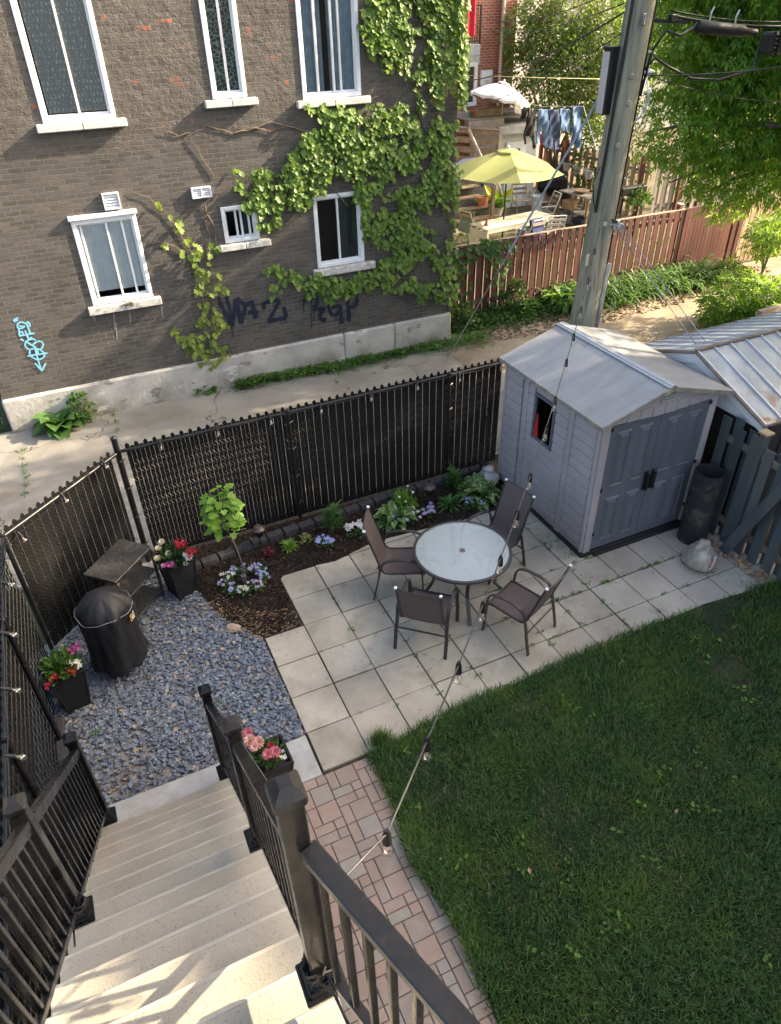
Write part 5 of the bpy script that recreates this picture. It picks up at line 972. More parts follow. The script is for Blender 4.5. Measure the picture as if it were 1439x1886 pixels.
for q0, px_, py_, lab in ((pole_at(3.45)+V3((.18, -.2, 0)), 1439, 825, 'upper purple grey cord running from the pole over the metal shed roof'), (pole_at(3.30)+V3((.15, -.2, 0)), 1439, 668, 'lower purple grey cord running from the pole over the metal shed roof')):
    pass
cordm = pm('purple_grey_cord', (.10, .10, .20), .6, .2)
qa = pole_at(3.45)+V3((.17, -.21, 0)); wire('clothes_cord', 'purple grey cord running from the pole past the gable of the metal roofed shed', sag(qa+V3((0, 0, -.12)), gx(1445, 855, 6.9), .05), .005, cordm); wire('clothes_cord', 'purple grey cord running from the pole over the seams of the metal shed roof', sag(qa, gx(1445, 815, 7.4), .05), .005, cordm)
# ---------------------------------------------------------------- string lights
s = Nt('bulb_glass'); ga_ = s.n('ShaderNodeBsdfTransparent'); s.put(ga_.inputs[0], (.95, .95, .93)); gb_ = s.n('ShaderNodeBsdfGlossy'); gb_.inputs['Roughness'].default_value = .04; gc_ = s.n('ShaderNodeMixShader'); gc_.inputs[0].default_value = .14; s.l(ga_.outputs[0], gc_.inputs[1]); s.l(gb_.outputs[0], gc_.inputs[2]); glob = s.fin(gc_.outputs[0])
s = Nt('filament'); e = s.n('ShaderNodeBsdfPrincipled'); s.put(e.inputs['Base Color'], (.45, .28, .12)); e.inputs['Roughness'].default_value = .4; fil = s.fin(e.outputs[0])
def bulb(par, p, k=1.0, tilt=(0, 0, -1)):
    p = V3(p); t_ = nrm(V3(tilt)); m = MB(); m.lathe([(.010*k, -.035*k), (.014*k, -.02*k), (.019*k, 0), (.020*k, .045*k), (.022*k, .05*k), (.022*k, .062*k), (.017*k, .064*k)], p, 12, t_); so_ = m.build('socket', M['blk'], par, 'auto')
    m = MB(); m.lathe([(.013*k, .062*k), (.017*k, .075*k), (.027*k, .098*k), (.031*k, .118*k), (.027*k, .138*k), (.014*k, .150*k), (0, .153*k)], p, 14, t_); m.build('bulb', glob, so_, True)
    m = MB(); m.lathe([(.004*k, .068*k), (.005*k, .12*k), (.003*k, .126*k)], p, 6, t_); m.build('filament', fil, so_)
SA, SB = V3((-.8, -5.0, 0)), V3((5.85, 2.0, 0)); sn = V3(((SB-SA)[1], -(SB-SA)[0], 0)); sn = nrm(sn)
def on_str(px, py): d = _ray(px, py); tt = ((SA-CAM)@sn)/(d@sn); return CAM+tt*d
sp = [on_str(*q) for q in ((713, 1538), (787, 1364), (845, 1230), (890, 1114), (924, 1013), (954, 939), (978, 871), (1005, 800), (1023, 736), (1043, 672), (1059, 606))]
# smooth catenary through the measured heights
hd = np.array([math.hypot(*(q-sp[0])[:2]) for q in sp]); co = np.polyfit(hd, [q[2] for q in sp], 2)
LENS = pole_at(3.4)+V3((-.16, -.19, 0)); startp = V3((-.835, -4.90, 3.62))
bp = [V3((q[0], q[1], np.polyval(co, h))) for q, h in zip(sp, hd)]
t = thing('string_light', 'string of clear bulbs sagging from the stair railing across the yard to the pole', 'string light', tuple(startp)); m = MB()
ext_ = [bp[-1]+(LENS-bp[-1])*u+V3((0, 0, -.10*math.sin(PI*u))) for u in (.28, .56, .82)]
allp = [startp]+bp+ext_+[LENS]; m.tube(allp, .0052, 6); m.build('wire', pm('grey_black_cable', (.035, .035, .037), .45, .1), t, True)
for q in bp+ext_[:0]: bulb(t, q+V3((0, 0, -.01)), 1.0)
for q in ext_: bulb(t, q+V3((0, 0, -.01)), .9)
bulb(t, pole_at(3.50)+V3((.02, -.24, 0)), 1.0, (.55, -.4, -.35))
# bulbs along the fence rail
def fence_string(lab, pts, off):
    t = thing('string_light', lab, 'string light', tuple(pts[0])); m = MB(); L = [V3(p) for p in pts]; P = []
    for i in range(len(L)-1):
        for u in np.linspace(0, 1, 6)[:-1]: P.append(L[i]+(L[i+1]-L[i])*u+V3((0, 0, -.035*math.sin(PI*u))))
    m.tube(P+[L[-1]], .004, 5); m.build('wire', M['blkm'], t)
    for p in L[1:-1]: bulb(t, p, .85, off)
    return t
main = [(-.98, 2.06, 1.78)]+[tuple(gy(x_, y_, 2.05)) for x_, y_ in ((294, 812), (399, 787), (497, 766), (590, 746), (682, 724), (768, 703), (846, 688), (922, 668))]+[(4.6, 2.08, 1.72)]
fence_string('string of clear bulbs hanging along the top rail of the long black fence', main, (0, -.35, -1))
lf = []
dA, dB = V3((-2.34, .90, 0)), V3((-1.03, 2.08, 0)); dn_ = nrm(V3((-(dB-dA)[1], (dB-dA)[0], 0)))
def on_diag(px, py): d = _ray(px, py); A_ = dA-dn_*.05; tt = ((A_-CAM)@dn_)/(d@dn_); return CAM+tt*d
lf = [(-1.05, 2.02, 1.76)]+[tuple(on_diag(x_, y_)) for x_, y_ in ((187, 848), (112, 910), (34, 982))]+[(-2.30, .80, 1.70)]
fence_string('string of clear bulbs along the diagonal fence panel behind the grill', lf, (.5, -.6, -.9))
lf = [(-2.30, .80, 1.70)]+[tuple(gx(x_, y_, -2.29)) for x_, y_ in ((2, 1072), (4, 1165), (8, 1268), (14, 1392), (14, 1500))]+[(-2.33, -3.4, 1.60)]
fence_string('string of clear bulbs along the black fence at the left edge beside the stairs', lf, (.9, -.1, -.6))
# ---------------------------------------------------------------- red board fence along the alley
redm = pm('red_stained_board', (.115, .034, .029), .7, .25, 4, .35, 40, island=.22, dirt=(.21, .11, .085), ds=5, da=.5, sv=(1, 1, .15))
rt = thing('red_fence', 'rust red board fence along the far side of the alley', 'fence', (6.35, 7.74, 0)); m = MB(); m2 = MB(); x = 6.42; k = 0; gate = (13.3, 15.0)
while x < 15.5:
    h = 1.66+rnd.uniform(-.025, .03); ing = gate[0] < x < gate[1]; w_ = .128
    yy = 7.70 if k % 2 == 0 or ing else 7.79
    if ing: m2.box((x, 7.68, .08+(h-.05)/2), (w_-.012, .02, h-.05), .003)
    else: m.box((x, yy, h/2+.01), (w_, .02, h), .003, Matrix.Rotation(rnd.uniform(-.012, .012), 3, 'Y'))
    x += .118 if ing else .104; k += 1
m.build('board', redm, rt); m2.build('gate', redm, rt); m = MB()
for zz in (.35, 1.46): m.box((10.9, 7.75, zz), (9.2, .05, .085), .003)
m.box((9.9, 7.75, 1.68), (6.9, .09, .022), .002); m.build('rail', pm('weathered_cap_rail', (.30, .235, .17), .8, .25, 6, .3, dirt=(.16, .05, .04), ds=4, da=.6), rt)
for xx in (6.4, 8.6, 10.9, 13.2, 15.1): m = MB(); m.box((xx, 7.80, .90), (.1, .1, 1.8), .004); p = m.build('post', redm, rt); m = MB(); m.box((xx, 7.80, 1.81), (.13, .13, .025), .003); m.build('post_cap', pm('pale_cap', (.42, .40, .33), .7, .2), p)
m = MB(); m.box((15.35, 7.78, .98), (.12, .12, 2.0), .004); o = m.build('wood_post', pm('tan_wood_post', (.42, .29, .16), .75, .2, 5, .3, sv=(1, 1, .15))); tag(o, 'pale tan wooden post at the right end of the red fence', 'post')
m = MB()
for k in range(14): m.box((15.6+k*.17, 7.9, .85), (.13, .02, 1.7), .003)
tag(m.build('tan_fence', pm('tan_board', (.42, .30, .18), .75, .2, 4, .3, island=.2, sv=(1, 1, .15))), 'pale tan board fence beyond the right end of the red fence', 'fence')
m = MB(); m.box((13.75, 7.02, .09), (.9, .08, .22), .01); tag(m.build('concrete_curb', pad_m), 'pale concrete curb in front of the daylilies', 'curb')
# ---------------------------------------------------------------- plants along the alley
def bush(name, lab, c, r, n, L, W, mat, tm=LEAF, stems=8, cat='shrub', hang=.2, shell=.35, group=None):
    t = thing(name, lab, cat, tuple(c), group); m = MB(); d = nr.normal(0, 1, (n, 3)); d = nrm(d); rr = nr.uniform(shell, 1, (n, 1))**.6; P = np.array(c)+np.array((0, 0, r[2]*.55))+d*rr*np.array((r[0], r[1], r[2]*.62)); P[:, 2] = np.maximum(P[:, 2], c[2]+.02)
    D = nrm(d+nr.normal(0, .55, (n, 3))+np.array((0, 0, -hang))); leaves(m, P, D, nrm(d*.6+nr.normal(0, .5, (n, 3))+np.array((0, 0, 1.))), nr.uniform(.65, 1.25, n)*L, nr.uniform(.7, 1.2, n)*W, tm); m.build('foliage', mat, t)
    m = MB()
    for k in range(stems): a = rnd.uniform(0, 6.28); m.tube([c, V3(c)+V3((.35*r[0]*math.cos(a), .35*r[1]*math.sin(a), r[2]*.5)), V3(c)+V3((.75*r[0]*math.cos(a), .75*r[1]*math.sin(a), r[2]*rnd.uniform(.7, 1.1)))], [.012, .008, .004], 5)
    m.build('stem', M['bark'], t); return t
LW = leafmat('weed_green', (.045, .115, .02), (.10, .21, .035), .3); LD = leafmat('alley_green', (.030, .085, .018), (.085, .17, .035), .3)
q = gz(112, 792); q2 = (q[0], q[1]+.05, .02); rosette('burdock', 'broad leaved burdock growing at the left end of the foundation', q2, 22, .50, .30, leafmat('burdock_leaf', (.05, .13, .03), (.10, .20, .05), .25), .55, el=(.25, 1.2))
q = gz(150, 780); bush('weed_clump', 'leafy weed clump right of the burdock at the foundation', (q[0]+.05, q[1]+.05, 0), (.22, .15, .5), 160, .10, .07, LW, cat='weeds')
q = gz(95, 765); bush('weed_clump', 'thin sprawling weed above the burdock on the foundation', (q[0], q[1]-.02, .02), (.28, .10, .4), 90, .05, .035, LW, cat='weeds')
q = gz(4, 790); bush('weed_clump', 'grassy weed clump at the building corner on the left edge', (q[0]-.25, q[1]+.1, 0), (.35, .45, .6), 240, .09, .04, LW, cat='weeds')
q = gz(378, 722); rosette('dandelion', 'dandelion plant at the foundation below the climbing vine', (q[0], q[1]+.03, 0), 46, .30, .07, LW, .6, el=(.2, 1.2)); m = MB(); bloom(m, (q[0]-.2, q[1]-.05, .25), .03, 4, 12); tag(m.build('dandelion_flower', PT['yellow']), 'single yellow dandelion flower at the foundation', 'flower')
# long band of ground cover
m = MB(); n = 4200; x = nr.uniform(1.45, 7.0, n); wv = .06+.12*smooth_noise(x*1.0+3, x*0+4, 1.7, 31)+.12*np.clip((x-4.2)/2.5, 0, 1); y = 6.74-np.abs(nr.normal(0, 1, n))*wv; z = nr.uniform(.02, .13, n)*(.6+1.0*smooth_noise(x+5, x*0+8, 2.3, 17)); leaves(m, np.stack([x, y, z], 1), np.stack([nr.normal(0, 1, n), nr.normal(-.5, .8, n), nr.uniform(-.2, .7, n)], 1), None, nr.uniform(.04, .08, n), nr.uniform(.03, .05, n), LEAF)
tag(m.build('ground_cover', LW), 'low green ground cover running along the concrete foundation', 'ground cover', kind='stuff')
for px_, py_, r_, h_, lab in ((468, 690, .18, .30, 'upright weed at the left end of the ground cover band'), (788, 630, .30, .42, 'leafy weed bush at the right end of the foundation')):
    q = gz(px_, py_); bush('weed_clump', lab, (q[0], q[1]+.05, 0), (r_, r_*.7, h_), 200, .085, .06, LW, cat='weeds')
m = MB(); n = 5200; x = nr.uniform(6.5, 10.6, n); y = 7.62-np.abs(nr.normal(0, .36, n)); z = nr.uniform(.02, .24, n)*np.clip(1.1-(7.62-y)/1.1, .15, 1); leaves(m, np.stack([x, y, z], 1), np.stack([nr.normal(0, 1, n), nr.normal(-.5, .8, n), nr.uniform(-.2, .7, n)], 1), None, nr.uniform(.06, .13, n), nr.uniform(.04, .075, n), LEAF)
tag(m.build('ground_cover', LD), 'green ground cover at the foot of the red fence left of the pole', 'ground cover', kind='stuff')
for px_, py_, r_, h_, lab in ((905, 555, .26, .75, 'vine covered weed bush against the red fence left of the pole'), (845, 610, .5, .45, 'low nettle clump where red fence meets the foundation')):
    q = gz(px_, py_); bush('weed_clump', lab, (q[0], min(q[1]+.1, 7.45), 0), (r_, r_*.6, h_), 330, .10, .07, LD, cat='weeds')
q = gz(1030, 560); rosette('fern', 'bright fern clump beside the pole at the red fence', (q[0], min(q[1], 7.4), .02), 30, .75, .20, LG['bright'], .7, el=(.4, 1.4))
lilym = leafmat('daylily_leaf', (.045, .115, .025), (.12, .22, .05), .3)
for k, (x, y) in enumerate([(x_, 7.42-.30*(k_ % 3)+rnd.uniform(-.08, .08)) for k_, x_ in enumerate(np.linspace(9.4, 14.3, 30))]):
    m = MB(); n = 30; v = []; f = []
    for j in range(n):
        a = rnd.uniform(0, 6.28); l = rnd.uniform(.6, 1.05); e = rnd.uniform(.75, 1.45); d = V3((math.cos(a), math.sin(a), 0)); sd_ = V3((-math.sin(a), math.cos(a), 0)); p = V3((x+rnd.gauss(0, .09), y+rnd.gauss(0, .07), 0)); b0 = len(v)
        for i in range(7):
            u = i/6; wv = .046*(1-u**2)+.005; v += [p-sd_*wv/2, p+sd_*wv/2]; p = p+(d*math.cos(e)+V3((0, 0, math.sin(e))))*l/6; e -= .42*(.5+u)
        f += [(b0+i*2, b0+i*2+1, b0+i*2+3, b0+i*2+2) for i in range(6)]
    m.add(v, f); o = m.build('daylily', lilym, None, True); tag(o, 'arching daylily clump before the red fence right of the pole', 'plant', 'daylilies along the red fence')
m = MB(); chips(2600, [(7.0, 6.3), (9.0, 6.0), (12, 6.1), (13.5, 6.5), (16, 6.8), (16, 7.4), (7.0, 7.3)], (7, 16, 6, 7.5), .03, .10, .008, (.008, .02), .35, m, (1.5, 3.5)); tag(m.build('dry_leaf_litter', pm('dry_litter', (.17, .105, .06), .9, .4, 20, .2, island=.5)), 'dry brown leaf litter on the dirt below the red fence', 'leaf litter', kind='stuff')
m = MB(); chips(160, [(5.95, -.55), (6.15, -.55), (6.2, -1.9), (6.0, -1.9)], (5.9, 6.25, -1.95, -.5), .04, .09, .01, (.01, .03), .4, m, (1, 1.8)); tag(m.build('dry_leaf_litter', pm('oak_litter', (.27, .17, .10), .9, .35, 20, .2, island=.4)), 'curled dry leaves along the foot of the grey board fence', 'leaf litter', kind='stuff')
# weeds in the alley crack
m = MB(); P = []
for px_, py_ in [(45, 830), (42, 845), (46, 858), (44, 870), (50, 880), (48, 895), (47, 912), (210, 765), (213, 780), (214, 795)]:
    q = gz(px_, py_); 
    for k in range(22): P.append((q[0]+rnd.gauss(0, .03), q[1]+rnd.gauss(0, .04), rnd.uniform(0, .03)))
leaves(m, P, nr.normal(0, 1, (len(P), 3))+np.array((0, 0, .5)), None, nr.uniform(.02, .05, len(P)), .02, LEAF4); tag(m.build('crack_weeds', LW), 'tiny weeds growing along cracks of the concrete alley', 'weeds', kind='stuff')
# ---------------------------------------------------------------- ivy on the brick wall
def ivy(name, lab, blobs, stems, mat, size=(.10, .17), dens=210, minz=.0):
    t = thing(name, lab, 'ivy', (4.5 if dens > 150 else 1.2, WY, 0)); P = []
    for px_, py_, r in blobs:
        a = gy(px_, py_, WY); mp = gy(px_+r, py_, WY); R_ = abs(mp[0]-a[0]); n = max(3, int(dens*R_*R_*3.14)); 
        for k in range(n):
            an = rnd.uniform(0, 6.28); rr = R_*math.sqrt(rnd.random())*1.08; x = a[0]+rr*math.cos(an); z = a[2]+rr*math.sin(an)*.95
            if x > 6.40: continue
            if any(q[0]+.04 < x < q[1]-.04 and q[2]-.02 < z < q[3]-.16 for q in WIN) : continue
            P.append((x, WY-rnd.uniform(.03, .13)-(.05 if x > 6.2 else 0), max(z, minz)))
    n = len(P); P = np.array(P); D = np.stack([nr.normal(0, .38, n), nr.uniform(-.75, -.1, n), nr.uniform(-1.1, -.35, n)], 1); N_ = np.stack([nr.normal(0, .35, n), np.full(n, -1.), nr.uniform(.2, 1.0, n)], 1); m = MB(); L = nr.uniform(size[0], size[1], n); leaves(m, P, D, N_, L, L*nr.uniform(.8, 1.05, n), LOBE); m.build('foliage', mat, t)
    m = MB()
    for st_ in stems:
        Q = [gy(a, b_, WY)+V3((0, -.012-rnd.uniform(0, .015), 0)) for a, b_ in st_]; Q2 = []
        for i in range(len(Q)-1):
            for u in (0, .33, .66): Q2.append(Q[i]+(Q[i+1]-Q[i])*u+V3((rnd.gauss(0, .012), 0, rnd.gauss(0, .012))))
        Q2.append(Q[-1]); m.tube(Q2, np.linspace(.011, .004, len(Q2)), 5)
    m.build('stem', M['twig'], t); return t
ivm = leafmat('ivy_leaf', (.058, .140, .022), (.20, .30, .048), .35, .42, (.42, .48, .05), .7)
A = []
def fill(x0, y0, x1, y1, r, n, skew=0):
    for k in range(n):
        u = rnd.random(); v_ = rnd.random(); A.append((x0+(x1-x0)*u+skew*v_, y0+(y1-y0)*v_, r*rnd.uniform(.6, 1.1)))
fill(660, 0, 735, 90, 18, 20); fill(668, 70, 700, 100, 10, 3); fill(705, 80, 755, 125, 13, 7); fill(775, -10, 845, 40, 15, 9); fill(780, 35, 850, 110, 14, 12); fill(795, 95, 850, 130, 14, 8); fill(832, 0, 854, 180, 10, 14); fill(838, 110, 856, 185, 10, 7); fill(755, 110, 780, 145, 9, 5); fill(795, 150, 822, 185, 11, 5); fill(760, 160, 770, 175, 5, 2); fill(700, 105, 715, 130, 6, 3); fill(835, -60, 856, 0, 14, 6); fill(660, -60, 840, 0, 22, 16)
fill(705, 20, 770, 110, 8, 9); fill(770, 100, 850, 200, 9, 12); fill(700, 190, 835, 240, 9, 14); fill(690, 245, 835, 330, 9, 16); fill(690, 330, 835, 430, 9, 16); fill(680, 430, 830, 530, 8, 14); fill(440, 300, 640, 380, 9, 12); fill(560, 190, 700, 250, 9, 9)
fill(575, 200, 650, 250, 15, 12); fill(600, 195, 700, 240, 12, 8); fill(555, 245, 690, 310, 18, 22); fill(525, 290, 640, 345, 17, 17); fill(452, 330, 560, 375, 14, 15); fill(470, 370, 540, 395, 12, 8); fill(478, 395, 505, 420, 9, 4); fill(540, 335, 575, 375, 13, 5); fill(428, 308, 525, 322, 8, 9); fill(436, 330, 450, 355, 6, 3); fill(640, 265, 715, 320, 15, 12); fill(700, 225, 790, 285, 13, 12); fill(705, 285, 760, 315, 11, 6); fill(795, 215, 830, 265, 11, 8); fill(800, 265, 832, 320, 11, 8); fill(805, 320, 832, 370, 10, 7); fill(765, 320, 812, 350, 9, 5); fill(820, 360, 834, 470, 6, 9)
fill(650, 325, 705, 385, 14, 11); fill(662, 380, 705, 425, 12, 8); fill(672, 420, 695, 450, 8, 4); fill(655, 335, 690, 365, 11, 3); fill(725, 335, 760, 360, 9, 5); fill(742, 355, 785, 395, 11, 8); fill(700, 400, 785, 445, 13, 13); fill(715, 440, 775, 480, 12, 10); fill(775, 430, 795, 465, 9, 5); fill(695, 480, 740, 505, 10, 7); fill(730, 480, 760, 500, 8, 4); fill(785, 470, 822, 500, 9, 6); fill(800, 495, 830, 540, 10, 7); fill(740, 512, 790, 530, 9, 7); fill(760, 525, 828, 545, 9, 9); fill(640, 503, 690, 525, 11, 9); fill(590, 510, 645, 540, 12, 10); fill(545, 500, 585, 530, 11, 8); fill(510, 495, 545, 515, 8, 5); fill(590, 535, 615, 560, 8, 4); fill(480, 480, 515, 500, 5, 5); fill(495, 515, 520, 545, 5, 4); fill(560, 530, 575, 550, 5, 3); fill(660, 520, 730, 530, 7, 6)
stm = [[(772, 545), (760, 470), (735, 380), (726, 250), (722, 150), (718, 60)], [(722, 200), (740, 170), (760, 150), (775, 140)], [(790, 250), (770, 210), (775, 150), (785, 80), (768, 30), (765, 0)], [(735, 240), (760, 232), (810, 232)], [(730, 200), (745, 230), (770, 260)], [(700, 300), (650, 260), (610, 300)], [(828, 600), (822, 500), (826, 400), (834, 250), (838, 150)], [(640, 380), (600, 330), (520, 340), (440, 345)], [(770, 520), (700, 500), (600, 520), (500, 490), (450, 520)], [(560, 240), (500, 225), (430, 245), (380, 230), (355, 245)], [(395, 330), (370, 285), (350, 250)], [(720, 160), (690, 180), (670, 175)], [(720, 120), (745, 95), (760, 60)], [(810, 130), (820, 80), (830, 30)], [(700, 30), (690, 80), (710, 130)], [(350, 245), (330, 250), (300, 240)], [(430, 245), (470, 235), (500, 240), (540, 225)]]
ivy('climbing_ivy', 'large climbing ivy covering the right end of the dark brick wall', A, stm, ivm, (.050, .128), 370, minz=.9)
A = [(345, 440, 6), (330, 462, 5), (360, 450, 11), (355, 468, 10), (366, 480, 14), (374, 496, 12), (360, 500, 6), (378, 520, 12), (362, 527, 10), (388, 540, 6), (372, 556, 9), (383, 566, 11), (405, 525, 7), (402, 505, 4), (410, 530, 6), (374, 585, 12), (390, 580, 6), (400, 575, 5), (402, 592, 12), (397, 610, 9), (410, 600, 9), (367, 592, 5), (320, 604, 6), (328, 618, 4), (345, 618, 10), (360, 622, 12), (378, 612, 7), (350, 640, 11), (368, 640, 13), (388, 628, 8), (395, 640, 6), (410, 640, 9), (375, 658, 10), (400, 662, 9), (415, 650, 7), (388, 672, 7), (340, 628, 6), (385, 447, 5), (386, 465, 4), (396, 455, 5), (300, 450, 3), (288, 372, 3), (310, 395, 3), (325, 405, 4), (330, 415, 4)]
ivy('climbing_vine', 'narrow climbing vine growing up the wall between two lower windows', A, [[(407, 705), (402, 680), (388, 650), (392, 600), (398, 540), (388, 480), (385, 430), (372, 380), (355, 350)], [(388, 640), (375, 560), (355, 470), (330, 425), (305, 390), (275, 362), (240, 350)], [(345, 465), (310, 448), (280, 442)], [(375, 380), (395, 420), (398, 470)]], leafmat('vine_leaf', (.09, .16, .022), (.22, .30, .045), .4, .45, (.5, .48, .05), .9), (.075, .125), 190)
P = [tuple(gy(x_, y_, 7.66)) for x_, y_ in [(rnd.gauss(905, 22), rnd.uniform(440, 470)) for _ in range(70)]+[(rnd.gauss(860, 8), rnd.uniform(430, 570)) for _ in range(34)]+[(rnd.uniform(835, 850), rnd.uniform(460, 600)) for _ in range(50)]+[(rnd.gauss(920, 10), rnd.uniform(470, 560)) for _ in range(45)]]
m = MB(); n = len(P); leaves(m, P, np.stack([nr.normal(0, .5, n), nr.uniform(-.7, 0, n), nr.uniform(-1, .2, n)], 1), np.tile((0, -1., .5), (n, 1)), nr.uniform(.09, .16, n), nr.uniform(.08, .13, n), LOBE); tag(m.build('fence_ivy', LD), 'ivy strands climbing over the left end of the red fence', 'ivy')
# ---------------------------------------------------------------- houses beyond the backyard
YH = 18.0
rb = brickmat('red_brick', (.30, .085, .045), (.40, .13, .07), (.46, .38, .32), .22, .078, .012, bst=.35, distort=.002)
hx0, hx1, hx2 = gy(800, 100, YH)[0], gy(917, 100, YH)[0], gy(943, 100, YH)[0]
t = thing('red_brick_house', 'red brick house with white door, balcony and downpipe behind the ivy wall', 'house', (hx0, YH, 0)); m = MB()
m.add([(hx0, YH, 0), (hx1, YH, 0), (hx1, YH, 9), (hx0, YH, 9)], [(0, 1, 2, 3)]); m.add([(hx1, YH, 0), (hx1, YH-.14, 0), (hx1, YH-.14, 9), (hx1, YH, 9)], [(0, 1, 2, 3)]); m.add([(hx1, YH-.14, 0), (hx2, YH-.14, 0), (hx2, YH-.14, 9), (hx1, YH-.14, 9)], [(0, 1, 2, 3)]); m.add([(hx2, YH-.14, 0), (hx2, 27, 0), (hx2, 27, 9), (hx2, YH-.14, 9)], [(0, 1, 2, 3)]); m.add([(hx0, YH, 9), (hx2, YH, 9), (hx2, 27, 9), (hx0, 27, 9)], [(0, 1, 2, 3)]); m.build('wall', rb, t)
def rect(a, b_, y): p = gy(*a, y); q = gy(*b_, y); return p[0], q[0], q[2], p[2]
x0, x1, z0, z1 = rect((846, 116), (875, 194), YH); m = MB(); e = .12
for (cx, cz, dx, dz) in (((x0+x1)/2, z1-e/2, x1-x0, e), ((x0+x1)/2, z0+e/2, x1-x0, e), (x1-e/2, (z0+z1)/2, e, z1-z0-2*e), (x0+e/2, (z0+z1)/2, e, z1-z0-2*e)): m.box((cx, YH-.03, cz), (dx, .14, dz), .008)
d = m.build('door', M['white'], t); m = MB(); m.box(((x0+x1)/2, YH-.02, (z0+z1)/2), (x1-x0-2*e, .02, z1-z0-2*e)); m.build('pane', pm('dark_pane', (.03, .035, .035), .08, .2, 3, 0), d)
x0, x1, z0, z1 = rect((840, 103), (882, 117), YH); m = MB(); m.box(((x0+x1)/2, YH-.02, (z0+z1)/2), (x1-x0, .10, z1-z0), .01); m.build('lintel', M['sill'], t)
x0, x1, z0, z1 = rect((838, 82), (879, 102), YH-.5); m = MB(); m.box(((x0+x1)/2, YH-.35, (z0+z1)/2), (x1-x0, .7, z1-z0), .02); bl = m.build('balcony', pm('blue_grey_paint', (.24, .27, .29), .6, .15), t)
m = MB(); zt = z1
for k in range(14): xx = x1-.03-k*.09; m.box((xx, YH-.66, zt+.5), (.018, .018, 1.0))
m.bar((x1-1.3, YH-.66, zt+1.0), (x1, YH-.66, zt+1.0), .04, .04); m.bar((x1-1.3, YH-.66, zt+.08), (x1, YH-.66, zt+.08), .03, .03); m.box((x1-.02, YH-.66, zt+.5), (.05, .05, 1.05)); m.build('balcony_railing', M['blk'], bl)
cx0 = gy(841, 30, YH-.7)[0]; cx1 = gy(875, 30, YH-.7)[0]
for u0, u1 in ((0, .46), (.5, 1)): curtain_mb(cx0+(cx1-cx0)*u0, cx0+(cx1-cx0)*u1, gy(860, 66, YH-.7)[2], gy(860, -60, YH-.7)[2], YH-.72, .03, .22).build('red_curtain', pm('red_curtain', (.50, .012, .035), .7, .15, 4, 0), bl, True)
x0, x1, z0, z1 = rect((884, 129), (904, 156), YH); m = MB(); m.box(((x0+x1)/2, YH-.06, (z0+z1)/2), (x1-x0, .12, z1-z0), .02); m.lathe([(.13, 0), (.13, .05), (.10, .07), (0, .07)], ((x0+x1)/2+.03, YH-.12, (z0+z1)/2), 18, (0, -1, 0)); m.build('wall_vent', M['white'], t)
m = MB(); q = gy(926, 0, YH-.2); q1 = gy(920, 150, YH-.2); m.tube([(q1[0], YH-.2, 2.5), (q1[0], YH-.2, 9)], .055, 10); m.build('downpipe', pm('cream_pipe', (.52, .47, .36), .5, .1), t, 'auto')
YW = 23.0; wx0, wx1 = hx2+.6, gy(1175, 60, YW)[0]; t = thing('white_brick_house', 'pale whitewashed brick house behind the lilac tree', 'house', (wx0, YW, 0)); m = MB(); m.box(((wx0+wx1)/2, YW+3, 5), (wx1-wx0, 6, 10)); m.build('wall', brickmat('white_brick', (.50, .47, .44), (.58, .55, .52), (.45, .42, .40), .22, .075, .01, bst=.3), t)
for a_, b__ in (((1098, -30), (1142, 62)), ((1030, -10), (1068, 75))):
    x0, x1, z0, z1 = rect(a_, b__, YW); m = MB(); e = .13
    for (cx, cz, dx, dz) in (((x0+x1)/2, z1-e/2, x1-x0, e), ((x0+x1)/2, z0+e/2, x1-x0+.2, e), (x1-e/2, (z0+z1)/2, e, z1-z0-2*e), (x0+e/2, (z0+z1)/2, e, z1-z0-2*e)): m.box((cx, YW-.05, cz), (dx, .16, dz), .008)
    f_ = m.build('window', M['white'], t); m = MB(); m.box(((x0+x1)/2, YW-.02, (z0+z1)/2), (x1-x0-2*e, .02, z1-z0-2*e)); m.build('blind', pm('beige_blind', (.45, .44, .36), .7, .08), f_)
m = MB(); m.box((gy(1250, 20, 26)[0], 27, 4), (12, 1, 8)); tag(m.build('distant_house', pm('grey_siding', (.40, .38, .36), .7, .15)), 'pale house wall far behind the big tree', 'house')
# ---------------------------------------------------------------- backyard: deck, stairs, sheds, furniture
wd = pm('weathered_deck_wood', (.25, .18, .115), .8, .25, 5, .35, 40, island=.22, dirt=(.15, .12, .09), ds=4, da=.5); wd2 = pm('grey_deck_wood', (.25, .22, .19), .85, .2, 5, .35, 40, island=.2)
def on(px, py, Y): return V3(gy(px, py, Y))
t = thing('wooden_steps', 'weathered open wooden steps climbing to a small deck left of the yellow umbrella', 'steps', tuple(on(870, 400, 14.6)*V3((1, 1, 0)))); xl = on(820, 390, 14.6)[0]; xr = on(899, 388, 14.6)[0]
for k, (zz, yy) in enumerate(((.27, 14.45), (.52, 14.75), (.78, 15.05), (1.03, 15.35))):
    ex = .25 if k == 0 else 0; m = MB(); m.box(((xl+xr+ex)/2, yy, zz), (xr-xl+ex, .29, .045), .005); m.build('tread', wd, t)
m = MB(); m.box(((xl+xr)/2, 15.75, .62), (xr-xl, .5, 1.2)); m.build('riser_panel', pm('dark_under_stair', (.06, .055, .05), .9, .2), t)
m = MB(); m.box((xr+.0, 14.35, .55), (.10, .10, 1.25), .004); m.build('newel_post', wd, t); m = MB(); m.box((xr-.9, 15.55, 1.75), (.09, .09, 1.2), .004); m.build('newel_post', wd, t)
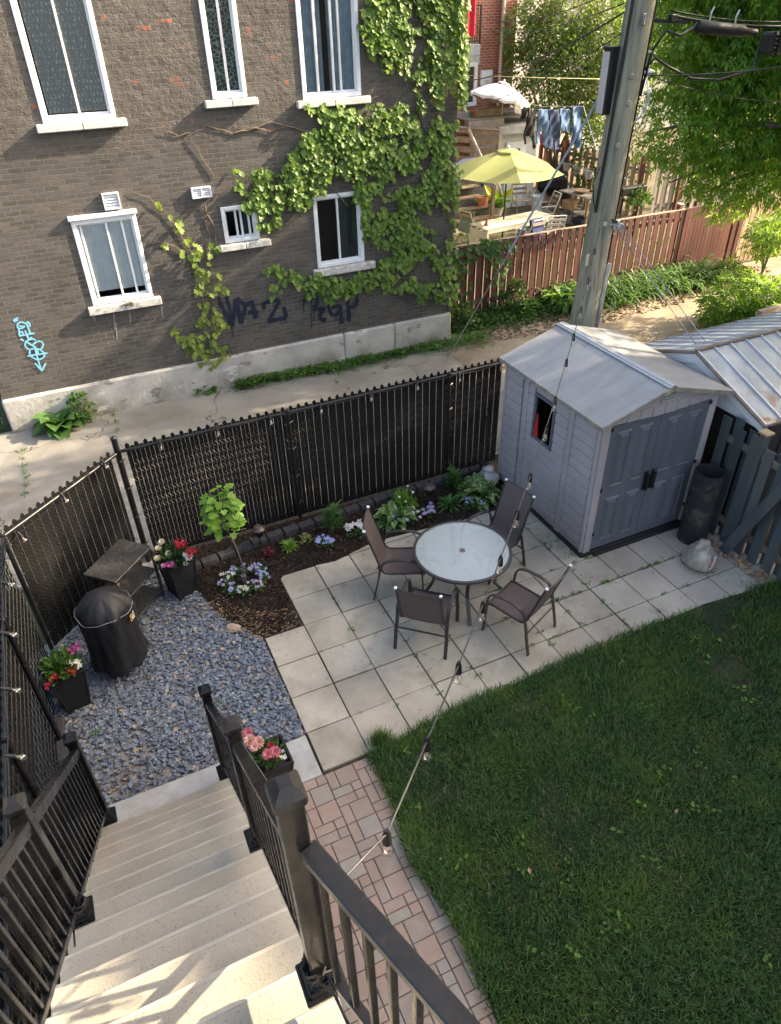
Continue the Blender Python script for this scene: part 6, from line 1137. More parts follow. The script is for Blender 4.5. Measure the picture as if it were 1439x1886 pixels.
m = MB(); a_ = on(863, 238, 15.6); m.bar(a_, (xr+.06, 14.4, 1.18), .06, .10, b=.01); m.tube([(xr+.1, 14.3, 1.3), (xr+.16, 14.2, 1.12), (xr+.2, 14.15, .95)], .035, 8); m.build('handrail', pm('pale_handrail', (.34, .30, .27), .7, .15), t)
m = MB(); 
for k in range(6): m.box(((xl+xr)/2-.2, 15.65+k*.15, 1.22), (xr-xl, .145, .04), .004)
m.build('deck', wd, t)
m = MB(); m.box(((xl+xr)/2-.2, 14.0, .06), (xr-xl+.2, .45, .12), .02); tag(m.build('stone_step', pm('old_concrete_step', (.33, .28, .20), .9, .2, 5, .4)), 'worn concrete slab at the foot of the wooden steps', 'step')
# pallet screen
pa, pb = on(838, 221, 16.1), on(921, 244, 15.4); t = thing('pallet_screen', 'weathered pallet wood screen of wide planks on the deck', 'screen', tuple(pa*V3((1, 1, 0)))); u = nrm((pb-pa)*V3((1, 1, 0))); zt = (pa[2]+pb[2])/2
for k in range(4): m = MB(); zz = zt-.12-k*.28; m.bar((pa[0], pa[1], zz+.05), (pb[0], pb[1], zz-.05), .035, .17, b=.004); m.build('plank', wd, t)
m = MB(); m.bar((pb[0]+.03, pb[1]+.05, .3), (pb[0]+.03, pb[1]+.05, zt-.04), .12, .12); m.bar((pa[0]*.5+pb[0]*.5, pa[1]*.5+pb[1]*.5+.08, 1.0), (pa[0]*.5+pb[0]*.5, pa[1]*.5+pb[1]*.5+.08, zt), .09, .06); m.bar((pa[0], pa[1]+.06, zt-.0), (pb[0], pb[1]+.06, zt-.1), .22, .03); m.build('frame', wd2, t)
# camp stool with cloth
q = on(862, 290, 15.5); q = V3((q[0], 15.6, 1.24)); t = thing('folding_stool', 'folding stool draped with a blue and white striped cloth on the deck', 'stool', tuple(q)); m = MB()
for sy in (-.14, .14): m.tube([q+V3((-.28, sy, 0)), q+V3((.28, sy, .45))], .014, 6); m.tube([q+V3((.28, sy, 0)), q+V3((-.28, sy, .45))], .014, 6)
m.build('frame', M['alu'], t); s = Nt('striped_cloth'); k = s.math('SINE', s.math('MULTIPLY', s.sep()[0], 170.)); k2 = s.math('SINE', s.math('MULTIPLY', s.sep()[1], 170.)); cl = s.fin(s.pbr(s.mix(s.ramp(s.math('MULTIPLY', k, k2), -.2, .2), (.08, .10, .25), (.62, .63, .70)), .85)); m = MB(); N_ = 22; v = []
for i in range(N_):
    for j in range(N_):
        a, b__ = (i/(N_-1)-.5), (j/(N_-1)-.5); r = math.hypot(a, b__); v.append(q+V3((a*1.0*(1 if abs(a) < .35 else .9), b__*.7, .50+.20*a-.55*max(0, r-.33)+.025*math.sin(9*a+5*b__))))
m.add(v, [(i*N_+j, i*N_+j+1, (i+1)*N_+j+1, (i+1)*N_+j) for i in range(N_-1) for j in range(N_-1)]); m.build('cloth', cl, t, True)
# white shed with flat roof terrace
YS = 16.0; t = thing('white_shed', 'small white shed with panelled door below the roof terrace and white parasol', 'shed', tuple(on(950, 345, YS)*V3((1, 1, 0)))); x0, x1 = on(921, 300, YS)[0], on(966, 300, YS)[0]; x2 = on(986, 300, YS)[0]; zt = on(945, 242, YS)[2]
m = MB(); m.box(((x0+x2)/2, YS+1.2, zt/2), (x2-x0, 2.4, zt)); m.build('wall', pm('white_shed_paint', (.55, .55, .53), .7, .1, 3, .1), t); dxa, dxb = on(930, 290, YS)[0], on(966, 290, YS)[0]; m = MB(); m.box(((dxa+dxb)/2, YS-.03, 1.05), (dxb-dxa, .05, 2.05), .008)
for u0, u1, w0, w1 in ((.08, .32, .1, .45), (.68, .92, .1, .45), (.08, .32, .55, .9), (.68, .92, .55, .9), (.4, .6, .1, .4)): m.box((dxa+(dxb-dxa)*(u0+u1)/2, YS-.06, 2.05*(w0+w1)/2), ((dxb-dxa)*(u1-u0), .02, 2.05*(w1-w0)), .006)
d = m.build('door', M['white'], t); m = MB(); m.box((dxa+(dxb-dxa)*.5, YS-.075, 1.55), (.26, .02, .62)); m.build('door_window', M['dark'], d)
m = MB(); m.box(((x0+x2)/2-.0, YS+1.1, zt+.10), (x2-x0+.5, 2.9, .26), .02); tr_ = m.build('roof', pm('grey_tarp', (.34, .34, .32), .7, .2, 4, .3), t)
# wooden terrace left of it
m = MB(); tx0 = on(850, 210, 16.4)[0]; zd = on(880, 215, 16.4)[2]
for k in range(11): m.box(((tx0+x2)/2, 16.0+k*.17, zd), (x2-tx0, .155, .035), .004)
m.box(((tx0+x0)/2, 15.92, zd-.18), (x0-tx0, .05, .30), .006); tag(m.build('roof_terrace', wd2), 'weathered wooden terrace with flower boxes under the white parasol', 'terrace')
zdk = zd+.02
q = on(898, 205, 16.2); m = MB(); m.box((q[0], 16.2, zdk+.12), (.85, .26, .24), .01); t = tag(m.build('planter_box', wd), 'wooden flower box on the terrace edge', 'planter box'); 
q2 = on(925, 205, 16.25); m = MB(); ball_leaves(m, (q2[0], 16.25, zdk+.1), (.3, .2, .3), 120, .12, .02, LEAF4); tag(m.build('dry_grass_plant', pm('dry_plant', (.26, .19, .08), .85, .4)), 'dry brownish plant hanging over the flower box', 'plant')
for px_, lab, mt, r in ((869, 'green pot on the terrace left of the red one', pm('green_pot', (.03, .14, .08), .4, .1), .07), (875, 'small red pot on the terrace edge', pm('orange_red_pot', (.50, .10, .04), .5, .1), .08), (889, 'pink jar on the terrace near the flower box', pm('pink_jar', (.45, .12, .15), .4, .2), .08)):
    q = on(px_, 195, 16.25); m = MB(); m.lathe([(r*.7, 0), (r, r*2.2), (r*.9, r*2.3), (r*.3, r*2.8), (0, r*2.8)], (q[0], 16.3, zdk), 14); tag(m.build('pot', mt, None, 'auto'), lab, 'pot')
# parasols
def parasol(name, lab, c, zt, ze, R_, n, mat, polec, tiltx=0, valance=0, foot=0.0, sagm=.12, rib_m=None, rot=0):
    t = thing(name, lab, 'parasol', (c[0], c[1], foot)); m = MB(); v = []; f = []; q = 8; K = 6
    nx = V3((math.sin(tiltx), 0, math.cos(tiltx)))
    top = V3((c[0], c[1], zt)); ax = V3((math.cos(tiltx), 0, -math.sin(tiltx)))
    def P(a, u):  # u 0..1 from apex to rim
        return top+ax*(R_*u*math.cos(a))+V3((0, 1, 0))*(R_*u*math.sin(a))-nx*((zt-ze)*(u**(1.0+sagm*3)))
    for k in range(n):
        a0 = rot+2*PI*k/n; a1 = rot+2*PI*(k+1)/n
        for i in range(q+1):
            u = .06+.94*i/q
            for j in range(K+1):
                w_ = j/K; p = P(a0, u)*(1-w_)+P(a1, u)*w_; p = p-nx*(.055*R_*math.sin(PI*w_)*u*(1 if valance else .55)); v.append(p)
        b0 = k*(q+1)*(K+1); f += [(b0+i*(K+1)+j, b0+i*(K+1)+j+1, b0+(i+1)*(K+1)+j+1, b0+(i+1)*(K+1)+j) for i in range(q) for j in range(K)]
        if valance:
            b1 = len(v)
    m.add(v, f)
    if valance:
        for k in range(n):
            a0 = rot+2*PI*k/n; a1 = rot+2*PI*(k+1)/n; e = []
            for j in range(K+1): w_ = j/K; e.append(P(a0, 1)*(1-w_)+P(a1, 1)*w_-nx*(.055*R_*math.sin(PI*w_)))
            m.add(e+[p-nx*(valance*(.8+.2*math.cos(j*2.1))) for j, p in enumerate(e)], [(j, j+1, K+2+j, K+1+j) for j in range(K)])
    can = m.build('canopy', mat, t, 'auto'); m = MB(); vv = [P(rot+2*PI*k/n, .20)+nx*.045 for k in range(n)]+[top+nx*.06]; m.add(vv, [(k, (k+1) % n, n) for k in range(n)]); m.add([P(rot+2*PI*k/n, .20)+nx*.045 for k in range(n)]+[P(rot+2*PI*k/n, .215)+nx*.018 for k in range(n)], [(k, (k+1) % n, n+(k+1) % n, n+k) for k in range(n)]); m.build('vent', mat, can); m = MB(); m.lathe([(.02, 0), (.035, .03), (.02, .07), (0, .08)], top+nx*.05, 10); m.build('finial', M['white'], can)
    m = MB(); m.tube([(c[0], c[1], foot), (c[0], c[1], ze+.1), top], .022, 10); m.build('pole', polec, t)
    for k in range(n): m = MB(); m.tube([P(rot+2*PI*k/n, .08)-nx*.025, P(rot+2*PI*k/n, .5)-nx*.02, P(rot+2*PI*k/n, .99)-nx*.012], .009, 5); m.build('rib', rib_m or polec, t)
    return t
s = Nt('lime_canopy'); c = s.mix(s.ramp(s.noise(1.5, 4), .35, .7), (.35, .385, .15), (.42, .455, .19)); a = s.pbr(c, .8, spec=.2); tl = s.n('ShaderNodeBsdfTranslucent'); s.put(tl.inputs[0], c); x = s.n('ShaderNodeMixShader'); x.inputs[0].default_value = .3; s.l(a, x.inputs[1]); s.l(tl.outputs[0], x.inputs[2]); lime = s.fin(x.outputs[0])
uc = gz(928, 404, .76); parasol('lime_parasol', 'lime yellow patio parasol open over the white garden table', (uc[0], uc[1]), 2.58, 2.06, 1.62, 6, lime, M['blkm'], foot=0, rot=.18)
q = on(923, 243, 15.9); parasol('white_parasol', 'tilted white parasol with scalloped edge standing on the terrace', (on(921, 190, 16.1)[0]+.1, 16.1), on(926, 154, 16.1)[2], on(926, 180, 16.1)[2], 1.0, 8, pm('white_canopy', (.66, .66, .66), .8, .05, 3, 0), pm('cream_pole', (.55, .50, .38), .5, .1), tiltx=.25, valance=.10, foot=zdk, sagm=.22)
# white garden table
tw = pm('cream_white_paint', (.46, .44, .37), .55, .08, 6, .08, dirt=(.40, .36, .26), ds=8, da=.4); ca, cb_, cc, cd_ = gz(866, 410, .75), gz(898, 424, .75), gz(1022, 398, .75), gz(990, 383, .75)
t = thing('garden_table', 'long white slatted garden table below the lime parasol', 'table', tuple((ca+cc)/2*V3((1, 1, 0)))); ux = nrm(cc-cb_); uy = nrm(np.cross((0, 0, 1), ux)); LX = np.linalg.norm(cc-cb_); LY = .82; c0_ = cb_+ux*LX/2+uy*LY/2; R3 = np.stack([ux, uy, (0, 0, 1)], 1); m = MB()
for k in range(9): m.box(c0_+uy*(-LY/2+.045+k*.091), (LX, .083, .024), .003, R3)
m.build('tabletop', tw, t); m = MB()
for sy in (-1, 1): m.box(c0_+uy*sy*(LY/2-.03)-V3((0, 0, .07)), (LX-.06, .03, .11), .004, R3)
for k in range(10): m.box(c0_-ux*(LX/2-.02)+uy*(-LY/2+.045+k*.081)-V3((0, 0, .42)), (.02, .072, .68), .003, R3)
m.build('apron', tw, t)
for sx in (-1, 1):
    for sy in (-1, 1): m = MB(); m.box(c0_+ux*sx*(LX/2-.06)+uy*sy*(LY/2-.06)-V3((0, 0, .38)), (.06, .06, .74), .004, R3); m.build('leg', tw, t)
m = MB(); q = c0_-ux*(LX/2-.25)+uy*-.05+V3((0, 0, .012)); m.lathe([(.06, 0), (.07, .03), (.03, .10), (.035, .16), (.01, .24), (0, .26)], q, 10); tag(m.build('garden_figurine', pm('red_brown_clay', (.30, .09, .06), .6, .25)), 'small red brown figurine on the left end of the white table', 'figurine')
# garden chairs
def tube_chair(lab, c, rz, mat, seat, cloth=None):
    t = thing('garden_chair', lab, 'chair', (0, 0, 0)); m = MB()
    for sx in (-.26, .26): m.tube([(sx, .28, 0), (sx, .25, .42), (sx, -.2, .38), (sx*.92, -.42, .95)], .016, 8); m.tube([(sx, -.40, 0), (sx, -.15, .40)], .016, 8); m.tube([(sx*1.08, .24, .42), (sx*1.1, .22, .62), (sx*1.1, -.25, .62)], .014, 8)
    m.tube([(-.24, -.42, .95), (.24, -.42, .95)], .016, 8); m.build('frame', mat, t); m = MB()
    for k in range(5): m.box((0, .18-k*.09, .40), (.5, .07, .016), .003)
    for k in range(3): m.box((0, -.27-.06*k, .55+.14*k), (.48, .018, .08), .003)
    m.build('slats', seat, t)
    if cloth is not None: m = MB(); m.box((0, -.345, .66), (.50, .09, .62), .03, Matrix.Rotation(-.36, 3, 'X')); m.box((0, .03, .45), (.5, .48, .08), .03); m.build('cushion', cloth, t)
    t.location = c; t.rotation_euler = (0, 0, rz); return t
q = gz(853, 448, 0); tube_chair('cream metal chair with green cushion at the left end of the white table', (q[0]+.35, q[1]-.05, 0), -1.35, pm('cream_metal', (.52, .45, .28), .5, .1), wd, pm('sage_cushion', (.13, .17, .13), .9, .2))
q = gz(1012, 415, 0); tube_chair('white tube chair with wooden slats at the right end of the white table', (q[0]-.15, q[1]+.15, 0), 1.4, pm('white_tube', (.62, .62, .58), .4, .06), wd2)
q = gz(963, 392, 0); tube_chair('wooden armed chair on the far side of the white table', (q[0], q[1]+.1, 0), 2.9, pm('tan_frame', (.36, .25, .14), .6, .15), wd2)
q = c0_-uy*.62+ux*.1; tube_chair('white tube chair with dark blue cushion on the near side of the white table', (q[0], q[1], 0), .15, pm('white_tube_b', (.60, .60, .56), .4, .06), wd2, pm('navy_cushion', (.02, .03, .11), .9, .15))
q = c0_-uy*.66+ux*.95; tube_chair('empty white tube lounge chair on the near side of the white table', (q[0], q[1], 0), -.3, pm('white_tube_c', (.60, .60, .56), .4, .06), pm('pale_slats', (.50, .49, .44), .6, .1))
# pots and buckets
def pot(name, lab, c, r, h, mat, rim=True, cat='pot'):
    m = MB(); m.lathe([(r*.78, 0), (r, h*.9), (r*1.06, h*.9), (r*1.06, h), (r*.92, h), (r*.88, h*.8), (0, h*.8)], c, 22); o = m.build(name, mat, None, 'auto'); return tag(o, lab, cat)
wp = pm('white_plastic_bucket', (.58, .60, .62), .45, .06)
q = gz(913, 396, 0); pot('flower_pot', 'white round pot holding a yellow green fern behind the table', (q[0], q[1], 0), .26, .28, pm('cream_pot', (.52, .50, .42), .6, .1)); rosette('fern', 'yellow green fern growing in the white pot behind the table', (q[0], q[1], .24), 22, .75, .22, LG['bright'], .5, el=(.5, 1.3)); m = MB(); leaves(m, [(q[0]-.05, q[1]-.1, .45), (q[0]+.12, q[1]-.15, .55), (q[0]-.2, q[1], .6)], [(-.4, -.2, .9), (.3, -.3, .4), (-.6, 0, .8)], np.tile((0, -1., .4), (3, 1)), .5, .22); tag(m.build('yellow_leaves', pm('yellow_leaf', (.62, .60, .03), .6, .15, 6, 0)), 'bright yellow leaves among the fern behind the parasol pole', 'plant')
for k, (px_, py_, lab) in enumerate(((975, 376, 'white bucket left in the group by the compost tumbler'), (996, 372, 'white bucket at the back of the group by the compost tumbler'), (988, 386, 'white bucket in front of the group by the compost tumbler'))): q = gz(px_, py_, 0); pot('bucket', lab, (q[0], q[1], 0), .19, .46, wp, cat='bucket')
q = gz(902, 372, 0); brl = pot('barrel', 'dark green barrel with a lid beside the wooden steps', (q[0], q[1], 0), .34, .62, pm('dark_green_barrel', (.025, .045, .04), .5, .2), cat='barrel'); m = MB(); m.lathe([(.36, .62), (.37, .66), (.05, .70), (0, .70)], (q[0], q[1], 0), 20); m.build('lid', pm('green_lid', (.03, .15, .09), .5, .1), brl, 'auto')
m = MB(); m.lathe([(.14, .71), (.16, .95), (.14, 1.05), (.06, 1.10), (.05, 1.15), (0, 1.15)], (q[0]+.1, q[1]+.02, 0), 16); m.tube([(q[0]+.24, q[1], .82), (q[0]+.40, q[1], 1.0)], .02, 6); tag(m.build('watering_can', pm('red_can', (.45, .02, .025), .4, .1), None, 'auto'), 'red watering can behind the lime parasol pole', 'watering can')
q = V3((xr-.02, 15.0, .85)); pot('terracotta_pot', 'terracotta pot on the wooden steps behind the newel post', (xr-.1, 14.78, .545), .19, .26, M['terra']); 
# compost tumbler
q = gz(1020, 378, 0); tx_, ty_ = q[0]+.05, q[1]+.25; t = thing('compost_tumbler', 'black ribbed compost tumbler in front of the weathered fence', 'composter', (tx_, ty_, 0)); ang = rad(-38); Rz = np.array(Matrix.Rotation(ang, 3, 'Z')); m = MB(); n = 8; prof = []; LL = 1.0
th = np.arange(n)*2*PI/n+PI/8; ring_ = lambda xx, r: [(xx, r*math.cos(a), r*math.sin(a)) for a in th]; v = []; f = []
for xx, r in ((-LL/2-.0, .26), (-LL/2+.10, .36), (LL/2-.10, .36), (LL/2, .26)): v += ring_(xx, r)
f = [(i*n+k, i*n+(k+1) % n, (i+1)*n+(k+1) % n, (i+1)*n+k) for i in range(3) for k in range(n)]+[tuple(range(n))[::-1], tuple(3*n+k for k in range(n))]; v = (np.array(v) @ Rz.T)+np.array((tx_, ty_, .72)); m.add(v, f); m.build('drum', M['blkm'], t); m = MB()
for k in range(6):
    for zz, yy in ((.10, -.335), (-.10, -.335)): c_ = Rz @ V3((-.34+k*.135, yy, zz))+V3((tx_, ty_, .72)); m.box(c_, (.035, .02, .11), .004, Rz @ np.array(Matrix.Rotation(.25, 3, 'Y')))
c_ = Rz @ V3((0, -.05, .34))+V3((tx_, ty_, .72)); m.box(c_, (.45, .22, .03), .008, Rz); m.build('vent_slots', pm('worn_black', (.03, .03, .03), .35, .2), t); m = MB()
for sx in (-.52, .52):
    a0_ = Rz @ V3((sx, -.28, 0))+V3((tx_, ty_, 0)); a1_ = Rz @ V3((sx, 0, .74))+V3((tx_, ty_, 0)); a2_ = Rz @ V3((sx, .28, 0))+V3((tx_, ty_, 0)); m.tube([a0_, a1_], .02, 8); m.tube([a2_, a1_], .02, 8)
m.build('stand', M['steel'], t)
# weathered back fence with hanging pots
fa, fb = V3((16.35, 18.2, 0)), V3((16.55, 12.6, 0)); bu = nrm(fb-fa); t = thing('weathered_fence', 'weathered bare wood board fence with hanging white pots behind the workbench', 'fence', tuple(fa)); m = MB(); L = np.linalg.norm(fb-fa); k = 0; dw = 0
zf = lambda q_: 1.72
while dw < L:
    q = fa+bu*dw; h = zf(q)+rnd.uniform(-.03, .04); m.box(q+V3((.06 if k % 2 else -.03, 0, h/2)), (.02, .135, h), .003); dw += .165; k += 1
m.build('board', pm('weathered_board', (.33, .26, .18), .85, .25, 4, .35, 40, island=.25, dirt=(.14, .04, .035), ds=3, da=.35, sv=(1, 1, .2)), t); m = MB()
for zz in (.4, 1.4): m.bar(fa+V3((.015, 0, zz)), fb+V3((.015, 0, zz)), .05, .09)
m.build('rail', wd2, t)
for dw in (.15, 1.6, 5.4): m = MB(); m.box(fa+bu*dw+V3((-.12, 0, .92)), (.11, .11, 1.85)); m.build('post', redm, t)
hp = pm('white_hanging_pot', (.62, .62, .60), .5, .06)
for px_, py_, lab in ((1045, 305, 'white hanging pot nearest the lime parasol on the weathered fence'), (1064, 312, 'white hanging pot in the middle of three on the weathered fence'), (1085, 319, 'white hanging pot nearest the utility pole on the weathered fence')):
    q = gx(px_, py_, 16.25); m = MB(); m.lathe([(.10, -.17), (.17, .08), (.20, .08), (.20, .12), (.17, .12), (.15, .02), (0, .0)], q, 20); o = m.build('hanging_pot', hp, None, 'auto'); tag(o, lab, 'pot'); m = MB(); ball_leaves(m, q+V3((0, 0, .02)), (.12, .12, .12), 24, .05, .03, LEAF4); tag(m.build('pot_plant', LG['deep']), 'sparse green sprout in the '+lab[:lab.index(' on the')].replace('hanging ', ''), 'plant')
q = gx(1108, 316, 16.2); m = MB(); m.box(q, (.2, .55, .22), .02); tag(m.build('window_box', M['blkm']), 'black flower box on the weathered fence beside the utility pole', 'planter box'); m = MB(); 
for k in range(7): bloom(m, q+V3((rnd.gauss(0, .05), rnd.gauss(0, .15), .2+rnd.uniform(0, .15))), .05, 2, 6)
tag(m.build('pink_flowers', PT['pink']), 'small pink flowers in the black flower box', 'flowers')
q = gx(1165, 350, 14.5); m = MB(); m.box((q[0], q[1], q[2]), (.9, .24, .22), .02); m.box((q[0]-.3, q[1], q[2]/2-.1), (.04, .04, q[2]-.2)); m.box((q[0]+.3, q[1], q[2]/2-.1), (.04, .04, q[2]-.2)); tag(m.build('planter_trough', M['blkm']), 'black trough planter on legs right of the utility pole', 'planter'); m = MB(); ball_leaves(m, (q[0]+.2, q[1]-.1, q[2]-.5), (.5, .3, .6), 160, .14, .10, LEAF); tag(m.build('trough_plant', LG['mid']), 'leafy green plant below the black trough right of the pole', 'plant')
m = MB(); k = 0
for xx in np.arange(16.7, 27, .165): h = 1.75+rnd.uniform(-.03, .04); m.box((xx, 12.4+(.06 if k % 2 else -.03), h/2), (.135, .02, h), .003); k += 1
t = thing('side_fence', 'weathered board fence in the shade under the big tree', 'fence', (16.7, 12.4, 0)); m.build('board', wd2, t); m = MB()
for zz in (.4, 1.4): m.box((21.8, 12.415, zz), (10.2, .05, .09))
m.build('rail', wd2, t); m = MB(); m.box((17.6, 12.3, 1.05), (.12, .12, 2.1)); m.build('post', redm, t)
# workbench
q0, q1 = gz(1040, 350, .9), gz(1096, 366, .9); t = thing('workbench', 'weathered potting bench with bins underneath left of the utility pole', 'bench', tuple(V3(q0)*V3((1, 1, 0)))); c_ = (V3(q0)+V3(q1))/2; u = nrm(V3(q1)-V3(q0)); vv_ = nrm(np.cross((0, 0, 1), u)); R3 = np.stack([u, vv_, (0, 0, 1)], 1); LL = np.linalg.norm(V3(q1)-V3(q0)); m = MB()
for k in range(4): m.box(c_+vv_*(-.27+k*.15+.15), (LL+.1, .14, .03), .003, R3)
m.build('benchtop', wd2, t)
for sx in (-1, 0, 1):
    for sy in (-.2, .3): m = MB(); m.box(c_+u*sx*(LL/2-.06)+vv_*sy-V3((0, 0, .46)), (.07, .07, .88), .003, R3); m.build('leg', wd, t)
m = MB(); m.box(c_+vv_*.05-V3((0, 0, .50)), (LL, .5, .02), .002, R3); m.build('shelf', wd2, t)
for sx, zz, mt, lab, sz in ((-.28, .14, pm('grey_blue_tub', (.22, .28, .34), .5, .1), 'grey blue tub under the left half of the potting bench', (.42, .36, .28)), (.28, .14, pm('dark_blue_tub', (.02, .03, .06), .5, .1), 'dark blue tub under the right half of the potting bench', (.42, .36, .28)), (-.26, .56, pm('wood_crate', (.34, .23, .14), .8, .15), 'wooden crate on the shelf of the potting bench', (.40, .34, .26))):
    m = MB(); m.box(c_*V3((1, 1, 0))+u*sx*LL*.8-vv_*.08+V3((0, 0, zz)), sz, .02, R3); tag(m.build('storage_tub', mt), lab, 'tub')
q = c_+u*-.05+vv_*.12; m = MB(); m.lathe([(.10, .02), (.24, .09), (.25, .11), (.20, .10), (0, .08)], q, 18); tag(m.build('shallow_dish', pm('clay_dish', (.30, .20, .12), .8, .15), None, 'auto'), 'shallow brown clay dish on top of the potting bench', 'dish')
q = gz(1034, 384, 0); pot('pot_stack', 'stack of dark plastic pots between compost tumbler and bench', (q[0], q[1]-.1, 0), .22, .5, M['blkm']); pot('grey_bucket', 'grey bucket under the stack of dark pots', (q[0]-.05, q[1]-.5, 0), .2, .34, pm('grey_pail', (.30, .31, .32), .5, .1), cat='bucket')
q = gz(1092, 408, .0); pot('terracotta_pot', 'terracotta pot with bamboo canes near the fence by the utility pole', (q[0]-.3, q[1]-.6, 0), .22, .3, M['terra']); m = MB()
for k in range(4): a = k*1.57+.4; m.tube([(q[0]-.3+.14*math.cos(a), q[1]-.6+.14*math.sin(a), .25), (q[0]-.3+.03*math.cos(a), q[1]-.6+.03*math.sin(a), 1.15)], .008, 5)
tag(m.build('bamboo_canes', pm('bamboo', (.42, .29, .12), .6, .15)), 'teepee of thin bamboo canes in the terracotta pot', 'canes')
m = MB(); P = nr.uniform(0, 1, (1500, 2)); X_ = 9.3+P[:, 0]*6.5; Y_ = 8.2+P[:, 1]*5.5; leaves(m, np.stack([X_, Y_, 0*X_], 1), np.stack([nr.normal(0, .4, 1500), nr.normal(0, .4, 1500), np.ones(1500)], 1), nr.normal(0, 1, (1500, 3)), nr.uniform(.08, .2, 1500), .03, LEAF4); tag(m.build('yard_grass', leafmat('yard_grass', (.06, .12, .02), (.16, .24, .05), .3)), 'tufts of grass growing in the neighbouring backyard', 'grass', kind='stuff')
# ---------------------------------------------------------------- clothesline and laundry
YL = 11.0; l0, l1 = on(966, 188, YL), on(1082, 196, YL); p_end = pole_at(4.35)+V3((-.2, .1, 0)); lstart = on(930, 176, 15.0)
t = wire('clothesline', 'thin clothesline carrying jeans between the terrace and the utility pole', [lstart, on(955, 187, 12.0), on(1000, 196, YL), on(1075, 195, YL-.2), p_end], .006, M['alu'], 'clothesline'); wire('clothesline', 'thin yellow line crossing in front of the red brick house above the white parasol', [on(850, 138, 12), on(1000, 143, 12), on(1150, 146, 12)], .006, pm('yellow_line', (.55, .50, .25), .6, .1), 'clothesline')
s = Nt('denim'); c = s.mix(s.ramp(s.noise(4, 4, s.mapv((1, 1, .5))), .38, .68), (.055, .10, .20), (.20, .30, .46)); denim = s.fin(s.pbr(c, .85, 0, s.bump(s.noise(9, 3, s.mapv((1, 1, .3))), .6, .03), .2)); denim_d = pm('dark_denim', (.035, .055, .12), .85, .3, 5, .4, 12, bd=.02); black_c = pm('black_cloth', (.010, .010, .011), .9, .2, 5, .3, 12, bd=.02)
def cloth(name, lab, out, mat, th=.035):
    """garment hanging on the line: outline in photo pixels at the line's depth, made with its own thickness and folds"""
    P = [on(a, b_, YL) for a, b_ in out]; xs = [p[0] for p in P]; zs_ = [p[2] for p in P]; x0, x1, z0, z1 = min(xs), max(xs), min(zs_), max(zs_); G = .022; nx_ = int((x1-x0)/G)+1; nz_ = int((z1-z0)/G)+1; X = x0+(np.arange(nx_)+.5)*G; Z = z0+(np.arange(nz_)+.5)*G; XX, ZZ = np.meshgrid(X, Z); ins = inpoly(XX.ravel(), ZZ.ravel(), [(p[0], p[2]) for p in P]).reshape(nz_, nx_); idx = {}; v = []; f = []
    def vid(i, j, sd):
        k = (i, j, sd)
        if k not in idx: x = x0+i*G; z = z0+j*G; idx[k] = len(v); v.append((x, YL+sd*th*.5+.016*math.sin(x*14+z*7)+.010*math.sin(x*31-z*17)+.02*math.sin(z*8+x*3), z))
        return idx[k]
    for j in range(nz_):
        for i in range(nx_):
            if not ins[j, i]: continue
            for sd in (-1, 1): q_ = (vid(i, j, sd), vid(i+1, j, sd), vid(i+1, j+1, sd), vid(i, j+1, sd)); f.append(q_ if sd < 0 else q_[::-1])
            for di, dj, a, b_ in ((-1, 0, (i, j), (i, j+1)), (1, 0, (i+1, j), (i+1, j+1)), (0, -1, (i, j), (i+1, j)), (0, 1, (i, j+1), (i+1, j+1))):
                ii, jj = i+di, j+dj
                if not (0 <= ii < nx_ and 0 <= jj < nz_ and ins[jj, ii]): f.append((vid(*a, -1), vid(*b_, -1), vid(*b_, 1), vid(*a, 1)))
    m = MB(); m.add(v, f); return tag(m.build(name, mat, None, True), lab, 'laundry')
cloth('socks', 'pair of black socks on the clothesline left of the black top', [(963, 197), (968, 197), (967, 212), (964, 220), (960, 218), (962, 208)], black_c)
cloth('black_top', 'black long sleeved top hanging beside the blue jeans', [(973, 196), (976, 204), (981, 204), (987, 199), (989, 202), (985, 215), (983, 245), (986, 270), (982, 274), (979, 252), (970, 250), (969, 264), (966, 266), (966, 246), (971, 225), (972, 208)], black_c)
cloth('jeans', 'pale blue jeans leftmost in the row of jeans on the clothesline', [(991, 200), (1010, 202), (1011, 225), (1010, 250), (1013, 272), (1004, 270), (1000, 240), (998, 225), (996, 245), (995, 266), (988, 264), (990, 240)], denim)
cloth('jeans', 'dark blue jeans second in the row on the clothesline', [(1012, 202), (1030, 202), (1031, 240), (1032, 274), (1022, 275), (1021, 245), (1019, 274), (1009, 272), (1011, 240)], denim_d)
cloth('denim_shorts', 'blue denim shorts third in the row on the clothesline', [(1033, 201), (1049, 200), (1050, 222), (1049, 244), (1043, 243), (1041, 230), (1038, 240), (1030, 238), (1032, 220)], denim)
cloth('jeans', 'blue jeans at the right end of the clothesline nearest the pole', [(1055, 197), (1073, 196), (1072, 230), (1070, 270), (1060, 272), (1061, 250), (1057, 268), (1053, 262), (1055, 230)], denim)
m = MB()
for k in range(6): a_ = on(949+k*2.2, 184+k*.4, YL+.1); m.tube([a_, a_+V3((.01, 0, -.14)), a_+V3((rnd.uniform(-.03, .03), 0, -.22-rnd.uniform(0, .08)))], .012, 5)
tag(m.build('cloth_strips', pm('cream_cloth', (.58, .55, .48), .9, .1)), 'cream cloth strips hanging on the line under the white parasol edge', 'laundry')
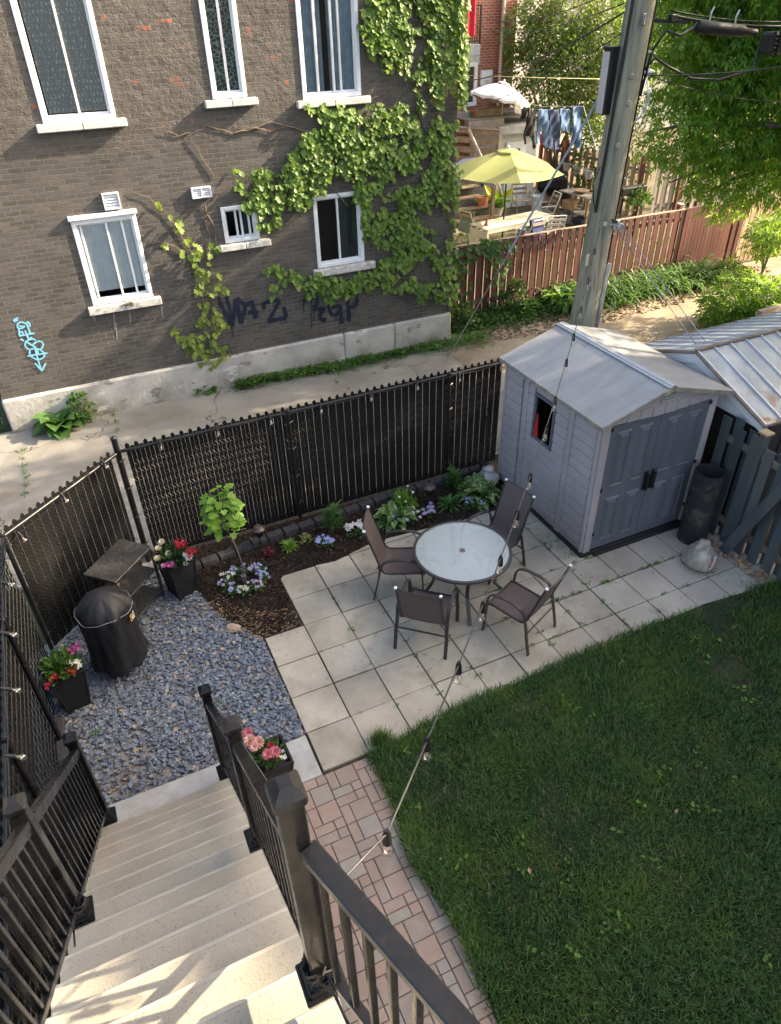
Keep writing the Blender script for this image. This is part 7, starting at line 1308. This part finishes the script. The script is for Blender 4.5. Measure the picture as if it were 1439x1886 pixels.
# ---------------------------------------------------------------- trees
lil = leafmat('lilac_leaf', (.060, .13, .03), (.17, .28, .06), .35, .45, (.42, .48, .08))
def crown_pts(blobs, n, shell=.55):
    """points spread through overlapping ellipsoids, thinner in the middle"""
    W = np.array([b_[3]*b_[4]*b_[5]*(b_[6] if len(b_) > 6 else 1) for b_ in blobs]); k = nr.choice(len(blobs), n, p=W/W.sum()); B = np.array([b_[:6] for b_ in blobs])[k]; d = nrm(nr.normal(0, 1, (n, 3))); r = nr.uniform(shell**3, 1, (n, 1))**(1/3); return B[:, :3]+d*r*B[:, 3:6], d
cl_ = on(1040, 130, 16.8); t = thing('lilac_tree', 'lilac tree with pale pink blossom clusters behind the laundry', 'tree', (cl_[0], 16.8, 0)); bl_ = [(*on(px_, py_, y_), r, r*.9, r*1.0) for px_, py_, y_, r in ((970, 120, 17.2, .75), (965, 60, 17.4, .8), (1000, 170, 16.6, .85), (1010, 80, 17, 1.0), (1040, 130, 16.6, 1.0), (1050, 30, 17, 1.1), (1075, 170, 16.6, .9), (1085, 90, 16.8, 1.1), (1110, 140, 16.9, .8), (1000, 10, 17.3, .8), (1115, 40, 17.2, .9), (1060, 210, 16.5, .7), (1100, 215, 16.6, .8), (1130, 200, 17, .9))]
m = MB(); P, d = crown_pts(bl_, 16000, .45); D = nrm(d+nr.normal(0, .8, d.shape)+np.array((0, 0, -.3))); leaves(m, P, D, nrm(nr.normal(0, .7, d.shape)+np.array((0, 0, 1.))), nr.uniform(.09, .16, len(P)), nr.uniform(.07, .11, len(P)), LEAF4); m.build('crown', lil, t)
m = MB(); P, d = crown_pts(bl_[:10], 260, .8); PP = np.repeat(P, 26, 0)+nr.normal(0, 1, (260*26, 3))*np.array((.045, .045, .10)); leaves(m, PP, nrm(nr.normal(0, 1, PP.shape)), nr.normal(0, 1, PP.shape), .035, .03, LEAF4); m.build('blossom', leafmat('lilac_blossom', (.36, .30, .28), (.55, .47, .46), .25, .8, (.6, .5, .5)), t)
m = MB()
for k in range(9): b_ = bl_[k % len(bl_)]; bx, by = cl_[0]+rnd.gauss(0, .25), 16.8+rnd.gauss(0, .2); m.tube([(bx, by, 0), (bx*.8+b_[0]*.2, by, 1.2), (bx*.3+b_[0]*.7, by*.3+b_[1]*.7, b_[2]*.75), (b_[0], b_[1], b_[2]+.4)], [.06, .05, .035, .012], 6)
m.build('trunk', M['bark'], t, True)
# leaning shrub with yellowish stems by the pole
q = on(1100, 235, 15.6); t = bush('shrub', 'small shrub with leaning bare stems just left of the utility pole', (q[0], 15.6, .3), (.8, .6, 1.9), 900, .14, .08, LD)
q = on(1185, 220, 16.5); bush('shrub', 'dark green shrub in the shade right of the utility pole', (q[0], 16.5, .2), (.9, .7, 2.6), 1100, .14, .07, LG['deep'])
# the big tree with compound leaves on the right
CLF = ([], [])
def compound():
    v, f = [], []
    spec = [((.42, 0, -.02), (1, 0, -.25), .58, .20), ((.34, .03, 0), (.72, .62, -.22), .46, .17), ((.34, -.03, 0), (.72, -.62, -.22), .46, .17), ((.16, .02, 0), (.55, .80, -.2), .40, .15), ((.16, -.02, 0), (.55, -.80, -.2), .40, .15)]
    for p, d, l, w_ in spec:
        d = nrm(V3(d)); sd_ = nrm(np.cross((0, 0, 1), d)); p = V3(p); b0 = len(v); up = np.cross(d, sd_)
        v += [p, p+d*l*.40+sd_*w_*.5+up*.02, p+d*l+V3((0, 0, -.05)), p+d*l*.40-sd_*w_*.5+up*.02, p+d*l*.45-up*.012]; f += [(b0, b0+4, b0+1), (b0+1, b0+4, b0+2), (b0+2, b0+4, b0+3), (b0+3, b0+4, b0)]
    return v, f
CT = compound(); tlf = leafmat('box_elder_leaf', (.048, .145, .020), (.15, .31, .040), .5, .42, (.50, .70, .07), .8)
def big_tree(lab, base, blobs, n, L, limbs, seedshell=.5):
    t = thing('broadleaf_tree', lab, 'tree', base); m = MB(); P, d = crown_pts(blobs, n, seedshell); D = nrm(d*V3((1, 1, .4))+nr.normal(0, .45, d.shape)+np.array((0, 0, -.45))); N_ = nrm(d*.35+nr.normal(0, .35, d.shape)+np.array((0, 0, 1.))); leaves(m, P, D, N_, nr.uniform(.55, 1.3, n)*L, nr.uniform(.55, 1.25, n)*L, CT); m.build('crown', tlf, t)
    m = MB(); b0 = V3(base); fork = b0+V3((.1, -.1, 2.6)); m.tube([b0, b0+V3((.05, 0, 1.3)), fork, fork+V3((-.1, .1, 2.0)), fork+V3((-.2, .1, 4.0))], [.24, .20, .18, .12, .05], 12); m.build('trunk', M['bark'], t, True)
    for e in limbs: m = MB(); e = V3(e); md = (fork+V3((0, 0, .6)))*.5+e*.5+V3((0, 0, .35)); m.tube([fork+V3((0, 0, .4)), md, e, e+(e-md)*.35+V3((0, 0, -.15))], [.10, .06, .035, .012], 8); m.build('limb', M['bark'], t, True)
    return t
TB = [(on(px_, py_, y_), r) for px_, py_, y_, r in ((1250, 60, 6.2, .75), (1235, 150, 6.4, .6), (1260, 230, 6.0, .8), (1330, 120, 6.0, 1.1), (1320, 20, 6.6, 1.1), (1400, 60, 6.0, 1.3), (1330, 230, 5.8, .9), (1400, 200, 5.8, 1.2), (1240, 290, 6.3, .5), (1300, 310, 6.0, .6), (1350, 330, 5.8, .75), (1330, 375, 6.0, .42), (1420, 300, 5.4, .9), (1250, -60, 6.6, .9), (1350, -90, 6.2, 1.3), (1450, -60, 5.8, 1.6), (1500, 120, 5.2, 1.4), (1500, 260, 5.0, 1.2), (1480, 380, 4.8, .7), (1280, 340, 6.2, .30), (1380, 395, 5.9, .32), (1205, 215, 6.6, .28), (1210, 100, 6.7, .3), (1190, 280, 6.6, .28))]
TBL = [(*c_, r, r, r*.85) for c_, r in TB]+[(13.2, 3.6, 6.6, 1.9, 1.8, 1.5), (13.0, 2.0, 5.4, 1.7, 1.6, 1.4), (12.6, 4.4, 7.6, 1.3, 1.1, 1.1), (14.0, 2.2, 4.0, 1.4, 1.4, 1.2), (12.6, 1.6, 8.2, 1.4, 1.4, 1.5)]  # last crown masses are added out of view to shade alley and wall
big_tree('big broadleaf tree with drooping compound leaves overhanging the alley at the right', (14.6, 3.6, 0), TBL, 20000, .32, [TB[2][0], TB[3][0], TB[5][0], TB[9][0], TB[7][0], TB[14][0], TB[10][0], (13.0, 2.0, 5.4)])
big_tree('unseen tree added outside the right edge to dapple the shed roofs', (14.2, -.6, 0), [(13.4, -.8, 3.4, 1.5, 1.3, 1.0), (13.2, -.6, 8.7, 1.5, 1.5, 1.2), (13.2, -.7, 6.3, 1.3, 1.3, 1.3, .14), (13.6, .8, 6.0, 1.2, 1.0, 1.2, .25), (13.4, .7, 4.0, 1.2, 1.0, 1.0)], 3600, .31, [(13.3, -.8, 4.2), (13.3, -.6, 8.0)])  # added out of view; dense and thin crown parts shape the dapples
big_tree('tree added behind the big tree to keep sun off the neighbouring yard', (19.2, 13.2, 0), [(18.6, 12.2, 4.6, 1.6, 1.6, 1.7), (18.9, 14.2, 5.0, 1.6, 1.7, 1.8), (18.6, 16.0, 5.4, 1.4, 1.4, 1.6), (18.8, 10.9, 3.8, 1.2, 1.0, 1.3)], 2900, .34, [(18.6, 12.2, 4.6), (18.8, 14.2, 5.0), (18.6, 16.0, 5.4)])  # mostly hidden tree, put in to shade the backyard
# saplings of the same kind low at the right edge
for px_, py_, y_, r, n, lab in ((1370, 555, 4.6, .80, 900, 'young compound leaved shrub sprouting above the metal shed roof'), (1430, 585, 3.9, .7, 800, 'low leafy sapling at the right edge beside the metal roof'), (1425, 430, 6.6, .55, 420, 'leafy sucker in front of the pale tan fence at the right edge'), (1343, 500, 7.0, .30, 120, 'small bright sapling in front of the red gate')):
    c_ = on(px_, py_, y_); t = thing('sapling', lab, 'sapling', (c_[0], y_, 0)); m = MB(); P, d = crown_pts([(*c_, r*1.15, r*.8, r*.7), (c_[0]+r*.9, y_+.1, c_[2]-.1, r*.8, r*.6, r*.6), (c_[0]-r*.7, y_, c_[2]-.2, r*.6, r*.5, r*.45)], n, .3); D = nrm(d*V3((1, 1, .4))+nr.normal(0, .4, d.shape)+np.array((0, 0, -.2))); leaves(m, P, D, nrm(nr.normal(0, .4, d.shape)+np.array((0, 0, 1.))), nr.uniform(.75, 1.2, n)*.30, nr.uniform(.75, 1.2, n)*.30, CT); m.build('foliage', tlf, t); m = MB()
    for k in range(5): a = rnd.uniform(0, 6.28); m.tube([(c_[0], y_, 0), (c_[0]+.1*math.cos(a), y_+.1*math.sin(a), c_[2]*.6), (c_[0]+r*.8*math.cos(a), y_+r*.5*math.sin(a), c_[2]+.1)], [.02, .014, .006], 6)
    m.build('stem', M['stem'], t)
m = MB(); m.box((13.0, 3.2, .8), (4.0, .10, .5), .01, Matrix.Rotation(.05, 3, 'Z')); m.box((9.3, 2.5, .55), (2.6, .08, 1.1), .01); tag(m.build('timber_edging', wd2), 'weathered timber boards behind the metal roofed shed', 'timber')
# ---------------------------------------------------------------- unseen house added outside the frame to shade the yard
t = thing('shading_house', 'tall brick house added out of view at the right to shade the yard', 'house', (15, -8, 0)); m = MB(); m.box((16, -9.9, 5.17), (8, 16.0, 10.34)); m.build('wall', brickmat('tan_brick', (.30, .22, .15), (.36, .27, .19), (.40, .36, .30)), t); m = MB()
for k in range(4): m.box((11.97, -4-k*3, 5.5), (.06, 1.1, 1.6))
m.build('window', M['white'], t)
